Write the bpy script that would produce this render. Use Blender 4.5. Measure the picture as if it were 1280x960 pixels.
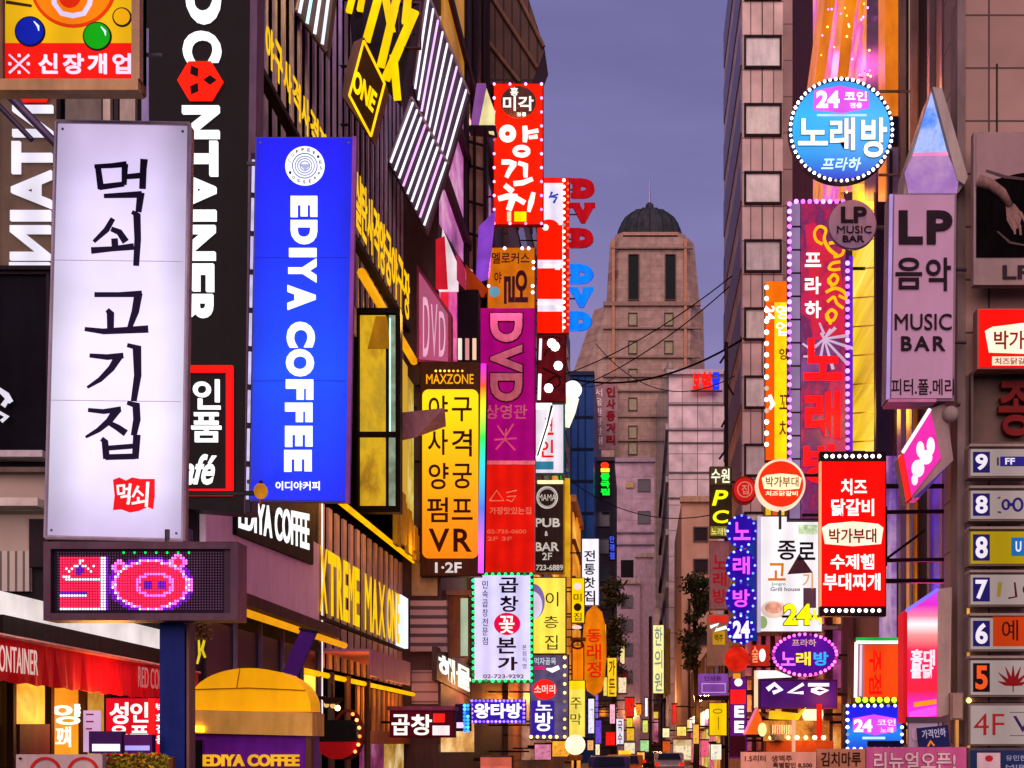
import bpy, bmesh, math, random
from mathutils import Vector, Matrix
random.seed(7)
for o in list(bpy.data.objects): bpy.data.objects.remove(o)
scn = bpy.context.scene
COL = scn.collection

# ------------------------------------------------------------------ camera, sky, sun, exposure
F, VX, VY, EYE = 1600.0, 800.0, 930.0, 2.0          # focal length in photo pixels, vanishing point, eye height
cam_d = bpy.data.cameras.new('camera'); cam = bpy.data.objects.new('camera', cam_d); COL.objects.link(cam)
cam.location = (0, 0, EYE); cam.rotation_euler = (math.radians(90), 0, 0)
cam_d.sensor_width = 36; cam_d.lens = 36 * F / 1280
cam_d.shift_x = (640 - VX) / 1280; cam_d.shift_y = (VY - 480) / 1280
cam_d.clip_end = 5000; cam_d.clip_start = .1
scn.camera = cam
scn.render.resolution_x, scn.render.resolution_y = 1024, 768
scn.view_settings.view_transform = 'Standard'; scn.view_settings.look = 'None'
scn.view_settings.exposure = 0.25; scn.view_settings.gamma = 1
scn.cycles.sample_clamp_indirect = 4; scn.cycles.max_bounces = 5
scn.cycles.use_denoising = True

def lin(h):
    h = h.lstrip('#'); c = [int(h[i:i+2], 16) / 255 for i in (0, 2, 4)]
    return tuple(x / 12.92 if x <= .04045 else ((x + .055) / 1.055) ** 2.4 for x in c) + (1,)

world = bpy.data.worlds.new('World'); scn.world = world; world.use_nodes = True
nt = world.node_tree; N = nt.nodes; L = nt.links
bg = N['Background']
sky = N.new('ShaderNodeTexSky'); sky.sky_type = 'NISHITA'; sky.sun_disc = False
sky.sun_elevation = math.radians(-2.5); sky.sun_rotation = math.radians(180); sky.air_density = 1.5; sky.dust_density = 2
tc = N.new('ShaderNodeTexCoord'); sx = N.new('ShaderNodeSeparateXYZ'); L.new(tc.outputs['Generated'], sx.inputs[0])
rp = N.new('ShaderNodeValToRGB'); L.new(sx.outputs['Z'], rp.inputs[0])
cr = rp.color_ramp; cr.elements[0].position = .0; cr.elements[0].color = lin('8C789E')
cr.elements[1].position = .55; cr.elements[1].color = lin('635F8E')
e = cr.elements.new(.22); e.color = lin('7C709C')
e = cr.elements.new(.38); e.color = lin('6E6A98')
nz = N.new('ShaderNodeTexNoise'); nz.inputs['Scale'].default_value = 4.5; nz.inputs['Detail'].default_value = 5
smp = N.new('ShaderNodeMapping'); smp.inputs['Scale'].default_value = (1, 1, 3.5); L.new(tc.outputs['Generated'], smp.inputs[0]); L.new(smp.outputs[0], nz.inputs['Vector'])
mm = N.new('ShaderNodeMapRange'); mm.inputs[1].default_value = .3; mm.inputs[2].default_value = .7; mm.inputs[3].default_value = .86; mm.inputs[4].default_value = 1.13
L.new(nz.outputs[0], mm.inputs[0])
mu = N.new('ShaderNodeMixRGB'); mu.blend_type = 'MULTIPLY'; mu.inputs[0].default_value = 1
L.new(rp.outputs[0], mu.inputs[1]); L.new(mm.outputs[0], mu.inputs[2])
sk = N.new('ShaderNodeMixRGB'); sk.blend_type = 'MULTIPLY'; sk.inputs[0].default_value = 1; sk.inputs[2].default_value = (.1, .1, .1, 1)
L.new(sky.outputs[0], sk.inputs[1])
ad = N.new('ShaderNodeMixRGB'); ad.blend_type = 'MIX'; ad.inputs[0].default_value = .93
L.new(sk.outputs[0], ad.inputs[1]); L.new(mu.outputs[0], ad.inputs[2])
L.new(ad.outputs[0], bg.inputs['Color']); bg.inputs['Strength'].default_value = 1.22

sun_d = bpy.data.lights.new('sun', 'SUN'); sun = bpy.data.objects.new('sun', sun_d); COL.objects.link(sun)
sun_d.energy = 2.9; sun_d.angle = math.radians(70); sun_d.color = (1, .69, .66)
sun.rotation_euler = (math.radians(60), 0, math.radians(-5)); sun.location = (0, -20, 60)

# ------------------------------------------------------------------ materials
MC = {}
def _mat(key):
    m = bpy.data.materials.new(key); m.use_nodes = True
    return m, m.node_tree.nodes, m.node_tree.links, m.node_tree.nodes['Principled BSDF']
def D(h, rough=.6, metal=0.0, var=.22, scale=2.0, spec=.05):
    """an unlit painted, stained or weathered surface"""
    k = ('D', h, rough, metal, var, scale, spec)
    if k in MC: return MC[k]
    m, n, l, b = _mat('paint_' + h)
    c = n.new('ShaderNodeTexCoord'); t = n.new('ShaderNodeTexNoise'); t.inputs['Scale'].default_value = scale; t.inputs['Detail'].default_value = 6
    t.inputs['Roughness'].default_value = .7
    l.new(c.outputs['Object'], t.inputs['Vector'])
    mp = n.new('ShaderNodeMapping'); mp.inputs['Scale'].default_value = (3, 3, .6); l.new(c.outputs['Object'], mp.inputs[0])
    t2 = n.new('ShaderNodeTexNoise'); t2.inputs['Scale'].default_value = scale; t2.inputs['Detail'].default_value = 3; l.new(mp.outputs[0], t2.inputs['Vector'])
    av = n.new('ShaderNodeMath'); av.operation = 'ADD'; l.new(t.outputs[0], av.inputs[0]); l.new(t2.outputs[0], av.inputs[1])
    r = n.new('ShaderNodeMapRange'); r.inputs[1].default_value = .7; r.inputs[2].default_value = 1.3; r.inputs[3].default_value = 1 - var * 1.3; r.inputs[4].default_value = 1 + var
    l.new(av.outputs[0], r.inputs[0])
    x = n.new('ShaderNodeMixRGB'); x.blend_type = 'MULTIPLY'; x.inputs[0].default_value = 1; x.inputs[1].default_value = lin(h)
    l.new(r.outputs[0], x.inputs[2]); l.new(x.outputs[0], b.inputs['Base Color'])
    bp = n.new('ShaderNodeBump'); bp.inputs['Strength'].default_value = .25; bp.inputs['Distance'].default_value = .03; l.new(av.outputs[0], bp.inputs['Height']); l.new(bp.outputs[0], b.inputs['Normal'])
    b.inputs['Roughness'].default_value = rough; b.inputs['Metallic'].default_value = metal; b.inputs['Specular IOR Level'].default_value = spec
    MC[k] = m; return m
def E(h, k=1.0, var=.12, scale=1.3, base=.04):
    """a lit face: colour from its own lamp, with the slight unevenness of the tubes behind it"""
    key = ('E', h, k, var, scale)
    if key in MC: return MC[key]
    m, n, l, b = _mat('lit_' + h)
    c = n.new('ShaderNodeTexCoord'); t = n.new('ShaderNodeTexNoise'); t.inputs['Scale'].default_value = scale; t.inputs['Detail'].default_value = 2
    l.new(c.outputs['Object'], t.inputs['Vector'])
    r = n.new('ShaderNodeMapRange'); r.inputs[1].default_value = .3; r.inputs[2].default_value = .7; r.inputs[3].default_value = k * (1 - var); r.inputs[4].default_value = k * (1 + var)
    l.new(t.outputs[0], r.inputs[0])
    if var:
        wv = n.new('ShaderNodeTexWave'); wv.bands_direction = 'X'; wv.inputs['Scale'].default_value = .55; wv.inputs['Distortion'].default_value = .4; l.new(c.outputs['Object'], wv.inputs['Vector'])
        w2 = n.new('ShaderNodeMapRange'); w2.inputs[3].default_value = .9; w2.inputs[4].default_value = 1.08; l.new(wv.outputs['Fac'], w2.inputs[0])
        mq = n.new('ShaderNodeMath'); mq.operation = 'MULTIPLY'; l.new(r.outputs[0], mq.inputs[0]); l.new(w2.outputs[0], mq.inputs[1]); l.new(mq.outputs[0], b.inputs['Emission Strength'])
    else: l.new(r.outputs[0], b.inputs['Emission Strength'])
    m['hex'] = h; m['k'] = k
    co = lin(h); b.inputs['Emission Color'].default_value = co
    b.inputs['Base Color'].default_value = tuple(x * base for x in co[:3]) + (1,); b.inputs['Roughness'].default_value = .5; b.inputs['Specular IOR Level'].default_value = .02
    MC[key] = m; return m
def TILE(h, mort, w=1.2, hh=.6, off=0.0, mw=.02, var=.18, rough=.55):
    key = ('T', h, mort, w, hh, off, mw)
    if key in MC: return MC[key]
    m, n, l, b = _mat('tiles_' + h)
    c = n.new('ShaderNodeTexCoord'); s = n.new('ShaderNodeSeparateXYZ'); l.new(c.outputs['Object'], s.inputs[0])
    a = n.new('ShaderNodeMath'); a.operation = 'ADD'; l.new(s.outputs['X'], a.inputs[0]); l.new(s.outputs['Y'], a.inputs[1])
    cb = n.new('ShaderNodeCombineXYZ'); l.new(a.outputs[0], cb.inputs[0]); l.new(s.outputs['Z'], cb.inputs[1])
    br = n.new('ShaderNodeTexBrick'); l.new(cb.outputs[0], br.inputs['Vector']); br.offset = off
    A = lin(h); br.inputs['Color1'].default_value = A; br.inputs['Color2'].default_value = tuple(x * (1 - var) for x in A[:3]) + (1,)
    br.inputs['Mortar'].default_value = lin(mort); br.inputs['Scale'].default_value = 1; br.inputs['Mortar Size'].default_value = mw
    br.inputs['Brick Width'].default_value = w; br.inputs['Row Height'].default_value = hh; br.inputs['Bias'].default_value = 0
    t = n.new('ShaderNodeTexNoise'); t.inputs['Scale'].default_value = .7; t.inputs['Detail'].default_value = 7; l.new(c.outputs['Object'], t.inputs['Vector'])
    r = n.new('ShaderNodeMapRange'); r.inputs[1].default_value = .3; r.inputs[2].default_value = .7; r.inputs[3].default_value = .72; r.inputs[4].default_value = 1.2; l.new(t.outputs[0], r.inputs[0])
    x = n.new('ShaderNodeMixRGB'); x.blend_type = 'MULTIPLY'; x.inputs[0].default_value = 1; l.new(br.outputs['Color'], x.inputs[1]); l.new(r.outputs[0], x.inputs[2])
    l.new(x.outputs[0], b.inputs['Base Color']); b.inputs['Roughness'].default_value = rough; b.inputs['Specular IOR Level'].default_value = .15
    MC[key] = m; return m
def GLOW(cols, k=1.0, scale=2.0, stretch=(1, 1, 1)):
    """a lit interior or printed light panel seen through glass: patches of several colours"""
    key = ('G', tuple(cols), k, scale, stretch)
    if key in MC: return MC[key]
    m, n, l, b = _mat('lit_patches')
    c = n.new('ShaderNodeTexCoord'); mp = n.new('ShaderNodeMapping'); mp.inputs['Scale'].default_value = stretch; l.new(c.outputs['Object'], mp.inputs[0])
    t = n.new('ShaderNodeTexNoise'); t.inputs['Scale'].default_value = scale; t.inputs['Detail'].default_value = 7; t.inputs['Roughness'].default_value = .65; t.inputs['Distortion'].default_value = .15; l.new(mp.outputs[0], t.inputs['Vector'])
    rp = n.new('ShaderNodeValToRGB'); l.new(t.outputs[0], rp.inputs[0]); e = rp.color_ramp.elements
    e[0].position = .3; e[0].color = lin(cols[0]); e[1].position = .72; e[1].color = lin(cols[-1])
    for i, h in enumerate(cols[1:-1]):
        z = e.new(.3 + .42 * (i + 1) / (len(cols) - 1)); z.color = lin(h)
    l.new(rp.outputs[0], b.inputs['Emission Color']); b.inputs['Emission Strength'].default_value = k
    b.inputs['Base Color'].default_value = (.02, .02, .02, 1); b.inputs['Roughness'].default_value = .3; b.inputs['Specular IOR Level'].default_value = .05
    MC[key] = m; return m
def GRAD(stops, z0, z1, k=1.0, half=0.0):
    """a light panel whose lamps change colour along its height (z in metres of the object)"""
    key = ('R', tuple(stops), z0, z1, k, half)
    if key in MC: return MC[key]
    m, n, l, b = _mat('lit_colour_change')
    c = n.new('ShaderNodeTexCoord'); s = n.new('ShaderNodeSeparateXYZ'); l.new(c.outputs['Object'], s.inputs[0])
    r = n.new('ShaderNodeMapRange'); r.inputs[1].default_value = z0; r.inputs[2].default_value = z1; l.new(s.outputs['Z'], r.inputs[0])
    rp = n.new('ShaderNodeValToRGB'); l.new(r.outputs[0], rp.inputs[0]); e = rp.color_ramp.elements
    e[0].position = stops[0][0]; e[0].color = lin(stops[0][1]); e[1].position = stops[-1][0]; e[1].color = lin(stops[-1][1])
    for p, h in stops[1:-1]:
        z = e.new(p); z.color = lin(h)
    l.new(rp.outputs[0], b.inputs['Emission Color']); b.inputs['Emission Strength'].default_value = k
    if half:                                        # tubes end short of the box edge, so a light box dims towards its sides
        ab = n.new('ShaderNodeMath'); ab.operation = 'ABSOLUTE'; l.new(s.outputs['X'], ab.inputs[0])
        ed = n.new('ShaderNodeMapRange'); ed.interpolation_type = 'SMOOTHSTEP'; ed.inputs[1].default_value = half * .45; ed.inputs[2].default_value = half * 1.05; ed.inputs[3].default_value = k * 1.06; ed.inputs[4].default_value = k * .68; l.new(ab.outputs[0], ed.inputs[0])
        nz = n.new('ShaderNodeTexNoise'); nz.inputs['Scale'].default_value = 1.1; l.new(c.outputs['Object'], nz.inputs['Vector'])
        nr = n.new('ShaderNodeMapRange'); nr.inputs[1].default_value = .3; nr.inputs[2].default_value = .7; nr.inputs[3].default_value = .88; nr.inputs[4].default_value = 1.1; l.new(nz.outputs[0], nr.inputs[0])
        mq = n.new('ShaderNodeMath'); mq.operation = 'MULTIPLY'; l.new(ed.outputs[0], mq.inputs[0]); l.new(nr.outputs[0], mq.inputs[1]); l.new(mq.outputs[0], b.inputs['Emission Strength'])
    b.inputs['Base Color'].default_value = (.02, .02, .02, 1); b.inputs['Specular IOR Level'].default_value = .01; b.inputs['Roughness'].default_value = .5
    MC[key] = m; return m
def GLASS(h='20222c', rough=.08):
    key = ('W', h, rough)
    if key in MC: return MC[key]
    m, n, l, b = _mat('glass_' + h)
    b.inputs['Base Color'].default_value = lin(h); b.inputs['Roughness'].default_value = rough; b.inputs['Specular IOR Level'].default_value = .3
    t = n.new('ShaderNodeTexNoise'); t.inputs['Scale'].default_value = .8
    c = n.new('ShaderNodeTexCoord'); l.new(c.outputs['Object'], t.inputs['Vector'])
    bp = n.new('ShaderNodeBump'); bp.inputs['Strength'].default_value = .08; l.new(t.outputs[0], bp.inputs['Height']); l.new(bp.outputs[0], b.inputs['Normal'])
    MC[key] = m; return m
STEEL = D('4a4448', .45, .7); DARK = D('1a1618', .5); BLACKM = D('0d0b0d', .4); GREYM = D('6a6064', .55, .2); WHITEM = D('c4bcc4', .5)

# ------------------------------------------------------------------ geometry helpers
def Xd(px, d): return (px - VX) * d / F
def Zd(py, d): return EYE + (VY - py) * d / F
class Plane:
    """where a sign lies: facing down the street ('Y', distance) or flat on a side wall ('X', offset of the wall)"""
    def __init__(s, ax, v):
        s.ax, s.v = ax, v
        s.n = Vector((0, -1, 0)) if ax == 'Y' else Vector((1 if v < 0 else -1, 0, 0))
    def at(s, px, py, off=0.0):
        d = s.v if s.ax == 'Y' else s.v * F / (px - VX)
        return Vector((Xd(px, d), d, Zd(py, d))) + s.n * off
    def m(s, px):                                   # metres per photo pixel
        return (s.v if s.ax == 'Y' else s.v * F / (px - VX)) / F
def link(name, verts, faces, mat, parent=None, org=(0, 0, 0), smooth=False, recalc=True):
    me = bpy.data.meshes.new(name)
    o3 = Vector(org)
    me.from_pydata([tuple(Vector(v) - o3) for v in verts], [], faces)
    if recalc:
        bm = bmesh.new(); bm.from_mesh(me); bmesh.ops.recalc_face_normals(bm, faces=bm.faces); bm.to_mesh(me); bm.free()
    if smooth:
        for p in me.polygons: p.use_smooth = True
    me.materials.append(mat)
    ob = bpy.data.objects.new(name, me); COL.objects.link(ob)
    if parent is not None: ob.parent = parent
    else: ob.location = o3
    return ob
class MB:
    """collects vertices and faces in world space for ONE mesh"""
    def __init__(s): s.v, s.f = [], []
    def add(s, v, f):
        b = len(s.v); s.v += [Vector(x) for x in v]; s.f += [[b + i for i in q] for q in f]; return s
    def box(s, x0, x1, y0, y1, z0, z1):
        v = [(x, y, z) for z in (z0, z1) for (x, y) in ((x0, y0), (x1, y0), (x1, y1), (x0, y1))]
        return s.add(v, [(0, 1, 2, 3), (7, 6, 5, 4), (0, 4, 5, 1), (1, 5, 6, 2), (2, 6, 7, 3), (3, 7, 4, 0)])
    def prism(s, A, B):
        n = len(A)
        return s.add(list(A) + list(B), [list(range(n)), list(range(2 * n - 1, n - 1, -1))] + [(i, (i + 1) % n, n + (i + 1) % n, n + i) for i in range(n)])
    def tube(s, pts, r, k=8, caps=True):
        pts = [Vector(p) for p in pts]; rings = []
        for i, p in enumerate(pts):
            t = (pts[min(i + 1, len(pts) - 1)] - pts[max(i - 1, 0)]).normalized()
            a = t.orthogonal().normalized() if i == 0 else (rings_a - t * rings_a.dot(t)).normalized()
            rings_a = a; b = t.cross(a)
            rr = r[i] if isinstance(r, (list, tuple)) else r
            rings.append([p + (a * math.cos(2 * math.pi * j / k) + b * math.sin(2 * math.pi * j / k)) * rr for j in range(k)])
        v = [q for R in rings for q in R]; f = []
        for i in range(len(pts) - 1):
            for j in range(k): f.append((i * k + j, i * k + (j + 1) % k, (i + 1) * k + (j + 1) % k, (i + 1) * k + j))
        if caps: f += [list(range(k - 1, -1, -1)), [(len(pts) - 1) * k + j for j in range(k)]]
        return s.add(v, f)
    def lathe(s, c, prof, k=24):
        c = Vector(c); v = []; f = []
        for r, z in prof: v += [c + Vector((r * math.cos(2 * math.pi * j / k), r * math.sin(2 * math.pi * j / k), z)) for j in range(k)]
        for i in range(len(prof) - 1):
            for j in range(k): f.append((i * k + j, i * k + (j + 1) % k, (i + 1) * k + (j + 1) % k, (i + 1) * k + j))
        f += [list(range(k - 1, -1, -1)), [(len(prof) - 1) * k + j for j in range(k)]]
        return s.add(v, f)
    def ball(s, c, r, k=10, sz=1.0):
        return s.lathe(c, [(max(r * math.sin(math.pi * i / k), r * .02), -r * sz * math.cos(math.pi * i / k)) for i in range(k + 1)], 2 * k)
    def build(s, name, mat, parent=None, org=(0, 0, 0), smooth=False):
        return link(name, s.v, s.f, mat, parent, org, smooth)
CUR = bpy.data.curves.new('lettering_source', 'FONT'); CUR.resolution_u = 4
CURO = bpy.data.objects.new('lettering_source', CUR)
TMP = bpy.data.scenes.new('lettering'); TMP.collection.objects.link(CURO)
TXT = {}
def raw_text(body, bold=0.0, shear=0.0, sp=1.0):
    if any(ord(c) > 0xac00 for c in body): bold = min(bold * .6, .02) if bold < .055 else min(bold * .55, .035)
    elif any(c in 'MWX' for c in body): bold = 0.0
    k = (body, bold, shear, sp)
    if k in TXT: return TXT[k]
    CUR.body = body; CUR.offset = bold; CUR.shear = shear; CUR.extrude = .5; CUR.space_character = sp; CUR.align_x = 'CENTER'
    with bpy.context.temp_override(scene=TMP, view_layer=TMP.view_layers[0]):
        dg = bpy.context.evaluated_depsgraph_get(); dg.update()
        me = bpy.data.meshes.new_from_object(CURO.evaluated_get(dg))
    r = ([v.co.copy() for v in me.vertices], [list(p.vertices) for p in me.polygons]); bpy.data.meshes.remove(me)
    TXT[k] = r; return r

class Thing:
    def __init__(s, name, label, cat, plane, base, group=None, kind=None):
        s.pl = plane
        s.org = plane.at(*base) if plane is not None else Vector(base)
        e = bpy.data.objects.new(name, None); COL.objects.link(e); e.location = s.org; e.empty_display_size = .2
        if label: e['label'] = label
        if cat: e['category'] = cat
        if group: e['group'] = group
        if kind: e['kind'] = kind
        s.e = e
    def mk(s, mb, part, mat, parent=None, smooth=False, label=None):
        o = link(part, mb.v, mb.f, mat, parent if parent is not None else s.e, s.org, smooth)
        if label: o['label'] = label
        return o
    def poly(s, part, pts, a, b, mat, parent=None, bev=0, label=None):
        mb = MB().prism([s.pl.at(x, y, a) for x, y in pts], [s.pl.at(x, y, b) for x, y in pts])
        o = s.mk(mb, part, mat, parent, label=label)
        if bev:
            m = o.modifiers.new('bevel', 'BEVEL'); m.width = bev; m.segments = 2
        return o
    def rect(s, part, x0, y0, x1, y1, a, b, mat, parent=None, bev=0, label=None):
        return s.poly(part, [(x0, y0), (x1, y0), (x1, y1), (x0, y1)], a, b, mat, parent, bev, label)
    def disc(s, part, cx, cy, rx, ry, a, b, mat, parent=None, n=40, a0=0, a1=360):
        full = abs(a1 - a0) >= 360
        k = n if full else n + 1
        return s.poly(part, [(cx + rx * math.cos(math.radians(a0 + (a1 - a0) * i / n)), cy + ry * math.sin(math.radians(a0 + (a1 - a0) * i / n))) for i in range(k)], a, b, mat, parent)
    def ring(s, part, cx, cy, rx, ry, w, a, b, mat, parent=None, n=40):
        mb = MB(); P = s.pl.at
        for i in range(n):
            t0, t1 = 2 * math.pi * i / n, 2 * math.pi * (i + 1) / n
            q = [(cx + (rx - e) * math.cos(t), cy + (ry - e) * math.sin(t)) for e, t in ((0, t0), (0, t1), (w, t1), (w, t0))]
            mb.add([P(x, y, o) for o in (a, b) for x, y in q], [(0, 1, 5, 4), (2, 3, 7, 6), (0, 3, 2, 1), (4, 5, 6, 7)])
        return s.mk(mb, part, mat, parent)
    def frame(s, part, x0, y0, x1, y1, w, a, b, mat, parent=None):
        P = s.pl.at; mb = MB()
        for q in (((x0, y0), (x1, y0), (x1 - w, y0 + w), (x0 + w, y0 + w)), ((x1, y0), (x1, y1), (x1 - w, y1 - w), (x1 - w, y0 + w)),
                  ((x1, y1), (x0, y1), (x0 + w, y1 - w), (x1 - w, y1 - w)), ((x0, y1), (x0, y0), (x0 + w, y0 + w), (x0 + w, y1 - w))):
            mb.prism([P(x, y, a) for x, y in q], [P(x, y, b) for x, y in q])
        return s.mk(mb, part, mat, parent)
    def strokes(s, part, lst, a, b, mat, parent=None):
        """brush strokes: each a list of (x, y, width) in photo pixels"""
        mb = MB(); P = s.pl.at
        for k, st in enumerate(lst):
            b += .0007
            if 'script' in part and len(st) > 3:              # smooth cursive through the given points
                q = [st[0]] + st + [st[-1]]; sm = []
                for i in range(1, len(q) - 2):
                    for j in range(5):
                        u = j / 5; sm.append(tuple(.5 * (2 * q[i][c] + (q[i+1][c] - q[i-1][c]) * u + (2 * q[i-1][c] - 5 * q[i][c] + 4 * q[i+1][c] - q[i+2][c]) * u * u + (3 * q[i][c] - q[i-1][c] - 3 * q[i+1][c] + q[i+2][c]) * u ** 3) for c in range(3)))
                st = sm + [st[-1]]
            up, dn = [], []
            for i, (x, y, w) in enumerate(st):
                x0, y0, _ = st[max(i - 1, 0)]; x1, y1, _ = st[min(i + 1, len(st) - 1)]
                l = math.hypot(x1 - x0, y1 - y0) or 1; nx, ny = -(y1 - y0) / l * w / 2, (x1 - x0) / l * w / 2
                up.append((x + nx, y + ny)); dn.append((x - nx, y - ny))
            for i in range(len(st) - 1):
                q = [up[i], up[i + 1], dn[i + 1], dn[i]]
                mb.prism([P(x, y, a) for x, y in q], [P(x, y, b) for x, y in q])
        return s.mk(mb, part, mat, parent)
    def qtext(s, part, body, quad, a, b, mat, rot=0, bold=.02, shear=0, parent=None, outline=None, sp=1.0, flip=False):
        """lettering filling the photo quad (top-left, top-right, bottom-right, bottom-left) on the thing's plane"""
        W = [s.pl.at(x, y) for x, y in quad]; n = s.pl.n
        R = Matrix.Rotation(math.radians(rot), 3, 'Z')
        v0, f0 = raw_text(body, bold, shear, sp)
        q = [R @ v for v in v0]
        ax, bx = min(v.x for v in q), max(v.x for v in q); ay, by = min(v.y for v in q), max(v.y for v in q)
        def put(vs, lo, hi):
            out = []
            for v in vs:
                v = R @ v
                u = (v.x - ax) / ((bx - ax) or 1); w = (v.y - ay) / ((by - ay) or 1)
                if flip: u = 1 - u
                p = (W[3] * (1 - u) + W[2] * u) * (1 - w) + (W[0] * (1 - u) + W[1] * u) * w
                out.append(p + n * (hi if v.z > 0 else lo))
            return out
        o = link(part, put(v0, a, b), f0, mat, parent if parent is not None else s.e, s.org)
        if outline:
            v1, f1 = raw_text(body, bold + outline[1], shear, sp)
            link(part + '_edge', put(v1, a - .012, a + .004), f1, outline[0], o, s.org)
        return o
    def text(s, part, body, x0, y0, x1, y1, a, b, mat, rot=0, bold=.02, shear=0, parent=None, outline=None, sp=1.0, flip=False):
        return s.qtext(part, body, [(x0, y0), (x1, y0), (x1, y1), (x0, y1)], a, b, mat, rot, bold, shear, parent, outline, sp, flip)
    def vtext(s, part, chars, x0, y0, x1, y1, a, b, mat, gap=.18, bold=.025, rot=0, parent=None):
        """stacked characters, one under the other, as one lettering mesh"""
        n = len(chars); h = (y1 - y0) / (n - gap) if n > 1 else y1 - y0
        R = Matrix.Rotation(math.radians(rot), 3, 'Z'); mb = MB(); P = s.pl.at
        for i, ch in enumerate(chars):
            if ch == ' ': continue
            v, f = raw_text(ch, bold); q = [R @ t for t in v]
            ax, bx = min(t.x for t in q), max(t.x for t in q); ay, by = min(t.y for t in q), max(t.y for t in q)
            ya, yb = y0 + i * h, y0 + i * h + h * (1 - gap)
            mb.add([P(x0 + (x1 - x0) * (t.x - ax) / ((bx - ax) or 1), yb - (yb - ya) * (t.y - ay) / ((by - ay) or 1), b if t.z > 0 else a) for t in q], f)
        return s.mk(mb, part, mat, parent)
    def bulbs(s, pts, r, mat, off=.03, part='bulb'):
        """single bulbs, copies that share one mesh"""
        me = None
        for x, y in pts:
            p = s.pl.at(x, y, off)
            if me is None:
                mb = MB().ball((0, 0, 0), r, 4); o = link(part, mb.v, mb.f, mat, s.e, (0, 0, 0), True); me = o
            else:
                o = me.copy(); COL.objects.link(o); o.parent = s.e
            o.location = p - s.org
            if 'hex' in mat:
                q = random.random(); f = .12 if q < .05 else (.6 if q < .3 else (1.0 if q < .7 else 1.7))
                o.material_slots[0].link = 'OBJECT'; o.material_slots[0].material = E(mat['hex'], mat['k'] * f * 1.5, 0)
    def bar(s, part, p0, p1, r, mat, off=0, parent=None):
        return s.mk(MB().tube([s.pl.at(*p0, off) if len(p0) == 2 else Vector(p0), s.pl.at(*p1, off) if len(p1) == 2 else Vector(p1)], r), part, mat, parent)
    def wall_bracket(s, pys, px_edge, wallX, r=.03, mat=None, off=-.12):
        """arms from the edge of the sign to the wall it hangs from"""
        for py in pys:
            p = s.pl.at(px_edge, py, off)
            s.mk(MB().tube([p, Vector((wallX, p.y, p.z))], r, 6), 'bracket_arm', mat or STEEL)
def lamp(t, x, y, z, h, w, r=.35):
    """the light thrown by a lit strip, tube or lamp of thing t"""
    ld = bpy.data.lights.new('lamp_light', 'POINT'); ld.energy = w; ld.color = lin(h)[:3]; ld.shadow_soft_size = r  # bare point source added for colour spill, no lamp modelled
    o = bpy.data.objects.new('lamp_light', ld); COL.objects.link(o); o.parent = t.e; o.location = Vector((x, y, z)) - t.org
def Y(d): return Plane('Y', d)
def Xp(x): return Plane('X', x)
def rect_pts(x0, y0, x1, y1, nx, ny):
    p = [(x0 + (x1 - x0) * i / nx, y) for y in (y0, y1) for i in range(nx + 1)]
    return p + [(x, y0 + (y1 - y0) * j / ny) for x in (x0, x1) for j in range(1, ny)]
def tagm(o, label=None, cat=None, group=None, kind=None):
    for k, v in (('label', label), ('category', cat), ('group', group), ('kind', kind)):
        if v: o[k] = v
    return o
def box_sign(name, label, x0, y0, x1, y1, d, face, cab=None, depth=.25, rim=2, group=None, cat='sign', skew=0, base_mat=None):
    """a projecting light box: cabinet, front face, retaining rim; skew shifts the foot sideways (photo px)"""
    t = Thing(name, label, cat, Y(d), ((x0 + x1) / 2, y1), group)
    t.poly('cabinet', [(x0 + skew, y0), (x1 + skew, y0), (x1, y1), (x0, y1)], -depth, -.006, cab or GREYM)
    t.poly('face', [(x0 + skew + rim, y0 + rim), (x1 + skew - rim, y0 + rim), (x1 - rim, y1 - rim), (x0 + rim, y1 - rim)], -.006, .012, face)
    return t
# ------------------------------------------------------------------ ground
LW, RW = -7.0, 4.9                                  # the two street walls
asph = D('3c3a40', .55, 0, .3, 1.5)
tagm(MB().box(-3000, 3000, -300, 4000, -.6, 0).build('ground', D('3a3840', .8)), kind='structure')
tagm(MB().box(-3.2, 3.0, -40, 400, -.2, .004).build('road', asph), kind='structure')
tagm(MB().box(LW, -3.2, -40, 400, -.2, .14).build('pavement', TILE('6a6468', '3a3638', .3, .3)), kind='structure')
tagm(MB().box(3.0, 6.5, -40, 400, -.2, .14).build('pavement', TILE('6a6468', '3a3638', .3, .3)), kind='structure')
mb = MB()
for i in range(30): mb.box(-.08, .08, 20 + i * 8, 23 + i * 8, .005, .009)
tagm(mb.build('road_markings', D('c8c4b8', .6)), kind='structure')

# ------------------------------------------------------------------ buildings
def building(name, label, x0, x1, y0, y1, h, mat, z0=0.0):
    t = Thing(name, label, 'building', Y(y0), (800, 930), None); t.e.location = ((x0 + x1) / 2, y0, 0); t.org = Vector(t.e.location)
    t.mk(MB().box(x0, x1, y0, y1, z0, h), 'wall', mat)
    return t
def on(t, plane): t.pl = plane; return t

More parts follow.
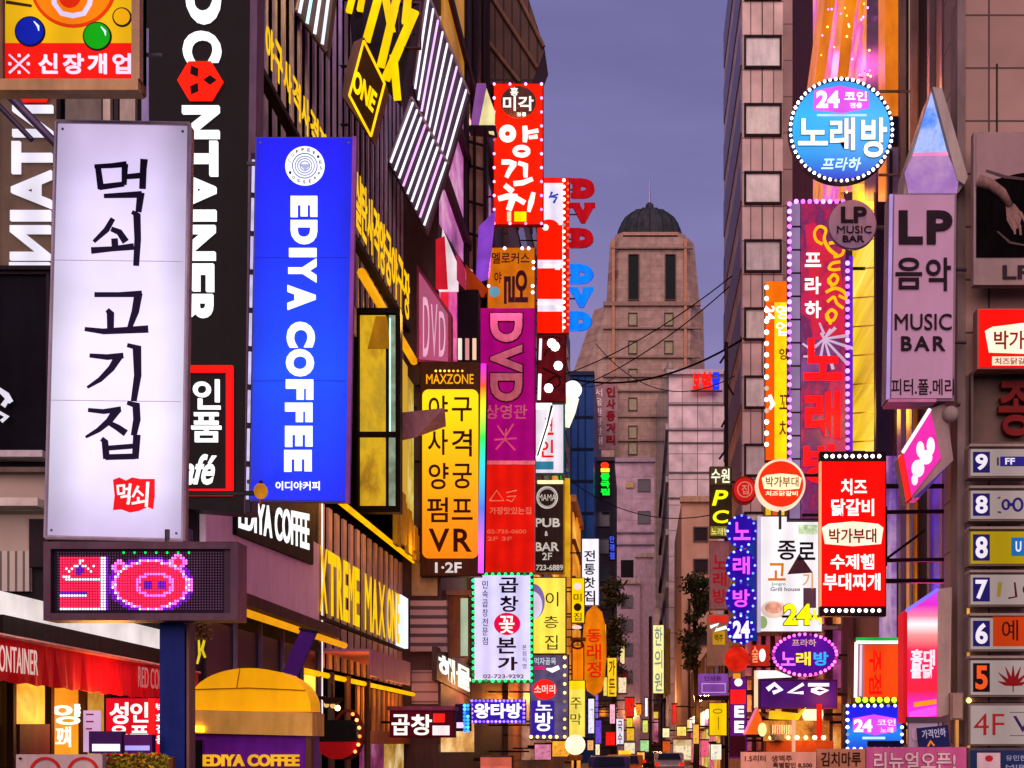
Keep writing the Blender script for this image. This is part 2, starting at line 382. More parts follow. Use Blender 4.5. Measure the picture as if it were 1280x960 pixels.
# --- far tower with dome
T = building('domed_tower', 'tall pinkish stone tower with a dark dome and spire at the end of the street', 0, .001, 260, 262, .01, D('5a4444'))
bpy.data.objects.remove(T.e.children[0]); td = 260; T.pl = Y(td)
stone = TILE('9a7e70', '7a6256', 2.2, 1.5, .0, .04)
def prism_tower(part, rows, dep, mat):
    """octagon-cornered shaft; rows of (py, px left, px right)"""
    mb = MB(); rings = []
    for py, l, r in rows:
        a, b = Xd(l, td), Xd(r, td); z = Zd(py, td); c = (b - a) * .12
        rings.append([(a + c, td, z), (b - c, td, z), (b, td + c, z), (b, td + dep, z), (a, td + dep, z), (a, td + c, z)])
    v = [p for R in rings for p in R]; f = []
    for i in range(len(rings) - 1):
        for j in range(6): f.append((i * 6 + j, i * 6 + (j + 1) % 6, i * 6 + 6 + (j + 1) % 6, i * 6 + 6 + j))
    f += [list(range(6)), [len(v) - 6 + j for j in range(6)]]
    return T.mk(mb.add(v, f), part, mat)
prism_tower('shaft', [(930, 712, 884), (470, 712, 882), (382, 742, 880), (381, 757, 876), (300, 762, 868), (294, 766, 862)], 26, stone)
prism_tower('cornice', [(296, 768, 858), (290, 768, 858)], 24, D('a07a68'))
prism_tower('shoulder_block', [(930, 716, 770), (482, 716, 768), (481, 718, 766)], -3.0, stone)
dd = td + 7.5; mb = MB(); r0 = 41.5 * dd / F; cz = Zd(292, dd) - 2.9; cc = (Xd(812, dd), dd, cz)
T.mk(MB().lathe((cc[0], cc[1], cz - 5), [(r0 * 1.02, 0), (r0 * 1.02, 4.6), (r0 * 1.06, 4.7), (r0 * 1.06, 5.1)], 32), 'drum', D('9a7464'))
mb.lathe(cc, [(r0, 0), (r0 * 1.01, 1.2), (r0 * .98, 2.3), (r0 * .9, 4.0), (r0 * .77, 5.4), (r0 * .55, 6.7), (r0 * .25, 7.5), (r0 * .12, 7.6), (r0 * .12, 8.8), (r0 * .06, 9.3)], 32)
dome = T.mk(mb, 'dome', D('34363a', .6, .1, .35, .35), smooth=False)
mb = MB()
for i in range(16):
    a = 2 * math.pi * i / 16
    mb.tube([(cc[0] + r0 * q * math.cos(a), cc[1] + r0 * q * math.sin(a), cz + z + .05) for q, z in ((1.01, 0.2), (.985, 2.3), (.905, 4.0), (.775, 5.4), (.555, 6.7), (.25, 7.5))], .13, 5)
T.mk(mb, 'rib', D('2a2c2e', .6, .1), dome)
T.mk(MB().tube([(cc[0], cc[1], cz + 9), (cc[0], cc[1], cz + 16.5)], [.25, .06], 6), 'spire', D('8a80a0', .4, .5), dome)
for px in (786, 832):
    f = T.rect('tall_window', px, 319, px + 12, 375, -.5, .08, D('10181a', .4))
    T.frame('window_frame', px - 1, 318, px + 13, 376, 1.2, -.5, .35, D('5a443c'), f)
for px, py in [(786, 392), (831, 392), (786, 427), (831, 427), (786, 462), (831, 462), (786, 498), (786, 533), (786, 553)]:
    o = T.rect('window', px, py, px + 10, py + 15, -.6, .06, D('8c8468', .4))
    T.frame('window_frame', px - .8, py - .8, px + 10.8, py + 15.8, 1.0, -.6, .3, D('4c3a34'), o)
for px in (765, 855):
    T.rect('corner_pilaster', px, 300, px + 3.5, 470, .0, .5, D('a8775c'))
for z0, z1 in ((378, 383), (468, 472), (310, 312), (410, 412), (446, 448), (488, 490), (520, 522), (550, 552)):
    T.rect('string_course', 754 if z0 > 375 else 764, z0, 876 if z0 > 375 else 866, z1, .0, .6, D('86695e'))

# --- pale slab and other middle buildings
t = building('pale_slab_building', 'plain mauve slab building below the domed tower with a small yellow vent', Xd(762, 190), Xd(818, 190), 190, 215, Zd(575, 190), TILE('b898a4', '9a7e8a', 6, 3.2, 0, .05)); on(t, Y(190))
t.rect('vent', 782, 604, 792, 610, 0, .3, D('b09a50')); t.rect('roof_edge', 761, 573, 819, 578, -.5, .5, D('9a8490'))
for y in (665, 680): t.rect('string_course', 764, y, 818, y + 2, 0, .3, D('76626e'))
for y in (600, 640, 715, 760, 800):
    w = t.rect('window', 798, y, 812, y + 14, -.1, .06, GLASS('2a2630')); t.frame('window_frame', 797, y - 1, 813, y + 15, 1, 0, .15, D('5e5058'), w)
t = building('stepped_annex', 'low stepped mauve annex in front of the pale slab building', Xd(772, 165), Xd(800, 165), 165, 180, Zd(728, 165), D('b498a4', .7)); on(t, Y(165))
t.rect('wall', 794, 693, 817, 930, -3, -.5, D('b498a4', .7)); t.rect('roof_edge', 771, 724, 801, 730, 0, .4, D('b0978e')); t.rect('roof_edge', 793, 691, 818, 696, -.5, -.2, D('b0978e'))
t.rect('stair_opening', 776, 700, 792, 722, 0, .02, DARK)
for y in (745, 775, 805, 840):
    w = t.rect('window', 777, y, 790, y + 14, 0, .05, GLASS('30262c')); t.frame('window_frame', 776, y - 1, 791, y + 15, 1, 0, .15, D('6a5a60'), w)

t = building('grey_tiled_building', 'grey tiled block with a dark glass side and a coloured sign on its roof', Xd(836, 150), Xd(908, 150), 150, 210, Zd(468, 150), TILE('c8b2b0', '786468', 1.8, 3.0, 0, .05)); on(t, Y(150))
for y in (505, 537, 553, 590, 622): t.rect('string_course', 836, y, 908, y + 1.6, 0, .2, D('5e5256'))
t.rect('parapet', 834, 463, 909, 469, -.6, .5, D('a89a9c'))
gx = Xd(836, 150); on(t, Xp(gx))
for i in range(9):
    a, b = 819.8 + i * 1.8, 821.2 + i * 1.8
    t.poly('glass_bay', [(a, 470 + (830 - a) * 3.5), (b, 470 + (830 - b) * 3.5), (b, 760), (a, 760)], 0, .1, GLASS('2c3a46'))
for k in range(6):
    z = 8 + k * 6.2
    t.mk(MB().box(gx - .35, gx, 150.5, 209, z, z + .7), 'balcony_slab', D('a09498'))
t = building('tan_block', 'bare tan concrete block standing in front of the grey tiled building', Xd(852, 120), Xd(898, 120), 120, 145, Zd(626, 120), D('b48e78', .75, 0, .15, .3)); on(t, Y(120))
t.rect('parapet', 850, 621, 899, 628, -.6, .4, D('a88a70')); t.rect('downpipe', 860, 750, 863, 905, 0, .3, D('4a2c22'))
for y0 in (660, 700, 740, 790, 840):
    w = t.rect('window', 868, y0, 884, y0 + 16, 0, .05, GLASS('2a2226')); t.frame('window_frame', 866.5, y0 - 1.5, 885.5, y0 + 17.5, 1.5, 0, .15, D('5c4a42'), w)
t.rect('doorway', 862, 905, 886, 930, 0, .05, DARK)
t = building('blue_glass_building', 'dark blue glass slab rising behind the signs beside the microphone lamp', Xd(704, 125), Xd(742, 125), 125, 150, Zd(468, 125), D('1a3c74', .3, 0, .3, .15)); on(t, Y(125))
t.rect('roof_edge', 703, 465, 743, 470, -1, .3, D('22283a'))
for x in (713, 722, 731): t.rect('mullion', x, 470, x + 1, 930, 0, .15, D('101c34'))
for y in (520, 560, 600, 640, 680): t.rect('spandrel', 704, y, 742, y + 3, .0, .1, D('0e1a30'))
t = building('narrow_dark_building', 'narrow dark building under the green and red light sign', Xd(741, 135), Xd(768, 135), 135, 150, Zd(575, 135), D('2a2636', .5)); on(t, Y(135))
t.rect('roof_edge', 740, 572, 769, 577, -.6, .4, D('4a4250'))
for y in range(640, 900, 34):
    w = t.rect('window', 745, y, 762, y + 18, 0, .05, GLASS('1c2234')); t.frame('window_frame', 744, y - 1, 763, y + 19, 1.2, 0, .15, D('3c3644'), w)

# --- right-hand tall tower with a column of windows
t = building('panelled_tower', 'tall brown panelled tower with one column of square pale windows', Xd(928, 60), 12, 60, 73, 42, TILE('ceb2a6', '7a625c', 1.07, 1.6, 0, .03)); on(t, Y(60))
for x in (952,): t.rect('panel_joint', x, -70, x + 1.4, 930, 0, .02, D('4c3a3a'))
for i in range(9):
    y = 47 + 85 * i - 85
    w = t.rect('window', 932, y, 975, y + 37, .0, .03, D(['d4ccc0', 'c4bcb4', 'ccc4b4'][i % 3], .25, 0, .25, 1.2, spec=.4)); t.frame('window_frame', 930, y - 2, 977, y + 39, 2.5, 0, .12, D('2c1e20'), w)
t.rect('recessed_panel', 979, -70, 1016, 930, -.3, .08, TILE('94756c', '5c4642', 2.2, 1.7, .5, .03))
on(t, Xp(Xd(928, 60)))
for i in range(13):
    z = 2 + i * 3.2
    t.mk(MB().box(Xd(928, 60) - .06, Xd(928, 60), 60.3, 72.7, z, z + 1.9), 'strip_window', D('8480a0', .5))

# --- left street wall: corner building, games building, further blocks
t = building('corner_building', 'dark corner building that carries the tall black signboard', -13, -7.32, 20, 24, 36, D('1c1618', .5), z0=3.7); on(t, Y(20))
brown = D('4a3830', .4); beige = D('8a7c72', .6)
t.rect('window', 0, 115, 78, 338, .0, .08, D('5a4a3c', .25, 0, .3, 1)); t.frame('window_frame', -6, 110, 82, 342, 5, 0, .18, D('1c1418'), None)
t.rect('window', -4, 345, 62, 568, 0, .06, D('0c0a12', .4, 0, .4, 1, spec=.02)); t.frame('window_frame', -10, 342, 66, 572, 4, 0, .12, D('241c22'), None)
for x0, x1, c in ((85, 130, '6a6058'), (132, 141, 'b0a090'), (146, 151, '302628'), (153, 172, '9c8c80'), (180, 191, '8078a0')):
    t.rect('wall_strip', x0, 40, x1, 158, 0, .1, D(c))
t.rect('ledge', -10, 569, 66, 577, 0, .35, D('a89ca0')); t.rect('ledge', -10, 588, 66, 594, 0, .25, D('5c4c48'))
t.rect('wall_panel', -10, 594, 64, 690, 0, .06, TILE('a08e80', '6a5a50', 1.2, .8, 0, .03))
t.rect('ledge', -10, 628, 62, 638, 0, .4, D('b8aaa0'))
t.rect('wall_panel', 40, 650, 64, 710, 0, .1, D('221a1e')); t.rect('louvre_panel', -10, 690, 40, 740, .0, .1, TILE('a89c90', '584c48', .12, 3, 0, .02))
on(t, Xp(Xd(322, 20)))
t = building('corner_shop', 'lit corner shop with yellow interior under the red awning', -12, LW - .35, 13.0, 19.6, 3.62, D('2c2022')); on(t, Xp(LW - .3)); lamp(t, LW + .3, 16, 2.4, 'ffb060', 90); lamp(t, LW + .8, 17, 4.6, 'fff0e0', 110)
t.poly('fascia', [(-30, 738), (196, 791), (196, 815), (-30, 766)], 0, .25, E('f4e6e4', .72, .2, 2.0))
t.poly('beam', [(-30, 768), (205, 818), (205, 840), (-30, 801)], 0, .3, D('1c1416'))
t.poly('shop_window', [(12, 842), (54, 850), (54, 960), (12, 960)], 0, .02, GLOW(['a04c10', 'e08a18', 'ffc23a', 'ffd768'], 1.0, .9))
t.poly('shop_window', [(60, 851), (96, 857), (96, 960), (60, 960)], 0, .02, GLOW(['d06a08', 'f09012', 'ffb020'], 1.0, .9))
t.poly('shop_window', [(100, 858), (128, 862), (128, 960), (100, 960)], 0, .02, GLOW(['5a2c18', 'b87a28', 'e0a848'], .9, 1.3))
for x in (8, 56, 98, 130): t.poly('mullion', [(x - 2, 840), (x + 2, 840), (x + 2, 962), (x - 2, 962)], .02, .1, D('2a1612'))
t.text('lettering', '양', 62, 880, 101, 906, .03, .05, E('fff8e0', 1.2), bold=.04); t.text('lettering', '꼬치', 66, 908, 84, 934, .03, .05, E('fff8e0', 1.1), bold=.02)
t.poly('counter', [(12, 905), (50, 905), (50, 962), (12, 962)], .03, .12, D('4a1c2c'))

# awning of the corner shop
t = Thing('shop_awning', 'red canvas shop awning with faded white lettering below the white lit fascia', 'awning', Xp(LW - .3), (100, 860))
P0 = t.pl.at
mb = MB(); q0 = [P0(-160, 776, .05), P0(203, 840, .05)]; q1 = [P0(-160, 780, .55), P0(203, 843, .55)]
mb.add([q0[0], q0[1], q1[1], q1[0]], [(0, 1, 2, 3)]); lo = [q1[0] - Vector((0, 0, .46)), q1[1] - Vector((0, 0, .46))]
nn = 60; fr = [q1[0].lerp(q1[1], i / nn) for i in range(nn + 1)]; bt = [lo[0].lerp(lo[1], i / nn) + Vector((.02 * math.sin(i * .9) + .015 * math.sin(i * 2.3), 0, .012 * math.sin(i * 1.7))) for i in range(nn + 1)]; mb.add(fr + bt, [(i, i + 1, nn + 2 + i, nn + 1 + i) for i in range(nn)]); o = t.mk(mb, 'canvas', D('e01020', .65, 0, .15))
s = o.modifiers.new('cloth', 'SOLIDIFY'); s.thickness = .02
t.mk(MB().tube([q1[0] + Vector((.02, 0, .02)), q1[1] + Vector((.02, 0, .02))], .025, 8), 'front_rail', D('d07068', .4))
def awn_text(txt, y0, y1, mat):
    W = [Vector((q1[0].x + .045, y, q1[0].z - a)) for y, a in ((y0, .1), (y1, .1), (y1, .38), (y0, .38))]
    v, f = raw_text(txt, .0); ax, bx = min(a.x for a in v), max(a.x for a in v); ay, by = min(a.y for a in v), max(a.y for a in v)
    vs = []
    for a in v:
        u, w = (a.x - ax) / (bx - ax), (a.y - ay) / (by - ay)
        vs.append((W[3] * (1 - u) + W[2] * u) * (1 - w) + (W[0] * (1 - u) + W[1] * u) * w + Vector((.005 if a.z > 0 else 0, 0, 0)))
    link('lettering', vs, f, mat, t.e, t.org)
awn_text('RED CONTAINER', 12.9, 14.25, E('f0c0b8', .8)); awn_text('RED CONTAINER', 17.1, 18.7, E('d87878', .6))

# games building: dark fin cladding, d 20.2 - 39.3
t = building('games_building', 'games arcade building clad in dark vertical fins with yellow light strips', -14, LW - .3, 24.05, 39.3, 40, D('070507', .7, spec=0)); on(t, Xp(LW))
def fins(part, d0, d1, step, w, zf, mat, X=LW, dep=.14, parent=None):
    mb = MB(); d = d0
    while d < d1:
        za, zb = zf(d); mb.box(X - .3, X - .3 + dep, d, d + w, za, zb); d += step
    return t.mk(mb, part, mat, parent)
zpx = lambda py, px: (lambda d: EYE + (VY - py) * d / F)(LW * F / (px - VX))
def band(pa, pb):                                    # straight line on the wall through two photo points -> constant height
    return zpx(pb, pa)
finm = D('a88e94', .5, 0); find = D('9484a0', .45, 0)
fins('fin_cladding', 22.3, 39.2, .62, .15, lambda d: (7.9 if d < 31 else 13.2, 40), find, dep=.06)
fins('fin_cladding', 31.2, 39.2, .62, .26, lambda d: (12.4, 13.1), D('a8949c', .5, .2), dep=.06)
fins('fin_cladding', 28.3, 39.2, .74, .34, lambda d: (3.75, 7.5), finm, dep=.06)
fins('fin_cladding', 32.8, 39.2, .66, .28, lambda d: (2.2, 3.5), D('b08858', .5), dep=.06)
ls = E('ffae00', .95, .2, 2.5)
t.mk(MB().tube([(LW + .04, 28.9, 7.62), (LW + .04, 39.4, 7.62)], .07, 8), 'light_strip', ls)
t.mk(MB().tube([(LW + .04, 26.6, 3.52), (LW + .04, 39.4, 3.52)], .06, 8), 'light_strip', ls)
t.mk(MB().tube([(LW + .06, 31.9, 13.75), (LW + .06, 39.3, 13.75)], .12, 8), 'light_strip', E('e8980c', .95, .2))
t.mk(MB().box(LW - .3, LW - .02, 28.2, 28.34, 2, 7.4), 'corner_post', E('ffffff', .8)); 
t.mk(MB().box(LW - .3, LW + .0, 27.9, 28.12, .2, 7.4), 'corner_post', D('96804c', .5))
for y in (29.5, 33, 37): lamp(t, LW + .7, y, 7.6, 'ffa030', 45); lamp(t, LW + .7, y, 3.3, 'ff9030', 70)
lamp(t, LW + 1.0, 35, 13.6, 'ffb840', 160); lamp(t, LW + .9, 25, 17.5, 'ffd040', 160); lamp(t, LW + .9, 30, 21, 'f0b0ff', 200)
# bay window with the gold interior
on(t, Y(33))
w = t.rect('bay_window', 444, 388, 500, 640, -.35, -.02, D('1a1010', .5))
t.rect('pane', 450, 394, 482, 632, -.02, .0, GLOW(['5a3c08', 'a87810', 'd8a818', 'b08c20', 'f8d850'], .9, .8, (1, 1, .5)), w); t.rect('pane', 486, 394, 496, 632, -.02, .0, GLOW(['4a4434', '8a9a80', 'c8d8b8'], .7, 1.0), w)
t.poly('gold_drape', [(470, 396), (484, 396), (488, 436), (460, 436)], .0, .04, D('c8a020', .6), w); t.rect('transom', 446, 540, 498, 547, -.02, .05, D('1a1010'), w)
t.rect('light_tube', 487, 398, 488.6, 545, .0, .04, E('c8ffe8', 1.1), w)
t.frame('frame', 443, 386, 501, 641, 6, -.1, .08, D('140c0c', .4), w); on(t, Xp(LW))
t.mk(MB().box(LW - .1, LW + .1, 36.9, 38.0, 8.4, 13.2), 'lit_panel', GRAD([(0, 'a08038'), (.3, 'e8e0b0'), (.7, 'fff8e0'), (1, 'c09030')], -12, 2, 1.0))
t.mk(MB().box(LW - .1, LW + .06, 38.2, 39.25, 8.4, 13.0), 'lit_panel', GLOW(['806018', 'c8a840', 'e8e0a0'], .9, .8))
# yellow cloth under it
mb = MB(); 
for i in range(7):
    mb.box(LW + .2 + .05 * (i % 2), LW + .32 + .05 * (i % 2), 35.2 + i * .5, 35.75 + i * .5, 7.5 + .1 * (i % 3), 9.2 - .15 * i)
t.mk(mb, 'cloth_drape', D('b8a030', .7))
t.mk(MB().box(LW - .3, LW + .9, 29.0, 34.0, 4.1, 4.16).box(LW + .86, LW + .9, 29.0, 34.0, 3.55, 4.1), 'canopy', D('9a6484', .5))
t.mk(MB().box(LW - .3, LW - .05, 33.0, 39.2, 2.0, 2.35), 'lintel', D('8a5c3c'))
for y in (28.6, 30.2, 32.4): t.mk(MB().tube([(LW + .1, y, 0), (LW + .1, y, 3.6)], .08, 8), 'post', D('4a3830', .5))
t.mk(MB().box(LW - .28, LW - .2, 33.2, 36.0, .3, 2.0), 'shop_window', GLOW(['40102a', '8a3060', 'd090b0'], .7, 1.0)); t.mk(MB().box(LW - .28, LW - .2, 36.3, 39.0, .3, 2.0), 'shop_window', GLOW(['503010', 'c09040', 'f0e0b0'], .8, 1.0))

# cafe front between the black signboard and the games building
t = building('cafe_building', 'cafe front with pale mauve panels and dark windows beside the yellow kiosk', -13, LW - .02, 24.06, 28.1, 7.75, D('201820')); on(t, Xp(LW))
bpy.data.objects.remove(t.e.children[0]); t.mk(MB().box(-7.28, LW - .02, 20.3, 27.85, 0, 7.75), 'wall', D('201820'))
t.mk(MB().box(LW - .02, LW + .08, 20.4, 27.6, 4.55, 6.3), 'fascia_panel', D('d4bcdc', .5, 0, .1))
t.mk(MB().box(LW - .02, LW + .5, 20.4, 27.8, 4.3, 4.5), 'canopy', D('4a3436'))
t.mk(MB().tube([(LW + .4, 20.5, 4.2), (LW + .4, 28.6, 4.2)], .07, 8), 'light_strip', E('e8960c', .95))
for i in range(5): 
    o = t.mk(MB().box(LW - .02, LW + .02, 20.6 + i * 1.45, 21.9 + i * 1.45, 1.0, 4.0), 'window', GLASS('2a2030', .15))
    t.mk(MB().box(LW + .02, LW + .08, 21.95 + i * 1.45, 22.02 + i * 1.45, .8, 4.2), 'mullion', D('6a5a78'), o)

# block D with louvres and pink glass
t = building('pink_glass_block', 'block with pink lit glass and mauve louvres behind the tall brown sign', -13, -6.2, 39.4, 58, 36, D('46343a', .5)); on(t, Y(39.4))
t.rect('wall_panel', 515, 690, 547, 745, 0, .06, D('a08c70')); t.rect('louvre_panel', 515, 752, 560, 815, 0, .3, TILE('a08a98', '4c3c4c', 5, .28, 0, .06))
t.rect('wall_panel', 515, 838, 548, 880, 0, .06, TILE('a08898', '6a5060', 5, .3, 0, .03)); 
on(t, Xp(-6.2))
pk = GLOW(['8a1848', 'c83078', 'f060a0', 'a83090', 'e02848'], .85, .8, (1, .25, .5))
t.poly('glass_wall', [(549, 300), (596, 395), (596, 470), (549, 470)], 0, .06, pk)
t.poly('glass_wall', [(549, 20), (612, 240), (612, 380), (549, 280)], 0, .06, GLOW(['4c2438', '8a4a7c', 'd070b8', 'f0c0d8', '8a4058'], .7, .8, (1, .25, .4)))
t.poly('amber_panel', [(549, -40), (576, -40), (576, 118), (549, 30)], .06, .12, GLOW(['6a3c04', 'a86a08', 'd89010'], .85, .8, (1, .25, .3)))
for x in (577, 590, 602): t.poly('mullion', [(x, -20), (x + 2.5, -20), (x + 2.5, 460), (x, 460)], .06, .2, D('261c22'))
for a in (-40, 90, 210, 300): t.poly('floor_band', [(548, a), (620, 930 - (930 - a) * 180 / 252), (620, 930 - (930 - a) * 180 / 252 + 9), (548, a + 12)], .05, .25, D('3a2a2c'))
t.poly('light_strip', [(528.0 + 21, 320), (556, 338), (556, 470), (549, 470)], .06, .12, E('e01c28', 1.0))
t.poly('wall_panel', [(549, 480), (600, 560), (600, 930), (549, 930)], 0, .05, D('5c444a'))
t.poly('shop_window', [(549, 895), (590, 900), (590, 940), (549, 940)], .05, .08, GLOW(['603018', 'c08840', 'ffe0a0'], 1.0, 1.0, (1, .2, 1)))

lamp(t, -5.2, 43, 12, 'ff3060', 420); lamp(t, -5.0, 46, 19, 'ff60b0', 420); lamp(t, -5.0, 50, 26, 'ff9040', 420); lamp(t, -5.2, 44, 4, 'ffa050', 260)
t = building('orange_lit_block', 'far block washed with orange light behind the stacked yellow signs', -13, -6.0, 58.2, 110, 36.5, TILE('7a5a48', '4a3430', 2.5, 1.2, .5, .05)); on(t, Xp(-6.0))
t.poly('light_panel', [(690, 590), (712, 620), (712, 930), (690, 930)], .0, .1, GLOW(['7a3808', 'c06a10', 'e89018', 'ffc040'], .8, .6, (1, .15, .6)))  # glowing panel stands in for orange light on the wall
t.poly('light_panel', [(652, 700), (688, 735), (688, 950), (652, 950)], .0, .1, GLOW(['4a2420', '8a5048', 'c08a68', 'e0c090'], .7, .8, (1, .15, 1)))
for z in range(6, 36, 3):
    w = t.mk(MB().box(-6.0, -5.94, 60, 108, z, z + 1.3), 'strip_window', GLASS('281f26'))
    for k in range(6): t.mk(MB().box(-5.95, -5.88, 62 + 8 * k, 62.3 + 8 * k, z, z + 1.3), 'mullion', D('4a383a'), w)

for y, z in ((62, 4), (72, 12), (84, 5), (95, 14), (104, 6)): lamp(t, -4.8, y, z, 'ff8a20', 500)
t = building('orange_brick_annex', 'lower orange-lit brick building between the stacked yellow signs and the blue slab', -13, -5.9, 110.5, 150, 23, TILE('b07848', '6a4028', 2.2, 1.0, .5, .05)); on(t, Xp(-5.9))
for a, b in ((715.5, 719), (720, 723), (724, 727), (728, 731), (732, 736)): t.poly('lit_bay', [(a, 640), (b, 655), (b, 935), (a, 935)], 0, .1, GLOW(['8a4006', 'd07810', 'f09818', 'ffc848'], .85, .7, (1, .2, .6)))  # emissive bays put the orange light into the wall itself
for k in range(6): t.mk(MB().box(-5.9, -5.6, 111, 149.5, 3.4 + 3.2 * k, 3.8 + 3.2 * k), 'floor_band', D('6a4028'))
t.mk(MB().box(-6.4, -5.5, 110.3, 150.2, 22.9, 23.5), 'roof_edge', D('c08858'))

t = building('street_end_shops', 'low row of lit shops closing the street below the pale slab', Xd(738, 172), Xd(826, 172), 172, 182, 9, D('6a5048')); on(t, Y(172)); rr = random.Random(21); lamp(t, -1, 165, 6, 'ffb060', 1500); lamp(t, -2.5, 128, 6, 'ffa050', 900); lamp(t, 2, 140, 7, 'ffb878', 900)  # point lights over the street are added to brighten the far walls
for i in range(8):
    x = 740 + i * 10.6
    t.rect('shop_window', x, 900, x + 8.5, 928, 0, .2, GLOW([['5a2c18', 'c07828', 'ffd890'], ['401830', 'a04868', 'f0b0b0'], ['6a4010', 'e0a030', 'fff0c0']][i % 3], .9, .5)); t.rect('shop_sign', x, 888 + rr.random() * 4, x + 8.5, 898, 0, .4, GLOW([['c02818', 'f06040'], ['d8a020', 'f8e080'], ['d0c8e0', 'ffffff'], ['802890', 'd060d0']][(i * 3) % 4], .9, 1.2))
    t.rect('upper_window', x + 1, 868, x + 7, 880, 0, .1, GLASS('2a2228'))
t = building('side_shop_row', 'low shop row with lit fronts between the panelled tower and the tan block', 4.7, 9, 74, 118, 8.5, D('6a4a44')); on(t, Xp(4.7)); lamp(t, 4.0, 84, 4, 'ffb060', 350); lamp(t, 4.0, 104, 4, 'ffb060', 350)
for i in range(8):
    d = 75 + i * 5.3; t.mk(MB().box(4.6, 4.7, d, d + 4.4, .4, 3.0), 'shop_window', GLOW([['5a2c18', 'd08830', 'ffe0a0'], ['401830', 'c04868', 'f0b0b0'], ['2a3a20', 'b0a040', 'fff0c0']][i % 3], 1.0, .9)); t.mk(MB().box(4.3, 4.7, d, d + 4.4, 3.2, 4.2), 'shop_sign', GLOW([['c02818', 'f06040'], ['d8a020', 'f8e080'], ['d0c8e0', 'ffffff'], ['802890', 'd060d0']][(i * 3) % 4], .9, 1.0)); t.mk(MB().box(4.64, 4.7, d + .6, d + 3.6, 5.2, 6.8), 'upper_window', GLASS('2a2228'))

# overhanging roof box above the lamb-skewer sign
t = Thing('roof_billboard', 'dark boarded billboard back jutting out over the street at the roofline', 'billboard', Y(53), (640, 100))
t.poly('board', [(600, -20), (655, -20), (681, 62), (664, 106), (600, 104)], -2, 0, TILE('5c4238', '34261f', .35, 8, 0, .04))
for a, b in (((604, -20), (672, 86)), ((640, -20), (680, 60)), ((600, 40), (650, 104))): t.bar('batten', a, b, .08, D('7a5a48'), .08)

# --- right street wall
t = building('brown_stone_block', 'brown stone-clad block standing behind the floor signs and the poster', Xd(1203, 15), 9, 15.0, 15.9, 34, TILE('96766a', '44332e', 1.15, .62, .0, .012)); on(t, Y(15))
for x in (1245,): t.rect('joint', x, 80, x + 2, 170, 0, .01, D('2a1e1c'))
t.rect('side_trim', 1196, 0, 1206, 930, -.3, .03, D('74625e')); t.rect('recess', 1203, 470, 1284, 560, 0, .02, D('5c4a42'))
on(t, Xp(Xd(1203, 15)))
t = building('dark_service_block', 'dark block with grey pipes and dim vertical openings behind the music bar sign', 5.0, 10, 17.7, 24.3, 34, D('6a4c4c', .6)); on(t, Xp(5.0))
for a, b, c in ((1122, 1131, '241c20'), (1135, 1143, '1c1518'), (1152, 1168, '161014'), (1172, 1196, '5c5060')): t.poly('recess', [(a, -30), (b, -30), (b, 930), (a, 930)], 0, .05, D(c))
for x in (1133, 1147, 1170, 1186): t.poly('downpipe', [(x, -30), (x + 3, -30), (x + 3, 930), (x, 930)], .05, .15, D('6c5c5c', .4, .4))
t.poly('light_tube', [(1144.5, -30), (1146.5, -30), (1146.5, 240), (1144.5, 240)], .05, .12, E('ffc890', 1.0))
t.poly('lit_strip', [(1141, 500), (1150, 500), (1150, 930), (1141, 930)], .05, .12, GLOW(['602c08', 'b05a10', 'd88020'], .8, .8, (1, .2, .5)))
t.poly('lit_strip', [(1168, 560), (1190, 560), (1190, 740), (1168, 740)], .05, .12, GLOW(['20084a', '4018b0', '6a40e8', '8a50c0'], .9, .9, (1, .2, .6)))
t.poly('lit_strip', [(1128, 500), (1135, 500), (1135, 700), (1128, 700)], .05, .1, GLOW(['8a1060', '4a1ca0', '8848d8'], .9, .8))
lamp(t, 4.2, 20.5, 7, '8040ff', 160); lamp(t, 4.2, 18.5, 4, 'ff40a0', 120); lamp(t, 4.0, 22, 13, 'ff9040', 160)
t = building('golden_atrium', 'building front of amber glass with sloping orange columns lit from within', 5.0, 11, 24.4, 42, 36, D('4a3038')); on(t, Xp(5.0))
t.poly('glass_wall', [(1018, -40), (1128, -40), (1128, 252), (1018, 252)], 0, .04, GLOW(['5c1c10', 'a85010', 'e88810', 'd050a0', 'f070d0', 'f8a020', 'ffb8f0'], .95, 1.3, (1, .3, .35)))
for (a, b) in (((1012, 180), (1044, -40)), ((1041, 210), (1069, -40))): t.poly('column', [(a[0], a[1]), (b[0], b[1]), (b[0] + 8, b[1]), (a[0] + 9, a[1])], .04, .3, GLOW(['a84c04', 'e07808', 'f89818'], .95, .8, (1, .3, .5)))
t.poly('column', [(1117, -40), (1126, -40), (1126, 252), (1117, 252)], .04, .3, GLOW(['b85404', 'e87c08', 'ffb040'], .95, .8, (1, .3, .5)))
t.poly('column', [(1096, -40), (1116, -40), (1106, 252), (1092, 252)], .04, .2, D('5c3a60', .3))
t.poly('slat_screen', [(1071, 230), (1111, 230), (1111, 566), (1071, 566)], 0, .1, GLOW(['a87808', 'd8a810', 'f0c828', 'ffe460', 'c09010'], .95, .55, (.3, .1, 1.6)))
for k in range(9): 
    y = 262 + 36 * k
    t.poly('slat', [(1071, y + 2), (1111, y - 1), (1111, y + .5), (1071, y + 3.5)], .1, .14, D('c8a020', .4))
t.poly('edge_frame', [(1066, 240), (1071, 240), (1071, 570), (1066, 570)], 0, .3, D('4a2c48')); t.poly('edge_frame', [(1111, 240), (1114, 240), (1114, 570), (1111, 570)], 0, .3, D('2c2030'))
rnd = random.Random(4)
bl = [(1040 + rnd.random() * 75, rnd.random() * 110) for _ in range(26)] + [(1062, 222), (1078, 240), (1068, 205)]
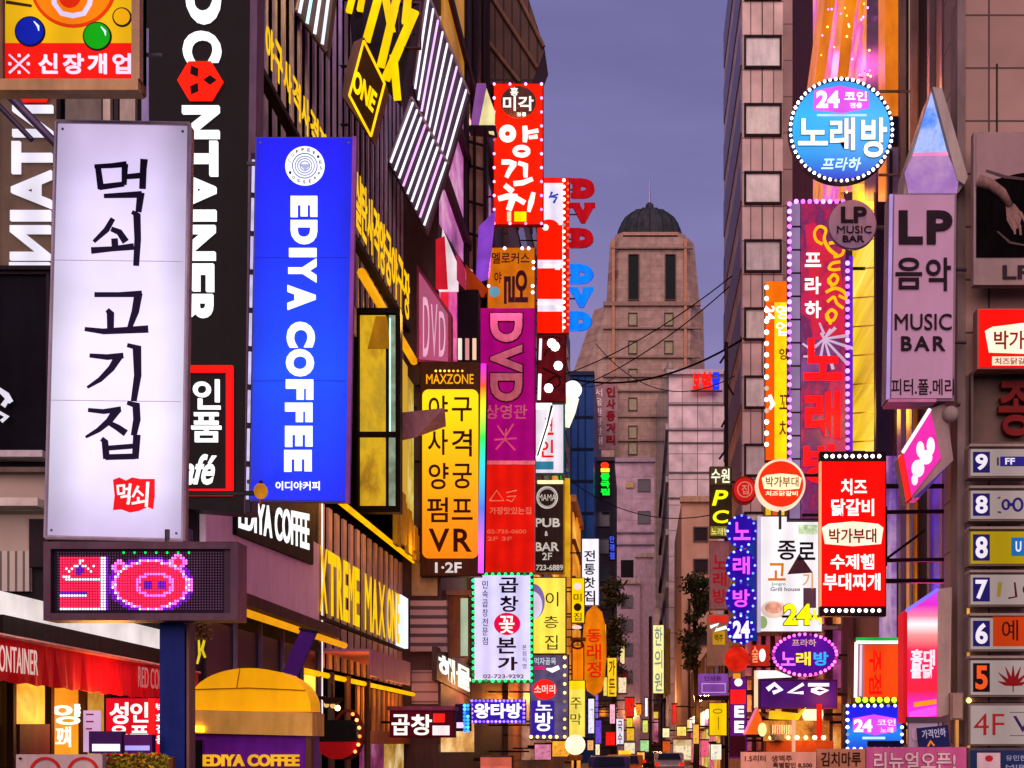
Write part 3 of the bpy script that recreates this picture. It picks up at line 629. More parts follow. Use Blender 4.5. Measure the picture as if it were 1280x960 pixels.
t.bulbs(bl[:14], .022, E('ff70f0', 4), .35); t.bulbs(bl[14:], .022, E('ffb040', 4), .35, 'lamp')
t.poly('lit_strip', [(1108, 570), (1124, 570), (1124, 800), (1108, 800)], .05, .15, GLOW(['40205a', '7a50a8', 'c090c0', '60388a'], .7, .9))
for i, (a, b) in enumerate(((1000, 1018), (1021, 1041), (1044, 1064))):
    for j, (c, e) in enumerate(((600, 690), (698, 780), (788, 860), (868, 960))):
        t.poly('shop_window', [(a, c), (b, c), (b, e), (a, e)], 0, .06, GLOW([['2c1420', '6a2c30', 'a05038'], ['481810', 'a04418', 'e89038', 'ffd898'], ['3a1038', '80286a', 'd060a0'], ['50200c', 'b06018', 'f8b850']][(i * 2 + j * 3) % 4], .8, 1.6, (1, .2, 1)))
    t.poly('pilaster', [(b + .4, 590), (b + 2.6, 590), (b + 2.6, 960), (b + .4, 960)], .0, .25, D('5a3438'))
for c in (692, 782, 862): t.poly('shop_ledge', [(998, c), (1066, c), (1066, c + 5), (998, c + 5)], .06, .35, D('70484a'))
lamp(t, 4.2, 31, 15, 'ff9020', 160); lamp(t, 4.2, 27, 9, 'ffc030', 100); lamp(t, 4.0, 34, 20, 'ff60c0', 150); lamp(t, 4.0, 28, 3, 'ff9040', 220); lamp(t, 3.6, 36, 6, 'ff5080', 260)
t = building('lower_shop_row', 'row of lit bars under the signs below the tall panelled tower', 4.9, 12, 42.2, 59.5, 11, D('5a3c3c')); on(t, Xp(4.9))
for i, (a, b) in enumerate(((933, 945), (947, 957), (959, 969), (971, 984))):
    for j, (c, e) in enumerate(((740, 790), (795, 845), (850, 890), (896, 960))):
        t.poly('shop_window', [(a, c), (b, c), (b, e), (a, e)], 0, .06, GLOW([['401020', '8a2a18', 'c05018'], ['2c1018', '7a3018', 'e08830', 'ffd890'], ['3c1430', '902050', 'd06040'], ['5a2c10', 'c07820', 'ffd070']][(i * 3 + j * 2 + i * j) % 4], .85, 1.6, (1, .2, 1)))
    t.poly('pilaster', [(b + .3, 735), (b + 1.7, 735), (b + 1.7, 960), (b + .3, 960)], .0, .2, D('4a2c28'))
for c in (737, 791, 846, 892): t.poly('shop_ledge', [(931, c), (985, c), (985, c + 4), (931, c + 4)], .06, .3, D('6a443c'))
# ------------------------------------------------------------------ left signs, near to far
WT = E('ffffff', 1.15, .05); INK = D('241a34', .6, 0, .1); REDL = E('ff1408', 1.6, .1); 
# white hand-brushed sign
t = Thing('lightbox_sign', 'tall white lightbox sign with black brush lettering and a small red seal', 'sign', Y(13), (150, 676))
q = [(71, 152), (237, 155), (229, 676), (57, 672)]
t.poly('cabinet', [(71, 152), (237, 155), (229, 676), (57, 672)], -.14, -.004, D('8a7068', .45, .3))
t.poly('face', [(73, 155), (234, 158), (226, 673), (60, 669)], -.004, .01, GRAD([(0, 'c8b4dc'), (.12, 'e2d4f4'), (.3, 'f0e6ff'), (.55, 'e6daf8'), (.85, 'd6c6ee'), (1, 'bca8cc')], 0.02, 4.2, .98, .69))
P = t.pl
mb = MB()
for (a, b) in ((q[0], q[1]), (q[1], q[2]), (q[2], q[3]), (q[3], q[0])): mb.tube([P.at(*a, .0), P.at(*b, .0)], .022, 6)
t.mk(mb, 'rim_frame', D('a898a0', .35, .5))
br = [[(119,209,5),(140,208,6),(159,206,7)], [(123,207,7),(127,237,8)], [(157,206,8),(156,232,6)], [(125,235,7),(156,231,6)], [(158,222,6),(180,220,7)], [(181,200,9),(180,212,8),(179,237,8)], [(131,246,5),(178,244,8)], [(177,242,9),(174,266,7)],
 [(142,274,6),(134,288,7),(118,303,4)], [(140,287,6),(150,291,8),(158,303,9)], [(144,299,8),(145,314,8)], [(115,314,8),(140,312,6),(168,309,8)], [(166,266,5),(172,269,9),(173,300,8),(171,333,7)],
 [(119,369,6),(150,369,6),(178,368,8)], [(174,367,10),(170,390,9),(163,410,6)], [(135,388,6),(139,392,9),(139,414,8)], [(107,412,5),(130,415,7),(186,412,9)],
 [(113,445,5),(135,447,7),(155,445,7)], [(150,445,10),(140,461,8),(126,475,6),(110,485,3)], [(160,432,5),(172,435,11),(173,470,9),(168,502,7)],
 [(111,513,5),(130,515,6),(152,512,7)], [(147,513,10),(137,527,8),(124,538,6),(108,547,3)], [(137,529,6),(148,535,8),(158,542,9)], [(160,504,5),(171,507,10),(172,525,9),(168,545,7)], [(128,549,6),(132,552,8),(134,574,8)], [(172,544,9),(170,574,8)], [(132,561,6),(170,558,6)], [(133,572,7),(170,571,7)]]
for i, j in ((0, 8), (8, 13), (13, 17), (17, 20), (20, 28)): t.strokes('letter', br[i:j], .012, .02, D('1c1230', .6, 0, .05))
sr = random.Random(2)
o = t.poly('seal', [(142, 600), (150, 597), (158, 601), (166, 597), (176, 599), (194, 599), (194, 620), (192, 637), (185, 634), (174, 639), (163, 641), (152, 637), (142, 638), (144, 620)], .01, .016, E('e81820', 1.0, .1))
t.strokes('seal_lettering', [[(147,608,2.5),(157,607,2.5)], [(148,607,2.5),(149,618,2.5)], [(156,606,2.5),(156,617,2.5)], [(148,618,2.5),(157,617,2.5)], [(158,612,2.5),(163,611,2.5)], [(164,605,3),(162,620,3)], [(152,622,2.5),(163,620,3)], [(163,620,3),(161,631,3)], [(174,608,2.5),(167,622,2)], [(172,613,2.5),(180,620,2.5)], [(174,622,2.5),(174,629,2.5)], [(166,630,2.5),(182,627,2.5)], [(186,603,3),(184,634,3)]], .018, .024, E('fff0f4', 1.1), o)
for y in (325, 500): t.poly('panel_seam', [(68 - (y - 152) * .025, y), (231 - (y - 152) * .012, y + 2), (231 - (y - 152) * .012, y + 2.8), (68 - (y - 152) * .025, y + .8)], .01, .0112, D('b0a4bc', .5))
for x, y in ((79, 162), (229, 165), (65, 663), (221, 667)): t.disc('screw', x, y, 1.6, 1.6, .01, .018, STEEL, n=8)
# pole under it
t = Thing('sign_pole', 'dark blue square post carrying the white sign and the dot-matrix board', 'pole', Y(13.3), (220, 930)); t.org.z = 0.14; t.e.location.z = .14
t.mk(MB().box(Xd(204, 13.3), Xd(235, 13.3), 13.2, 13.45, .14, Zd(660, 13.3)), 'post', D('14205a', .35, .2))
t.mk(MB().box(Xd(236.5, 13.3), Xd(240, 13.3), 13.22, 13.4, .14, Zd(780, 13.3)), 'conduit', D('6a4a48', .5)); t.mk(MB().box(Xd(195, 13.3), Xd(248, 13.3), 13.1, 13.55, .14, .22), 'base_plate', STEEL)
# dot matrix board
t = Thing('dot_matrix_display', 'LED dot-matrix board showing pink and red dots under the white sign', 'display', Y(12.9), (178, 776))
t.rect('cabinet', 58, 679, 298, 775, -.25, -.01, D('2c2028', .45)); t.frame('frame', 57, 678, 299, 776, 9, -.25, .05, D('4a3540', .4, .3)); t.rect('screen', 66, 687, 290, 766, -.01, 0, D('181020', .4))
t.rect('right_panel', 281, 686, 291, 768, 0, .02, D('3a2c34', .5))
mats = {'r': E('ff2048', 2.2), 'p': E('ff68d8', 2.4), 'w': E('f4ecff', 1.7), 'v': E('9020e0', 1.0), 'o': D('6a4668', .5), 'g': E('10ff60', 1.3)}
dm = {k: MB() for k in mats}
def led(c, r):
    x, y = c, r
    if r == 0: return 'g' if c in (24, 28, 32, 36, 40, 44, 48) else 'o'
    if 1 <= c <= 15 and r >= 2:                       # red block with the dark syllable knocked out
        if r in (20, 21): return 'w' if r == 21 else 'r'
        if (c, r) in {(8, 3), (9, 3), (8, 4), (7, 5), (6, 5), (5, 6), (4, 7), (9, 5), (10, 5), (11, 6), (12, 7), (3, 6), (13, 5)}: return 'w'
        if (c, r) in {(7, 6), (8, 6), (8, 5), (7, 7), (8, 7), (8, 8), (7, 8), (9, 7), (9, 6)}: return 'v'
        if r == 10 and 3 <= c <= 15: return 'w' 
        if r == 9 and 2 <= c <= 4: return 'w'
        if r in (15, 16) and c <= 10: return 'v' if r == 15 else 'w'
        return 'r'
    if c in (16, 17, 18) and r >= 2: return 'w' if c < 18 else 'v'
    e = ((x - 34) / 12.6) ** 2 + ((y - 12) / 8.3) ** 2
    n = ((x - 35.5) / 6.6) ** 2 + ((y - 12) / 4.2) ** 2
    if e <= 1:
        if .72 < n < 1.25: return 'p'
        if n <= .72: return 'v' if (abs(x - 33) < 1.6 or abs(x - 38) < 1.6) and abs(y - 12) < 2 else 'r'
        return 'r'
    if e <= 1.28: return 'w' if (c + r) % 3 == 0 else 'p'
    if (20 <= c <= 25 and 3 <= r <= 8) and abs(c - 22.5) + abs(r - 5.5) < 3.6: return 'p' if abs(c - 22.5) + abs(r - 5.5) > 1.6 else 'r'
    if (41 <= c <= 47 and 1 <= r <= 6) and abs(c - 44) + abs(r - 3.5) < 3.6: return 'p' if abs(c - 44) + abs(r - 3.5) > 1.6 else 'r'
    if c in (47, 48, 49) and 10 <= r <= 14: return 'w' if c == 48 else 'p'
    if e < 1.6: return 'v'
    return 'o'
P = t.pl
for c in range(61):
    for r in range(22):
        x, y = 73.5 + c * 3.4, 691 + r * 3.35
        k = led(c, r); z = 1.75 if k != 'o' else 1.1
        b = [P.at(x + z * math.cos(a), y + z * math.sin(a), .012) for a in (math.pi / 4 + i * math.pi / 2 for i in range(4))]
        dm[k].add(b, [(0, 1, 2, 3)])
AD = MB(); mi = []
for k in mats: mi += [list(mats).index(k)] * len(dm[k].f); AD.add(dm[k].v, dm[k].f)
o = t.mk(AD, 'dot_pattern', mats['r'])
for k in list(mats)[1:]: o.data.materials.append(mats[k])
o.data.polygons.foreach_set('material_index', mi)
t.bar('hanger', (205, 660), (205, 690), .03, STEEL, -.1)

# yellow shop-opening sign with balls
t = Thing('opening_sign', 'yellow and red lightbox sign with coloured balls in a bare wooden frame', 'sign', Y(12), (85, 118))
t.rect('backing', -30, -60, 178, 115, -.1, -.02, D('6a5038', .6))
t.rect('yellow_face', -26, -56, 168, 54, -.02, .0, E('e8b010', .9, .15)); t.rect('red_face', 4, 54, 166, 101, -.02, .004, E('f01810', .95, .12))
t.rect('bottom_rail', -30, 103, 176, 117, -.1, .07, D('a8845c', .6)); t.rect('side_rail', 168, -60, 178, 103, -.1, .07, D('a88464', .6)); t.rect('side_rail', 3, -60, 6.5, 103, -.02, .05, D('6e5240', .6))
for (cx, cy, rx, ry, c, n) in ((38, 40, 19, 19, '0c1c9c', 'blue_ball'), (122, 46, 18, 18, '109c10', 'green_ball'), (153, 22, 12, 12, 'f0a808', 'orange_ball')):
    b = t.disc(n, cx, cy, rx, ry, .0, .012, D('181020')); t.disc('disc', cx, cy, rx - 2, ry - 2, .012, .02, E(c, .9, .1), b)
    if n != 'orange_ball':
        t.strokes('rim_mark', [[(cx + rx * .3, cy - ry * .62, 1), (cx + rx * .58, cy - ry * .3, 3), (cx + rx * .62, cy, 1)]], .02, .024, E('d8f0ff', .9), b)
b = t.disc('orange_circle', 92, -18, 54, 53, .0, .008, E('d83808', .9)); t.disc('disc', 92, -18, 50, 49, .008, .014, E('f07808', .95), b)
t.strokes('white_arch', [[(66, -20, 6), (69, 6, 6), (78, 18, 6), (92, 21, 6), (106, 18, 6), (113, 6, 6), (116, -20, 6)]], .014, .02, E('d8c8f0', .95), b)
t.disc('disc', 88, -4, 14, 15, .014, .018, E('e02808', .9), b)
t.strokes('dark_bar', [[(8, 3, 4), (40, 8, 3)]], .004, .01, D('3a2010'))
t.text('lettering', '신장개업', 49, 68, 164, 93, .004, .02, E('f6d8f8', 1.05), bold=.03, sp=1.25)
t.strokes('star_mark', [[(12, 69, 2), (37, 92, 2)], [(37, 69, 2), (12, 92, 2)]] + [[(x - 1.6, y, 3.2), (x + 1.6, y, 3.2)] for x, y in ((24.5, 70), (24.5, 91), (13, 80.5), (36, 80.5))], .004, .014, E('f6d8f8', 1.0))
t.wall_bracket([60], 175, 178 and Xd(196, 12), .02)
t = Thing('sign_strut', 'slanting purple-grey steel strut running behind the opening sign', 'strut', Y(14), (30, 140))
t.bar('tube', (-15, 92), (72, 182), .045, D('4a3c54', .4, .4)); t.bar('tube', (-15, 118), (40, 175), .03, D('3a3040', .4, .4))

# big black vertical signboard
t = Thing('vertical_signboard', 'huge black vertical signboard with white sideways letters and a red hexagon', 'signboard', Y(19.4), (255, 640))
t.poly('board', [(186, -40), (314, -40), (306, 642), (186, 632)], -.4, 0, D('120d10', .35)); t.poly('edge_trim', [(314, -40), (323, -40), (314, 642), (306, 642)], -.35, .03, D('4c3a4c', .4, .3))
lt = [('D', 233, -30, 277, 31), ('C', 230, 41, 277, 79), ('N', 229, 134, 275, 174), ('T', 226, 178, 273, 221), ('A', 226, 216, 271, 262), ('I', 224, 264, 271, 277), ('N', 224, 283, 270, 326), ('E', 224, 331, 268, 366), ('R', 224, 369, 267, 408)]
for ch, x0, y0, x1, y1 in lt: t.text('letter', ch, x0, y0, x1, y1, .0, .06, WT, rot=-90, bold=.035)
hx = lambda r, cx=251.5, cy=103: [(cx + r * math.cos(math.radians(a)), cy + r * .97 * math.sin(math.radians(a))) for a in range(0, 360, 60)]
h = t.poly('hexagon', hx(28), 0, .07, E('ff1808', 1.5, .05))
for a in (0, 120, 240):
    r = math.radians(a); cx, cy = 251.5 + 13 * math.cos(r), 103 + 12.6 * math.sin(r); u, v = (math.cos(r), math.sin(r)), (-math.sin(r), math.cos(r))
    t.poly('cutout', [(cx + u[0] * k * 8.6 + v[0] * j * 6.2, cy + u[1] * k * 8.6 + v[1] * j * 6.2) for k, j in ((1, 0), (0, 1), (-1, 0), (0, -1))], .07, .075, D('140c0c'), h)
t.frame('red_frame', 200, 458, 292, 620, 8, .0, .06, E('ff1010', 1.4, .05))
t.text('lettering', '인', 242, 475, 276, 512, .0, .04, WT, bold=.05); t.text('lettering', '품', 240, 516, 277, 553, .0, .04, WT, bold=.05); t.text('script_lettering', 'café', 214, 568, 271, 606, .0, .03, WT, bold=.02, shear=.35)
t = Thing('tube_light', 'thin upright white tube light on the edge of the blue coffee sign', 'light', Y(18.9), (310, 640))
t.poly('holder', [(313, 190), (320, 190), (312, 640), (305, 640)], -.1, -.03, D('2c2434')); P = t.pl
for i in range(9):
    a, b = 200 + i * 48, 240 + i * 48
    t.mk(MB().tube([P.at(317 - (a - 190) * .018, a), P.at(317 - (b - 190) * .018, b)], .024, 6), 'tube', E('cfc4f4', .9, .25, 4))
# solid lit letters standing in for the signboard's reflection in the window behind
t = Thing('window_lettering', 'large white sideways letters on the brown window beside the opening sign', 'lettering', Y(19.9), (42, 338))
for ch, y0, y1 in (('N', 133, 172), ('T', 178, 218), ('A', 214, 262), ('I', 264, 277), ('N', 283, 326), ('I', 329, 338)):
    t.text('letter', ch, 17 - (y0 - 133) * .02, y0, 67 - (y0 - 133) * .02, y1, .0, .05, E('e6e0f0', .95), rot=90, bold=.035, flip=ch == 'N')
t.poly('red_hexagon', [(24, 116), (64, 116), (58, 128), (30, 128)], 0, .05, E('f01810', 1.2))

t = Thing('window_decal', 'white scribbled mark on the dark window at the edge of the street', 'decal', Y(19.85), (6, 530))
t.strokes('marks', [[(-2, 486, 5), (8, 494, 8), (14, 503, 6)], [(12, 496, 4), (4, 508, 6)], [(0, 516, 4), (9, 521, 6), (2, 527, 4)]], 0, .02, E('e8e0f0', .9))

# blue coffee sign
t = Thing('coffee_sign', 'tall blue lightbox sign with white sideways lettering and a round emblem', 'sign', Y(18.5), (378, 628))
t.poly('cabinet', [(319, 171), (444, 171), (435, 628), (312, 626)], -.12, -.006, D('3a3a7a', .4, .3)); t.poly('edge_trim', [(441, 171), (446, 171), (437, 629), (432, 629)], -.06, .02, D('6a3a7a', .4, .4))
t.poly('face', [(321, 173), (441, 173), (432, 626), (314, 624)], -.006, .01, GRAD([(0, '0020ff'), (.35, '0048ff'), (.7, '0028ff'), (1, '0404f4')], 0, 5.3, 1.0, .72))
y = 245
for ch, y0, y1, x0, x1 in (('E', 246, 272, 364, 397), ('D', 276, 306, 364, 397), ('I', 311, 322, 362, 396), ('Y', 324, 354, 361, 396), ('A', 357, 388, 360, 395), ('C', 403, 435, 359, 394), ('O', 437, 471, 358, 393), ('F', 475, 500, 358, 392), ('F', 504, 528, 357, 391), ('E', 533, 559, 357, 391), ('E', 563, 590, 356, 390)):
    t.text('letter', ch, x0, y0, x1, y1, .01, .035, WT, rot=-90, bold=.06)
t.text('small_lettering', '이디야커피', 345, 602, 400, 613, .01, .025, WT, bold=.02)
b = t.disc('emblem', 381.5, 208, 24.5, 24.5, .01, .02, WT); t.ring('emblem_ring', 381.5, 208, 16, 16, 1.2, .02, .024, E('5060d0', .7), b)
for r in (12.5, 9.5, 6.5): t.ring('emblem_ring', 381.5, 208, r, r, 1.2, .02, .024, E('8890e0', .8), b)
t.poly('emblem_mark', [(374, 206), (389, 206), (382, 214)], .02, .024, E('c0c8f8', .8), b)
for i, ch in enumerate('COFFEE·ESPRESSO·'):
    a = math.radians(-160 + i * 21); cx, cy = 381.5 + 20.2 * math.cos(a), 208 + 20.2 * math.sin(a)
    t.text('emblem_letter', ch, cx - 1.7, cy - 2, cx + 1.7, cy + 2, .02, .024, D('202860'), rot=0, parent=b)
t.wall_bracket([200, 600], 318, Xd(306, 18.5), .03)
for y in (322, 476): t.rect('panel_seam', 320 - (y - 173) * .015, y, 438 - (y - 173) * .02, y + .8, .0101, .0115, D('1828a0', .5))
for x, y in ((326, 179), (436, 179), (319, 619), (428, 620)): t.disc('screw', x, y, 1.4, 1.4, .01, .02, STEEL, n=8)
# mauve neon letters of the cafe (side wall)
t = Thing('cafe_sign', 'white lit letter sign above the mauve panel, half behind the blue sign', 'sign', Xp(LW + .15), (345, 660))
t.poly('board', [(296, 618), (392, 662), (392, 706), (296, 668)], -.2, 0, D('181218')); t.qtext('lettering', 'EDIYA COFFEE', [(298, 624), (386, 642), (386, 688), (298, 660)], .0, .015, WT, bold=.02)
t = Thing('paper_lantern', 'small orange lantern hanging at the foot of the blue coffee sign', 'lantern', Y(18.2), (326, 625)); P = t.pl
t.mk(MB().ball(P.at(326, 614), .1, 6, 1.15), 'shade', E('c07818', .9, .3, 8), smooth=True); t.mk(MB().tube([P.at(326, 605), P.at(326, 601)], .03, 6), 'cap', DARK); t.mk(MB().tube([P.at(326, 625), P.at(326, 630)], .025, 6), 'tassel', D('6a2a10'))

# yellow fascia signs of the games building, on the side wall
YL = E('ffc408', 1.0, .15, 3)
t = Thing('arcade_lettering', 'row of tall yellow neon syllables on the fins above the blue coffee sign', 'lettering', Xp(LW + .1), (378, 120))
for i, ch in enumerate(['야', '구', '사', '격', '사', '격', '장', 'U', 'P']):
    if ch == ' ': continue
    x0 = 332 + i * 11.2; x1 = x0 + 9.6; ya = 930 - (930 - 24) * (800 - x0) / 468; h = 50 * (800 - x0) / 468
    yb = 930 - (930 - 24) * (800 - x1) / 468
    t.qtext('letter', ch, [(x0, ya), (x1, yb), (x1, yb + h), (x0, ya + h)], 0, .012, YL, bold=.045)
t.poly('backing_rail', [(330, 84), (432, 276), (432, 282), (330, 92)], -.2, 0, D('181010'))
t = Thing('arcade_lettering', 'crowded yellow neon lettering on the fins beside the blue coffee sign', 'lettering', Xp(LW + .1), (480, 300))
for i, ch in enumerate(['실', '탄', '사', '격', '양', '궁', '야', '구', '장']):
    x0 = 444 + i * 7.6; x1 = x0 + 7; k = (800 - x0) / 356; ya = 930 - 722 * k; h = 72 * k; yb = 930 - 722 * (800 - x1) / 356
    t.qtext('letter', ch, [(x0, ya), (x1, yb), (x1, yb + h), (x0, ya + h)], 0, .012, YL, bold=.04)
t.poly('backing_rail', [(442, 286), (514, 410), (514, 416), (442, 294)], -.2, 0, D('181010'))
t = Thing('arcade_sign', 'tall yellow letter sign with a white lit end panel on the striped fins', 'sign', Xp(LW + .12), (460, 740))
for s, x0, x1 in (('X', 400, 409), ('T', 410, 420), ('R', 421, 428), ('E', 429, 435), ('M', 436, 442), ('E', 443, 449), ('M', 456, 464), ('A', 465, 472), ('X', 473, 481), ('O', 484, 489), ('N', 490, 495), ('E', 496, 500)):
    f = lambda x, v: 930 + (v - 930) * (800 - x) / 380
    t.qtext('letter', s, [(x0, f(x0, 694)), (x1, f(x1, 694)), (x1, f(x1, 772)), (x0, f(x0, 772))], 0, .012, E('ffc800', 1.0, .1, 2), bold=.03)
t.poly('end_panel', [(499, f(499, 694)), (508, f(508, 694)), (508, f(508, 775)), (499, f(499, 775))], -.1, .05, E('e8f4ff', 1.1)); t.poly('backing_rail', [(400, f(400, 775)), (508, f(508, 775)), (508, f(508, 779)), (400, f(400, 779))], -.2, -.06, D('2a1c10'))
# logo blocks projecting from the wall high up
t = Thing('neon_logo', 'big slanted yellow letter logo in neon on a black frame near the roof', 'sign', Y(31), (485, 130))
t.poly('backing', [(432, -40), (526, -40), (500, 128), (440, 60)], -.25, -.05, D('141014', .4))
t.strokes('lettering', [[(443, -12, 7), (436, 16, 7)], [(456, -20, 7), (450, 14, 7)], [(478, -20, 9), (458, 52, 9)], [(480, -14, 9), (490, 40, 9)], [(503, -30, 9), (476, 84, 9)], [(519, 14, 10), (482, 100, 10)], [(492, 70, 9), (497, 125, 9)], [(512, -20, 9), (507, 30, 9)]], -.03, .06, E('ffcc00', .98, .12, 3))
t.frame('frame', 498, 2, 526, 60, 1.6, -.1, .0, D('3a2828'))
t = Thing('diamond_sign', 'yellow diamond neon sign with outlined letters on a brown box', 'sign', Y(30.6), (460, 172))
dq = [(455, 52), (481, 105), (464, 171), (437, 120)]
t.poly('cabinet', [(455, 46), (482, 104), (465, 174), (428, 120), (430, 95), (442, 52)], -.45, -.01, D('6a5448', .5)); 
t.poly('face', dq, -.01, .01, D('3a2408', .4))
P = t.pl; mb = MB()
for a, b in zip(dq, dq[1:] + dq[:1]): mb.tube([P.at(*a, .03), P.at(*b, .03)], .03, 6)
t.mk(mb, 'neon_outline', E('ffc008', 1.3, .2, 3)); t.qtext('lettering', 'ONE', [(444, 86), (472, 118), (466, 142), (440, 112)], .01, .05, E('ffc808', 1.3, .1), bold=.03)
# slanted white neon panels
def stripes(label, corners, n, tint, d, name='neon_stripe_panel'):
    t = Thing(name, label, 'sign', Y(d), corners[3], 'slanted neon stripe panels')
    a, b, c, e = corners                                # top-left, top-right, bottom-right, bottom-left
    t.poly('backing', corners, -.3, -.03, D('4a4048', .5)); mb = MB(); mb2 = MB()
    for i in range(n):
        u = (i + .5) / n
        p = (a[0] + (b[0] - a[0]) * u, a[1] + (b[1] - a[1]) * u + 2); q = (e[0] + (c[0] - e[0]) * u, e[1] + (c[1] - e[1]) * u - 3)
        o = t.mk(MB().tube([t.pl.at(*p, .03), t.pl.at(*q, .03)], .036, 6), 'neon_tube', E(tint[i % len(tint)], 1.25, .1))
    t.bar('edge_rail', corners[0], corners[1], .05, D('7a6a70', .4, .4)); t.bar('edge_rail', corners[3], corners[2], .05, D('3c2c34', .4, .4)); t.bar('edge_rail', corners[0], corners[3], .05, D('7a6a70', .4, .4))
stripes('slanted panel of white neon bars nearest the roof, right of the yellow logo', [(533, -12), (586, 118), (553, 234), (517, 108)], 9, ['f4ecff', 'f4ecff', 'e4b8f4', 'f4d8ff'], 38)
stripes('slanted panel of white neon bars hanging lower down above the pink glass', [(514, 122), (560, 206), (533, 290), (486, 202)], 9, ['f4f0ff', 'e8e4ff', 'f4ecff', 'e8a8f0'], 37)
stripes('short slanted neon bars in white and pale blue at the roof above the neon syllables', [(384, -60), (418, -20), (408, 66), (370, 14)], 4, ['d8e4ff', 'b8e8f8', 'f4f0ff'], 27)

# tall brown sign with yellow panel
t = Thing('tall_arcade_sign', 'tall brown sign with a rounded yellow panel of dark syllables', 'sign', Y(38.9), (562, 720))
t.rect('cabinet', 525, 452, 601, 720, -.4, -.01, D('2c1c16', .5)); t.rect('face', 526, 453, 600, 719, -.01, .0, D('3a2018', .45))
r = 8; x0, y0, x1, y1 = 528, 487, 598, 698; pts = []
for cx, cy, a0 in ((x1 - r, y0 + r, -90), (x1 - r, y1 - r, 0), (x0 + r, y1 - r, 90), (x0 + r, y0 + r, 180)): pts += [(cx + r * math.cos(math.radians(a0 + k * 15)), cy + r * math.sin(math.radians(a0 + k * 15))) for k in range(7)]
t.poly('yellow_panel', pts, .0, .03, GRAD([(0, 'f07a04'), (.25, 'f08c04'), (.6, 'f8b404'), (.9, 'ffdc08'), (1, 'f8d410')], .5, 5.8, 1.0))
DK = D('3a1404', .6)
for ch, a, b, c, dd in (('야', 536, 495, 560, 527), ('구', 565, 497, 590, 527), ('사', 535, 537, 560, 569), ('격', 565, 537, 590, 571), ('양', 536, 579, 561, 612), ('궁', 566, 580, 590, 611), ('펌', 534, 622, 560, 653), ('프', 565, 624, 591, 650), ('V', 536, 661, 562, 690), ('R', 567, 661, 590, 690)):
    t.text('letter', ch, a, b, c, dd, .03, .05, DK, bold=.018)
t.text('top_lettering', 'MAXZONE', 533, 468, 592, 480, .0, .04, E('f0a010', 1.1), bold=.03); t.text('floor_lettering', '1·2F', 544, 703, 577, 716, .0, .04, E('d8c8c8', .95), bold=.02)
t.bulbs([(545 + i * 5.5, 464) for i in range(7)], .035, E('ffb040', 2), .03)
for py in (480, 575, 660, 700): t.bar('bracket_arm', (517, py), (527, py), .05, DARK, -.2)
# colour-changing tube
t = Thing('rainbow_tube', 'upright tube light fading through violet, yellow, green and blue', 'light', Y(38.7), (603, 716)); P = t.pl
t.mk(MB().tube([P.at(604.5, 455), P.at(601, 716)], .085, 10), 'tube', GRAD([(0, 'ff50e0'), (.12, 'e060f0'), (.3, '5070ff'), (.5, '30d0e0'), (.64, '30e050'), (.8, 'f8e020'), (.88, 'ff5020'), (1, 'e010e0')], 0, 6.4, 1.2)); t.bar('holder', (608, 455), (604.5, 716), .04, DARK, -.12)

# the wedge-shaped metal vane on the bay window
t = Thing('metal_vane', 'pointed purple-grey metal canopy sticking out from the gold window', 'canopy', Y(35.5), (520, 552))
mb = MB(); P = t.pl
mb.add([P.at(468, 545, .1), P.at(500, 522, .5), P.at(560, 517, .6), P.at(520, 548, .1), P.at(490, 552, -.1), P.at(500, 528, -.8), P.at(552, 524, -.8)], [(0, 1, 2, 3), (0, 3, 4), (1, 2, 6, 5), (0, 1, 5, 4), (2, 3, 4, 6), (4, 5, 6)])
t.mk(mb, 'plate', D('b08ca4', .5, .1)); t.bar('arm', (442, 543), (475, 545), .05, D('1c2a8c', .4)); t.bar('stay', (446, 530), (470, 545), .025, DARK)

# magenta DVD sign, red sign under, orange above
t = box_sign('vertical_lightbox', 'tall magenta lightbox sign with big sideways grey DVD letters', 598, 385, 669, 576, 47, E('a80474', .75, .15), D('6a1048'), .28, 1)
for ch, y0, y1 in (('D', 392, 428), ('V', 431, 466), ('D', 467, 502)): t.text('letter', ch, 613, y0, 653, y1, .014, .05, D('a8888c', .5), rot=-90, bold=.045, outline=(D('3a0828'), .035))
t.text('lettering', '상영관', 607, 506, 659, 524, .014, .04, D('b08894'), bold=.02)
t.strokes('figure_mark', [[(622, 532, 2), (630, 544, 2)], [(642, 530, 2), (632, 546, 2)], [(633, 536, 2), (631, 550, 2), (620, 562, 2)], [(618, 550, 2), (646, 548, 2)], [(632, 550, 2), (644, 563, 2)]], .014, .03, D('c080a0'))
t = box_sign('red_lightbox', 'red lightbox sign with thin faded outlines under the magenta sign', 606, 580, 669, 716, 46.9, E('d81408', .9, .15), D('8a8488'), .28, 1)
t.rect('top_rail', 606, 576, 669, 581, -.3, .05, D('b09098', .4, .3))
t.strokes('emblem', [[(612, 626, 1.2), (621, 613, 1.2), (630, 626, 1.2), (612, 626, 1.2)], [(633, 616, 1.2), (646, 613, 1.2)], [(634, 621, 1.2), (645, 620, 1.2), (640, 627, 1.2), (633, 625, 1.2)]], .013, .03, E('f08060', .8))
t.text('lettering', '가장맛있는집', 612, 634, 664, 643, .013, .03, E('e87058', .8)); t.text('small_lettering', '02-735-0600', 609, 662, 658, 667, .013, .03, E('e06048', .8)); t.text('small_lettering', '2F 3F', 609, 671, 640, 676, .013, .03, E('e06048', .8))
t = box_sign('orange_lightbox', 'small orange lightbox sign with black sideways characters and loose bulbs', 609, 309, 669, 386, 48, E('c46808', .85, .2, 2), D('5a3010'), .28, 1)
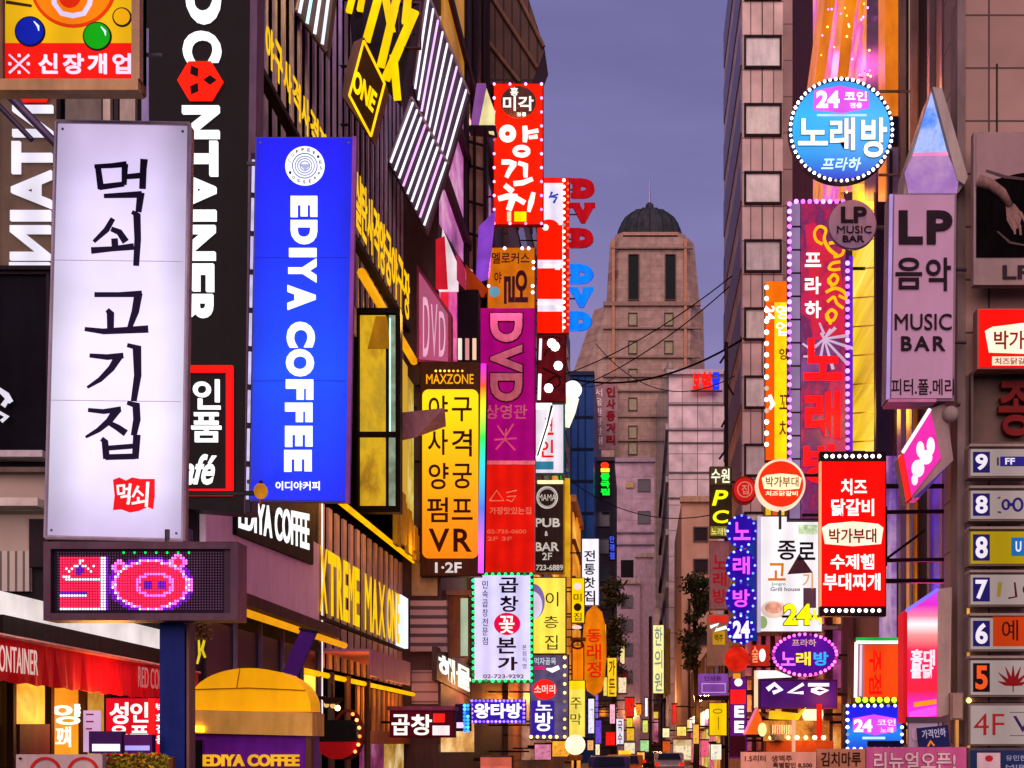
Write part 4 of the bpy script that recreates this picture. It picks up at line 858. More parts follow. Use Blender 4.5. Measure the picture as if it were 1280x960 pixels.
t.text('lettering', '얼', 630, 338, 660, 380, .014, .04, D('1a0c08'), rot=-90, bold=.05); t.text('top_lettering', '멜로커스', 615, 316, 662, 330, .014, .04, D('2a1408'), bold=.02); t.text('script', '야', 618, 340, 627, 354, .014, .03, D('2a1408'), bold=.03)
t.disc('round_mark', 618, 365, 6.5, 6.5, .014, .03, E('60a0b8', .8)); t.bulbs([(611, 327), (631, 311), (653, 311), (661, 311), (667, 328), (667, 336), (666, 358), (666, 366), (611, 358)], .06, E('f0d8ff', 3), .05)
t = box_sign('skewer_sign', 'red lightbox sign with fat white hand lettering and a ring of bulbs', 617, 104, 679, 281, 50, E('ff1c04', 1.0, .12), D('a01008'), .28, 1, base_mat=None)
t.disc('dark_disc', 648, 128, 22, 20, .012, .03, D('5a4038')); WW = E('fff4e8', 1.2)
t.text('disc_lettering', '미각', 629, 121, 667, 139, .03, .05, WW, bold=.03); t.text('disc_lettering', '홍', 638, 110, 648, 120, .03, .05, WW, bold=.02); t.text('disc_lettering', '정통', 646, 141, 658, 146, .03, .05, WW)
ell = lambda cx, cy, rx, ry, w: [(cx + rx * math.cos(k * math.pi / 9), cy + ry * math.sin(k * math.pi / 9), w) for k in range(19)]
sk = [ell(634.5, 167.5, 7, 7.2, 7.5), [(656, 158, 6), (657, 168, 7), (656, 178, 5)], [(660, 166, 4), (673, 163.5, 5)], [(661, 172.5, 4), (672, 171, 5)], ell(652, 189.5, 8.5, 5, 5.5),
 [(627, 203, 6), (637, 203, 6), (645, 206, 6)], [(643, 205, 7), (637, 214, 6), (633, 222, 5)], [(648, 204, 5), (657, 207, 7), (657, 222, 5)], [(642, 230, 6), (653, 229, 6), (666, 224, 5)],
 [(631, 232, 6), (641, 240, 7)], [(623, 249, 6), (634, 246, 7), (647, 246, 6)], [(642, 246, 8), (636, 263, 7)], [(644, 247, 6), (656, 254, 6)], [(667, 241, 5), (664, 253, 7), (661, 265, 4)]]
for i, j in ((0, 4), (4, 5), (5, 8), (8, 9), (9, 14)): t.strokes('letter', sk[i:j], .014, .05, WW)
t.rect('yellow_patch', 643, 265, 658, 277, .014, .04, E('ffd800', 1.1)); t.rect('yellow_patch', 634, 265, 639, 277, .014, .04, E('f0d0a0', 1.0))
t.bulbs(rect_pts(618, 106, 677, 280, 3, 10), .055, E('ff80c8', 2.4), .06)
# white-red sign behind it
t = box_sign('banner_sign', 'tall white sign blocked with red characters and edged by a string of bulbs', 671, 222, 711, 416, 56, E('e8dcf0', .95, .1), D('8a2018'), .28, 1)
t.rect('top_band', 672, 223, 704, 229, .012, .05, E('e01808', 1.1)); t.strokes('blue_mark', [[(690, 240, 3), (688, 246, 3), (696, 247, 3), (692, 254, 3)], [(686, 247, 2), (698, 243, 2)]], .014, .03, E('2848c0', .8))
RD = E('ff1400', 1.25)
for y0, y1 in ((276, 325), (330, 374), (384, 416)): t.rect('red_block', 672, y0 + 6, 703, y1, .014, .06, RD)
t.disc('red_cap', 686, 284, 13, 9, .014, .064, RD); t.disc('white_gap', 682, 285, 4, 4, .07, .08, E('ffe8e8', 1)); t.rect('white_gap', 680, 331, 694, 335, .07, .08, E('ffe8e8', 1)); t.rect('white_gap', 694, 331, 700, 338, .07, .08, E('ffe8e8', 1))
t.strokes('white_gap', [[(672, 380, 4), (692, 380, 4), (702, 388, 5)]], .07, .08, E('ffe8e8', 1))
t.rect('red_edge', 704, 223, 711, 416, .012, .04, E('d81408', 1.0)); t.bulbs([(705 + .0 * i, 226 + i * 8) for i in range(24)], .07, E('ffd8a0', 2.5), .06); t.bulbs([(710, 230 + i * 8) for i in range(23)], .05, E('ff4020', 2.5), .06, 'red_bulb')
# DVD letter columns
def dvd(label, x0, y0, dy, w, h, mat, edge, d):
    t = Thing('letter_column', label, 'sign', Y(d), (x0 + w / 2, y0 + 2 * dy + h), 'stacked DVD letters'); P = t.pl
    for i, ch in enumerate('DVD'):
        x = x0 - i * .8; y = y0 + i * dy
        o = t.text('letter', ch, x + 3, y + 2, x + w - 1, y + h - 2, -.2, .1, mat, bold=.09, outline=(edge, .03))
        mb = MB()
        if ch == 'D':
            for yy in (y + 1.5, y + h - 6.5): mb.prism([P.at(a, b, -.18) for a, b in ((x, yy), (x + 14, yy), (x + 14, yy + 5), (x, yy + 5))], [P.at(a, b, .09) for a, b in ((x, yy), (x + 14, yy), (x + 14, yy + 5), (x, yy + 5))])
        else:
            for xx in (x - 1, x + w - 13): mb.prism([P.at(a, b, -.18) for a, b in ((xx, y + 1), (xx + 14, y + 1), (xx + 14, y + 6), (xx, y + 6))], [P.at(a, b, .09) for a, b in ((xx, y + 1), (xx + 14, y + 1), (xx + 14, y + 6), (xx, y + 6))])
        t.mk(mb, 'serif', mat, o)
    t.bar('mast', (x0 - 2, y0 - 2), (x0 - 4, y0 + 2 * dy + h + 10), .06, D('5a3038'), -.25)
    for i in range(3): t.bar('bracket_arm', (x0 - 4, y0 + i * dy + h / 2), (x0 + 8, y0 + i * dy + h / 2), .04, D('5a3038'), -.22)
dvd('column of three dark red DVD letters against the sky, topmost', 713, 222, 31, 31, 26, E('b40a18', .85, .15), D('c08088'), 66)
dvd('column of three bright blue DVD letters just under the red ones', 711, 329, 29.5, 31, 26, E('0c78ff', 1.0, .12), E('3048d0', .8), 65)
# lower stack
t = box_sign('script_sign', 'dark red sign with curling script and white lamps under the white-red banner', 671, 418, 707, 503, 55.5, E('6a1018', .6, .4, 3), D('3c0c10'), .3, 1)
t.strokes('script', [[(680, 424, 2), (690, 421, 2), (700, 424, 2), (694, 434, 2), (684, 438, 2), (680, 446, 2)], [(678, 460, 2), (690, 466, 2), (702, 472, 2)], [(684, 478, 2), (696, 470, 2), (700, 480, 2), (690, 486, 2), (682, 482, 2)]], .014, .04, D('2c0808')); 
t.bulbs([(690, 430), (694, 434), (686, 486), (698, 458)], .2, E('fff4f4', 2), .1, 'lamp'); t.bar('white_tube', (675, 468), (674, 500), .07, E('fff8f0', 1.3), .05); t.bar('white_tube', (676, 424), (675, 450), .06, E('e8e0ff', 1.2), .05)
t = box_sign('checker_sign', 'white sign with a slanting stroke and red syllables beside the magenta sign', 668, 504, 706, 593, 55.4, E('e8dce8', .9, .1), D('108078'), .28, 2)
t.strokes('slash', [[(670, 508, 8), (690, 508, 8)], [(690, 508, 7), (682, 540, 6), (671, 575, 5)]], .014, .04, E('fffff4', 1.3)); t.text('lettering', '크', 680, 522, 692, 544, .014, .03, E('e01818', 1), bold=.04); t.text('lettering', '인', 674, 550, 692, 572, .014, .03, E('e01818', 1), bold=.04); t.rect('teal_band', 670, 577, 692, 587, .014, .03, E('3888a8', .7))
t.strokes('dark_stroke', [[(690, 507, 3), (684, 532, 2), (672, 570, 2)]], .042, .05, D('0c3a2a'))
t = Thing('microphone_lamp', 'white glowing microphone-shaped lamp in front of the blue building', 'lamp', Y(58), (710, 536)); P = t.pl
t.mk(MB().ball(P.at(716, 488, .1), .42, 8, .95), 'head', E('fffff0', 1.4, .15, 5), smooth=True); t.mk(MB().tube([P.at(715, 498, .1), P.at(712.5, 515, .1), P.at(708, 534, .1)], [.33, .26, .15], 10), 'handle', E('f8f0d8', 1.1, .2, 4), smooth=True); t.bar('backing_rail', (712, 480), (706, 536), .08, D('8a9a90'), -.3)
t = box_sign('pub_sign', 'dark brown pub sign with pale lettering and a round emblem lit from above', 667, 601, 706, 717, 54, D('4a3c34', .5), D('c89820'), .28, 2)
CR = E('c8bcb0', .85)
t.ring('emblem_ring', 684, 622, 13.5, 14, 1.8, .014, .04, CR); t.ring('emblem_ring', 684, 622, 11, 11.5, .8, .014, .03, CR); t.text('emblem_lettering', 'MAMA', 673, 618, 695, 626, .014, .04, CR, bold=.04); 
t.text('lettering', 'PUB', 669, 648, 700, 659, .014, .04, CR, bold=.025); t.text('lettering', '&', 681, 664, 685, 670, .014, .04, CR); t.text('lettering', 'BAR', 669, 678, 699, 689, .014, .04, CR, bold=.025); t.text('lettering', '2F', 678, 691, 690, 700, .014, .04, CR, bold=.01); t.text('lettering', '723-6889', 670, 706, 704, 713, .014, .04, CR, bold=.02)
t.rect('gold_edge', 706, 598, 712, 720, -.3, .05, E('d8a018', .8, .3)); t.rect('top_lamp', 672, 601, 704, 605, .014, .12, E('fff0b0', 1.1))
t = box_sign('yellow_lightbox', 'pale yellow lightbox sign with thin brush syllables and a mauve circle', 664, 721, 708, 818, 53.8, E('f8e050', .95, .08), D('8a6a20'), .28, 1.5)
t.disc('mauve_disc', 667, 752, 14, 22, .014, .024, E('8868a8', .8)); t.disc('pale_disc', 665, 757, 13, 18, .024, .03, E('d8c8e0', .95))
for ch, a, b, c, dd in (('이', 682, 740, 698, 758), ('층', 680, 770, 698, 785), ('집', 681, 794, 697, 812)): t.text('letter', ch, a, b, c, dd, .014, .03, D('3a2808'), bold=.0)
# green-bulb sign
t = box_sign('green_bulb_sign', 'white lightbox sign with black brush syllables, a red disc and a green bulb border', 590, 716, 666, 853, 45.5, E('d4ccf8', .95, .08), D('0c5030'), .28, 3)
for ch, a, b, c, dd in (('곱', 624, 722, 648, 741), ('창', 625, 745, 648, 765), ('본', 621, 797, 645, 817), ('가', 622, 821, 647, 838)): t.text('letter', ch, a, b, c, dd, .014, .03, D('140c1c'), bold=.035)
b = t.disc('red_disc', 634, 780, 16.5, 14, .014, .025, E('d80c40', 1.0)); t.text('disc_lettering', '꽃', 624, 770, 643, 792, .025, .035, WW, bold=.02, parent=b)
t.vtext('side_lettering', '민속곱창전문점', 603, 726, 610, 806, .014, .025, D('3a2c50'), bold=.01); t.vtext('side_lettering', '본점직영', 653, 806, 658, 836, .014, .025, D('3a2c50'), bold=.01); t.text('phone_lettering', '02-723-9292', 604, 843, 655, 848, .014, .025, D('3a2c50'), bold=.02)
t.bulbs(rect_pts(592, 718, 664, 851, 9, 17), .06, E('18e860', 2.2), .05)
for py in (740, 830): t.bar('bracket_arm', (581, py), (591, py), .05, DARK, -.2)
# sign group right of it
t = Thing('oval_lantern', 'large oval orange lantern with red characters hanging over the street', 'lantern', Y(60), (743, 872)); P = t.pl; c = P.at(743, 813)
t.mk(MB().lathe(c, [(.05, -2.1), (.35, -1.9), (.5, -1.2), (.56, -.3), (.56, .4), (.5, 1.2), (.36, 1.8), (.05, 2.1)], 20), 'shade', E('d87008', .9, .25, 1.5), smooth=True)
for ch, y0, y1 in (('동', 788, 804), ('래', 806, 826), ('정', 828, 848)): t.text('letter', ch, 734, y0, 752, y1, .56, .6, E('e02008', .9), bold=.05)
t.bar('hanger', (743, 745), (743, 757), .04, DARK)
t = box_sign('yellow_banner_sign', 'narrow bright yellow sign with a small pale flower above the arched doorway', 714, 722, 731, 779, 58, E('f8cc04', 1.0, .15), D('8a5a10'), .4, 1)
t.disc('flower', 722, 733, 4.5, 4.5, .014, .03, E('f8d0d8', 1)); t.vtext('lettering', '미·집', 717, 742, 727, 776, .014, .03, D('5a3808'), bold=.01)
t = box_sign('orange_arch_sign', 'orange lit arch-topped sign below the narrow yellow sign', 715, 806, 730, 852, 57.5, E('f07808', .95, .2), D('8a4010'), .4, 1)
t.ring('arch', 722, 806, 8, 6, 2.5, .0, .1, D('7a3408')); t.rect('cap', 713, 797, 732, 801, -.3, .1, D('a05018')); t.disc('white_bow', 721, 784, 6, 2.5, -.1, .05, E('f0c8c0', 1.0), n=12)
t = box_sign('white_vertical_sign', 'white vertical sign with black brush characters hanging beside the dark tree', 727, 673, 749, 757, 62, E('f4ecfc', .98, .05), D('8a8090'), .4, .8)
t.vtext('lettering', '전통찻집', 730, 688, 744, 752, .014, .03, D('120c14'), bold=.03)
t = box_sign('tavern_lantern', 'pale yellow vertical tavern sign with two thin black syllables', 706, 850, 732, 922, 52, E('f4d858', .95, .15), D('7a5010'), .4, 1)
t.rect('top_cap', 711, 851, 731, 862, .012, .04, E('f8d010', 1)); t.vtext('lettering', '주막', 713, 872, 727, 906, .014, .03, D('241804'), bold=.0, gap=.3)
t = Thing('globe_lamp', 'round cream street globe lamp under the tavern sign', 'lamp', Y(50), (719, 950)); P = t.pl
t.mk(MB().ball(P.at(719, 931), .4, 8), 'globe', E('fff0c8', 1.1, .15, 3), smooth=True); t.mk(MB().tube([P.at(719, 944), P.at(719, 950)], .3, 10), 'collar', D('a06020')); t.mk(MB().tube([P.at(719, 950), (P.at(719, 950).x, 50, .1)], .06, 8), 'post', DARK)
t = box_sign('round_red_sign', 'lightbox with a red oval over a purple field and warm bulbs along its rim', 662, 818, 711, 925, 51, E('6a5880', .6, .4, 2), D('3a2840'), .4, 1)
t.text('top_lettering', '먹자골목', 668, 822, 695, 831, .014, .03, E('c8d0d8', .9), bold=.02); t.rect('magenta_mark', 666, 833, 681, 837, .014, .03, E('d01860', 1)); t.strokes('white_swoosh', [[(683, 836, 2), (690, 838, 6), (699, 834, 5)]], .014, .03, WW)
b = t.disc('red_oval', 681, 862, 15, 12.5, .014, .05, E('e81c14', 1.1)); t.text('oval_lettering', '소머리', 668, 856, 694, 867, .05, .07, E('ffd0c8', 1), bold=.03, parent=b)
t.rect('purple_field', 664, 876, 693, 919, .014, .03, E('38209c', .9, .2)); t.text('lettering', '노', 670, 876, 690, 888, .03, .05, WW, bold=.04); t.text('lettering', '방', 669, 890, 691, 914, .03, .05, WW, bold=.05)
t.bulbs([(706 - .0 * i, 822 + i * 11) for i in range(10)] + [(664 + i * 8, 921) for i in range(5)], .065, E('ffc860', 2.0), .06)
t = box_sign('violet_bulb_sign', 'low white-lettered sign with a violet bulb border in the side alley', 588, 874, 657, 904, 45, E('3018a0', .9, .2), D('201050'), .35, 1)
t.text('lettering', '왕타방', 593, 879, 652, 898, .014, .05, E('f8f0ff', 1.3), bold=.08); t.bulbs(rect_pts(590, 876, 655, 902, 13, 5), .05, E('7050ff', 2.5), .04)
t = box_sign('tripe_sign', 'dark red sign with white syllables and a red flame at street level', 487, 888, 568, 922, 35.3, E('500818', .7, .3), D('2c0810'), .35, 1)
t.text('lettering', '곱', 490, 893, 512, 919, .014, .05, WW, bold=.05); t.text('lettering', '창', 514, 893, 540, 919, .014, .05, WW, bold=.05); t.rect('red_mark', 542, 892, 556, 903, .014, .05, E('f02018', 1.2)); t.rect('white_block', 541, 907, 562, 919, .014, .05, E('ffe0e4', 1)); t.rect('canopy', 485, 883, 570, 888, -.5, .2, D('6a3a64'))
t = box_sign('blue_dot_sign', 'narrow blue dotted sign at the edge of the tripe sign', 569, 880, 588, 914, 37, E('281030', .6, .3), D('100820'), .3, 1)
t.bulbs([(585, 882 + i * 4.5) for i in range(8)] + [(581, 882 + i * 4.5) for i in range(8)], .05, E('2870ff', 2.5), .04); t.rect('pink_mark', 571, 903, 580, 910, .014, .04, E('f8c8f8', 1.2))
# white slatted lit box on block D side
t = Thing('slatted_light_sign', 'box sign of white lit syllables on the wall beyond the mauve louvres', 'sign', Xp(-6.1), (568, 850))
t.poly('board', [(546, 808), (590, 832), (590, 872), (546, 850)], -.15, 0, D('3a3038')); t.qtext('lettering', '해물', [(548, 816), (588, 836), (588, 866), (548, 846)], .0, .015, E('f0f8e8', 1.1), bold=.06)
t = box_sign('upright_light_box', 'brown upright box with a pale green lit edge left of the green-bulb sign', 560, 742, 586, 822, 40.5, D('8a5a40', .5), D('6a4a3c'), .28, 1)
t.rect('lit_edge', 576, 748, 585, 820, .014, .05, E('b8c8a8', .7, .2)); t.rect('cap', 558, 738, 588, 744, -.5, .1, D('b8947c'))
# window row above block D: dark box with lamps
t = box_sign('dark_wall_box', 'black box housing with small pale lamps between the pink glass and magenta sign', 570, 362, 598, 452, 43, D('141016', .4), D('0c0a0c'), .6, 0)
for x, c in ((575, 'e8e0d0'), (584, 'e09090'), (593, 'f0c0a0')): t.rect('lamp_tube', x - 2, 424, x + 2.5, 450, .012, .1, E(c, .9))
t = Thing('pink_neon_box', 'tall slanting pink neon box sign on the wall left of the orange sign', 'sign', Y(39.1), (545, 455))
t.poly('cabinet', [(521, 330), (564, 392), (564, 455), (521, 452)], -.4, 0, D('8a3a5c')); t.poly('face', [(524, 340), (560, 393), (560, 452), (524, 449)], 0, .02, GLOW(['a83060', 'c85080', 'b05878', 'd890b0'], .7, 1.0, (1, 1, .4)))
for ch, x in (('D', 529), ('V', 539), ('D', 549)): t.text('letter', ch, x, 372 + (x - 529) * .9, x + 8, 446, .02, .06, E('e8a8c0', .85), bold=.0)
t = Thing('pink_strip_sign', 'white and red folded sign strip above the black wall box', 'sign', Y(39.25), (560, 355))
t.poly('face', [(553, 285), (572, 330), (572, 362), (548, 362)], -.2, 0, E('e8d0d8', .9, .2)); t.poly('red_band', [(545, 300), (556, 296), (560, 362), (545, 362)], 0, .05, E('c01828', .9)); t.poly('red_band', [(571, 316), (582, 336), (582, 362), (571, 350)], -.1, .02, E('a82848', .8))
t = Thing('orange_fabric_banner', 'orange cloth banner draped beside the black wall box', 'banner', Y(44), (592, 362))
t.poly('cloth', [(582, 330), (610, 362), (604, 372), (583, 362)], -.05, 0, D('c05818', .6)); t.poly('violet_panel', [(598, 282), (618, 262), (610, 345), (594, 350)], -.3, -.1, E('9048d0', .7, .3))
t = Thing('pale_wedge_panel', 'violet and cream lit wedge panel at the top of the pink glass', 'panel', Y(46), (605, 165))
t.poly('cream_panel', [(608, 110), (618, 138), (617, 166), (598, 160)], -.2, 0, E('f0e0a0', .85, .25)); t.poly('violet_panel', [(596, 104), (607, 104), (598, 160), (588, 158)], -.2, 0, E('9a58a8', .6)); t.rect('ledge', 586, 158, 620, 164, -.5, .1, D('241c20'))
t = Thing('scaffold_frame', 'dark steel lattice frame standing behind the lamb sign', 'frame', Y(45), (592, 330))
mb = MB(); P = t.pl
for x in (583, 593, 606): mb.tube([P.at(x, 160), P.at(x, 360)], .06, 6)
for y in (175, 205, 250, 290): mb.tube([P.at(580, y), P.at(608, y + 8)], .05, 6)
t.mk(mb, 'lattice', D('20161a', .5)); t.poly('panel', [(584, 166), (606, 168), (606, 340), (584, 330)], -.4, -.2, D('8a6a58', .6))
# ------------------------------------------------------------------ right signs
WW2 = E('fffaf4', 1.2, .05)
# round blue karaoke sign
t = Thing('round_karaoke_sign', 'round blue sign with white karaoke lettering and a full ring of bulbs', 'sign', Y(23.0), (1051, 228))
t.disc('cabinet', 1051.5, 163, 66, 66, -.14, -.01, D('101830', .4), n=56); t.disc('rim', 1051.5, 163, 66, 66, -.01, .0, D('0c1440', .4), n=56)
b = t.disc('face', 1051.5, 163, 61, 61, .0, .02, GRAD([(0, '0a40c8'), (.2, '1098e8'), (.5, '18b0f0'), (.75, '1090e0'), (.95, '0a2cb8'), (1, '0618a0')], .08, 2.32, 1.0), n=56)
t.poly('pink_badge', [(1018, 114), (1050, 108), (1085, 116), (1086, 136), (1052, 142), (1016, 138)], .02, .03, E('d858e8', 1.0, .15))
t.text('badge_lettering', '24', 1020, 115, 1049, 136, .03, .05, WW2, bold=.04); t.text('badge_lettering', '코인', 1055, 116, 1083, 127, .03, .05, WW2, bold=.02); t.text('badge_lettering', '전용', 1062, 130, 1077, 136, .03, .05, WW2, bold=.01)
t.rect('line', 1021, 143.5, 1083, 146, .02, .03, E('b8e8ff', .9))
for ch, a, bb, c, dd in (('노', 997, 150, 1034, 183), ('래', 1037, 149, 1068, 189), ('방', 1076, 149, 1108, 198)): t.text('letter', ch, a, bb, c, dd, .035, .06, WW2, bold=.035, outline=(D('202038'), .035))
t.text('lettering', '프라하', 1026, 198, 1076, 214, .02, .04, E('c8f0ff', 1.1), bold=.02, shear=.25)
t.bulbs([(1051.5 + 63.7 * math.cos(2 * math.pi * i / 56), 163 + 63.7 * math.sin(2 * math.pi * i / 56)) for i in range(56)], .028, E('fff4ec', 3), .03)
t.wall_bracket([110, 215], 1100, 5.0, .025)
# Praha sign
t = Thing('bar_sign', 'tall karaoke sign with orange script, red lettering and a violet bulb edge', 'sign', Y(27.6), (1020, 650))
t.rect('cabinet', 985, 251, 1061, 650, -.25, -.01, D('3a2c50', .5)); t.rect('pale_strip', 987, 254, 1000, 648, -.01, .01, E('a888b8', .6, .2)); t.rect('face', 1001, 254, 1057, 648, -.01, .012, GLOW(['3c2c60', '8a4888', '701c58', 'd01850', '58306c', '9878b8'], .8, .7, (1, 1, .6)))
t.strokes('red_wash', [[(1012, 280, 12), (1030, 330, 40), (1034, 380, 42), (1036, 424, 40)]], .012, .016, GLOW(['a00828', 'd01048', 'c81830', '8a1058'], .95, 1.6))
OR = E('f8a010', 1.15, .1)
SL = [[(1028, 306, 3.2), (1020, 301, 3.2), (1018, 291, 3.2), (1024, 284, 3.2), (1032, 288, 3.2), (1030, 300, 3.6), (1036, 312, 4), (1046, 320, 4)], [(1036, 305, 3.2), (1046, 304, 3.6), (1054, 310, 3.6), (1052, 319, 3.4), (1042, 322, 3)],
 [(1050, 328, 3), (1040, 330, 3.4), (1036, 336, 3.4), (1042, 338, 3), (1050, 337, 3)], [(1036, 350, 3.4), (1042, 344, 3.4), (1047, 349, 3.4), (1043, 356, 3.4), (1036, 354, 3.2), (1036, 349, 3), (1040, 360, 3)], [(1032, 366, 3.2), (1044, 361, 3.6), (1055, 366, 3.6), (1057, 374, 3.2), (1048, 370, 3)],
 [(1034, 378, 3.2), (1042, 372, 3.2), (1046, 380, 3.2), (1054, 386, 3.2)], [(1033, 394, 3.4), (1039, 388, 3.4), (1045, 393, 3.4), (1041, 401, 3.4), (1034, 400, 3.2), (1033, 393, 3), (1038, 406, 3)]]
for a, b in ((0, 2), (2, 3), (3, 4), (4, 5), (5, 6), (6, 7)): t.strokes('script_letter', SL[a:b], .02, .05, E('ffb010', 1.1, .1))
for ch, y0, y1 in (('프', 317, 334), ('라', 347, 368), ('하', 377, 398)): t.text('letter', ch, 1006, y0, 1026, y1, .02, .05, WW2, bold=.04)
RN = E('ff1418', 1.3, .08); 
t.strokes('star_burst', [[(1030, 424, 2), (1042 + 24 * math.cos(a), 436 + 26 * math.sin(a), 4)] for a in (i * .8 for i in range(8))] + [[(1003, 430, 2), (1018, 440, 3)], [(1004, 446, 2), (1016, 446, 3)], [(1024, 404, 2), (1030, 418, 3)], [(1038, 412, 3), (1030, 424, 3)]], .014, .03, E('d8b8d8', .8))
for ch, y0, y1, x0, x1 in (('노', 424, 476, 1004, 1052), ('래', 490, 548, 1006, 1050), ('방', 556, 604, 1004, 1050)): t.text('red_letter', ch, x0, y0, x1, y1, .03, .09, RN, bold=.06)
t.bulbs([(986.5, 256 + 9.4 * i) for i in range(36)] + [(995 + 8.4 * i, 253) for i in range(8)] + [(1059, 330 + 9.6 * i) for i in range(25)], .05, E('e060ff', 2.4), .05)
t.rect('violet_edge', 1061, 320, 1066, 650, -.3, .02, E('7020c0', .8, .2))
for i in range(11): t.bar('clip', (988, 284 + 29 * i), (1001, 284 + 29 * i), .02, DARK, .03)
# round LP sign
t = Thing('round_music_sign', 'round mauve sign with dark LP and music bar lettering', 'sign', Y(22.4), (1065, 312))
t.disc('cabinet', 1065.5, 280.5, 30.5, 31, -.07, -.01, D('6a5a60', .4)); t.disc('face', 1065.5, 280.5, 29.5, 30, -.01, .01, D('9a8490', .5)); DK2 = D('22161c', .6)
t.text('lettering', 'LP', 1051, 259, 1083, 279, .01, .03, DK2, bold=.03); t.text('lettering', 'MUSIC', 1046, 283, 1089, 292, .01, .03, DK2, bold=.01); t.text('lettering', 'BAR', 1053, 295, 1080, 303, .01, .03, DK2, bold=.02)
t.wall_bracket([281], 1095, 5.0, .03)
# tall LP sign
t = Thing('music_bar_sign', 'tall unlit mauve sign with black LP and music bar lettering', 'sign', Y(14.7), (1152, 501))
t.poly('cabinet', [(1112, 242), (1196, 242), (1193, 501), (1108, 500)], -.3, -.01, D('7a6a72', .45)); t.poly('face', [(1118, 244), (1193, 244), (1190, 498), (1114, 498)], -.01, .01, D('b08ca4', .5, 0, .1, 1)); t.poly('edge_glow_tube', [(1112, 244), (1115.5, 244), (1111.5, 499), (1108, 499)], -.02, .03, E('b898e0', .75, .2))
for s, a, b, c, dd, k in (('L', 1123, 264, 1153, 306, .04), ('P', 1158, 264, 1190, 306, .04), ('음', 1119, 323, 1152, 362, .02), ('악', 1157, 323, 1188, 364, .02), ('MUSIC', 1118, 393, 1189, 413, .01), ('BAR', 1126, 421, 1181, 439, .02)): t.text('lettering', s, a, b, c, dd, .01, .03, DK2, bold=k, sp=1.0 if s != 'BAR' else 1.3)
t.text('small_lettering', '피터.폴.메리', 1114, 474, 1192, 494, .01, .02, DK2, bold=.01); t.rect('foot_rail', 1110, 499, 1170, 503, -.3, .02, D('b07090', .4))
for py in (330, 422): t.bar('bracket_arm', (1193, py), (1212, py + 1), .025, STEEL, -.15)
# sky-printed triangular sign
t = Thing('pyramid_sign', 'tapering sign box printed with blue sky, standing on the mauve music sign', 'sign', Y(14.75), (1160, 242))
t.poly('cabinet', [(1165, 110), (1178, 112), (1211, 222), (1198, 240), (1130, 242), (1134, 205)], -.5, -.03, D('8c7c74', .5))
t.poly('side_panel', [(1165, 110), (1177, 112), (1209, 222), (1205, 232), (1196, 226)], -.03, .03, D('9a8c84', .5)); 
t.poly('sky_face', [(1164, 116), (1184, 192), (1141, 193)], -.02, .012, GLOW(['2060e0', '4888f0', 'a8b8f4', '6aa0f8', 'c8d0f8'], .95, 1.7)); t.poly('lower_face', [(1141, 194), (1184, 193), (1198, 224), (1196, 241), (1136, 241), (1131, 215)], -.02, .01, GLOW(['8a58a0', 'b078c8', 'd0a0d0', 'a070b0'], .7, 1.2)); t.poly('pink_line', [(1141, 192), (1184, 191), (1185, 195), (1140, 196)], .012, .02, E('f08ac0', .9))
t = Thing('side_bracket_panel', 'narrow mauve wall panel with a hooked pipe left of the pyramid sign', 'panel', Y(24.2), (1118, 240))
t.rect('plate', 1110, 184, 1130, 256, -.15, 0, D('8a7a90', .5)); t.rect('dark_box', 1112, 145, 1124, 180, -.2, 0, D('1c1a34', .4)); t.bar('pipe', (1113, 190), (1113, 262), .03, D('3a2c30'), .05)
# orange and yellow bulb sign
t = Thing('orange_bulb_sign', 'narrow orange and yellow vertical sign with bulbs, behind the tall karaoke sign', 'sign', Y(38), (971, 575))
t.rect('cabinet', 957, 352, 987, 575, -.4, -.01, D('7a2c08')); t.rect('orange_face', 957, 352, 968, 575, -.01, .01, E('f05008', 1.05, .1)); t.rect('yellow_face', 968, 352, 987, 575, -.01, .012, E('f8d010', 1.05, .2, 2)); t.rect('top_face', 957, 352, 987, 378, .012, .02, E('f06a08', 1.0))
t.bulbs([(958, 360 + i * 14) for i in range(15)], .07, E('fff0d8', 3), .05); t.text('lettering', '24', 957, 383, 968, 400, .02, .05, WW2, bold=.03, rot=-90); t.vtext('lettering', '영업', 970, 382, 985, 420, .02, .05, WW2, bold=.02)
for ch, y0, y1 in (('양', 436, 450), ('꼬', 494, 512), ('치', 526, 548)): t.text('letter', ch, 974, y0, 985, y1, .02, .04, D('8a3a08'), bold=.02)
t.strokes('white_mark', [[(962, 494, 4), (966, 506, 6), (962, 512, 3)]], .02, .04, WW2)
# red cheese sign
t = Thing('stew_sign', 'red lightbox sign with white syllables and dark bulb strips top and bottom', 'sign', Y(18), (1066, 770))
t.rect('cabinet', 1025, 564, 1108, 770, -.18, -.01, D('3a1414', .5)); t.rect('face', 1026.5, 577, 1106.5, 758, -.01, .012, E('ff0c08', 1.0, .1)); t.rect('bulb_strip', 1026, 565, 1107, 577, -.01, .02, D('1c0c10')); t.rect('bulb_strip', 1026, 758, 1107, 769, -.01, .02, D('1c0c10')); t.rect('edge_trim', 1024.5, 577, 1026.5, 758, -.1, .03, E('f8a878', .9))
t.bulbs([(1032 + 8.3 * i, 571) for i in range(9)] + [(1032 + 8.3 * i, 763.5) for i in range(9)], .028, E('fff4f0', 2.4), .04)
t.text('lettering', '치즈', 1051, 599, 1083, 619, .012, .03, WW2, bold=.045); t.text('lettering', '닭갈비', 1039, 624, 1092, 645, .012, .03, WW2, bold=.045)
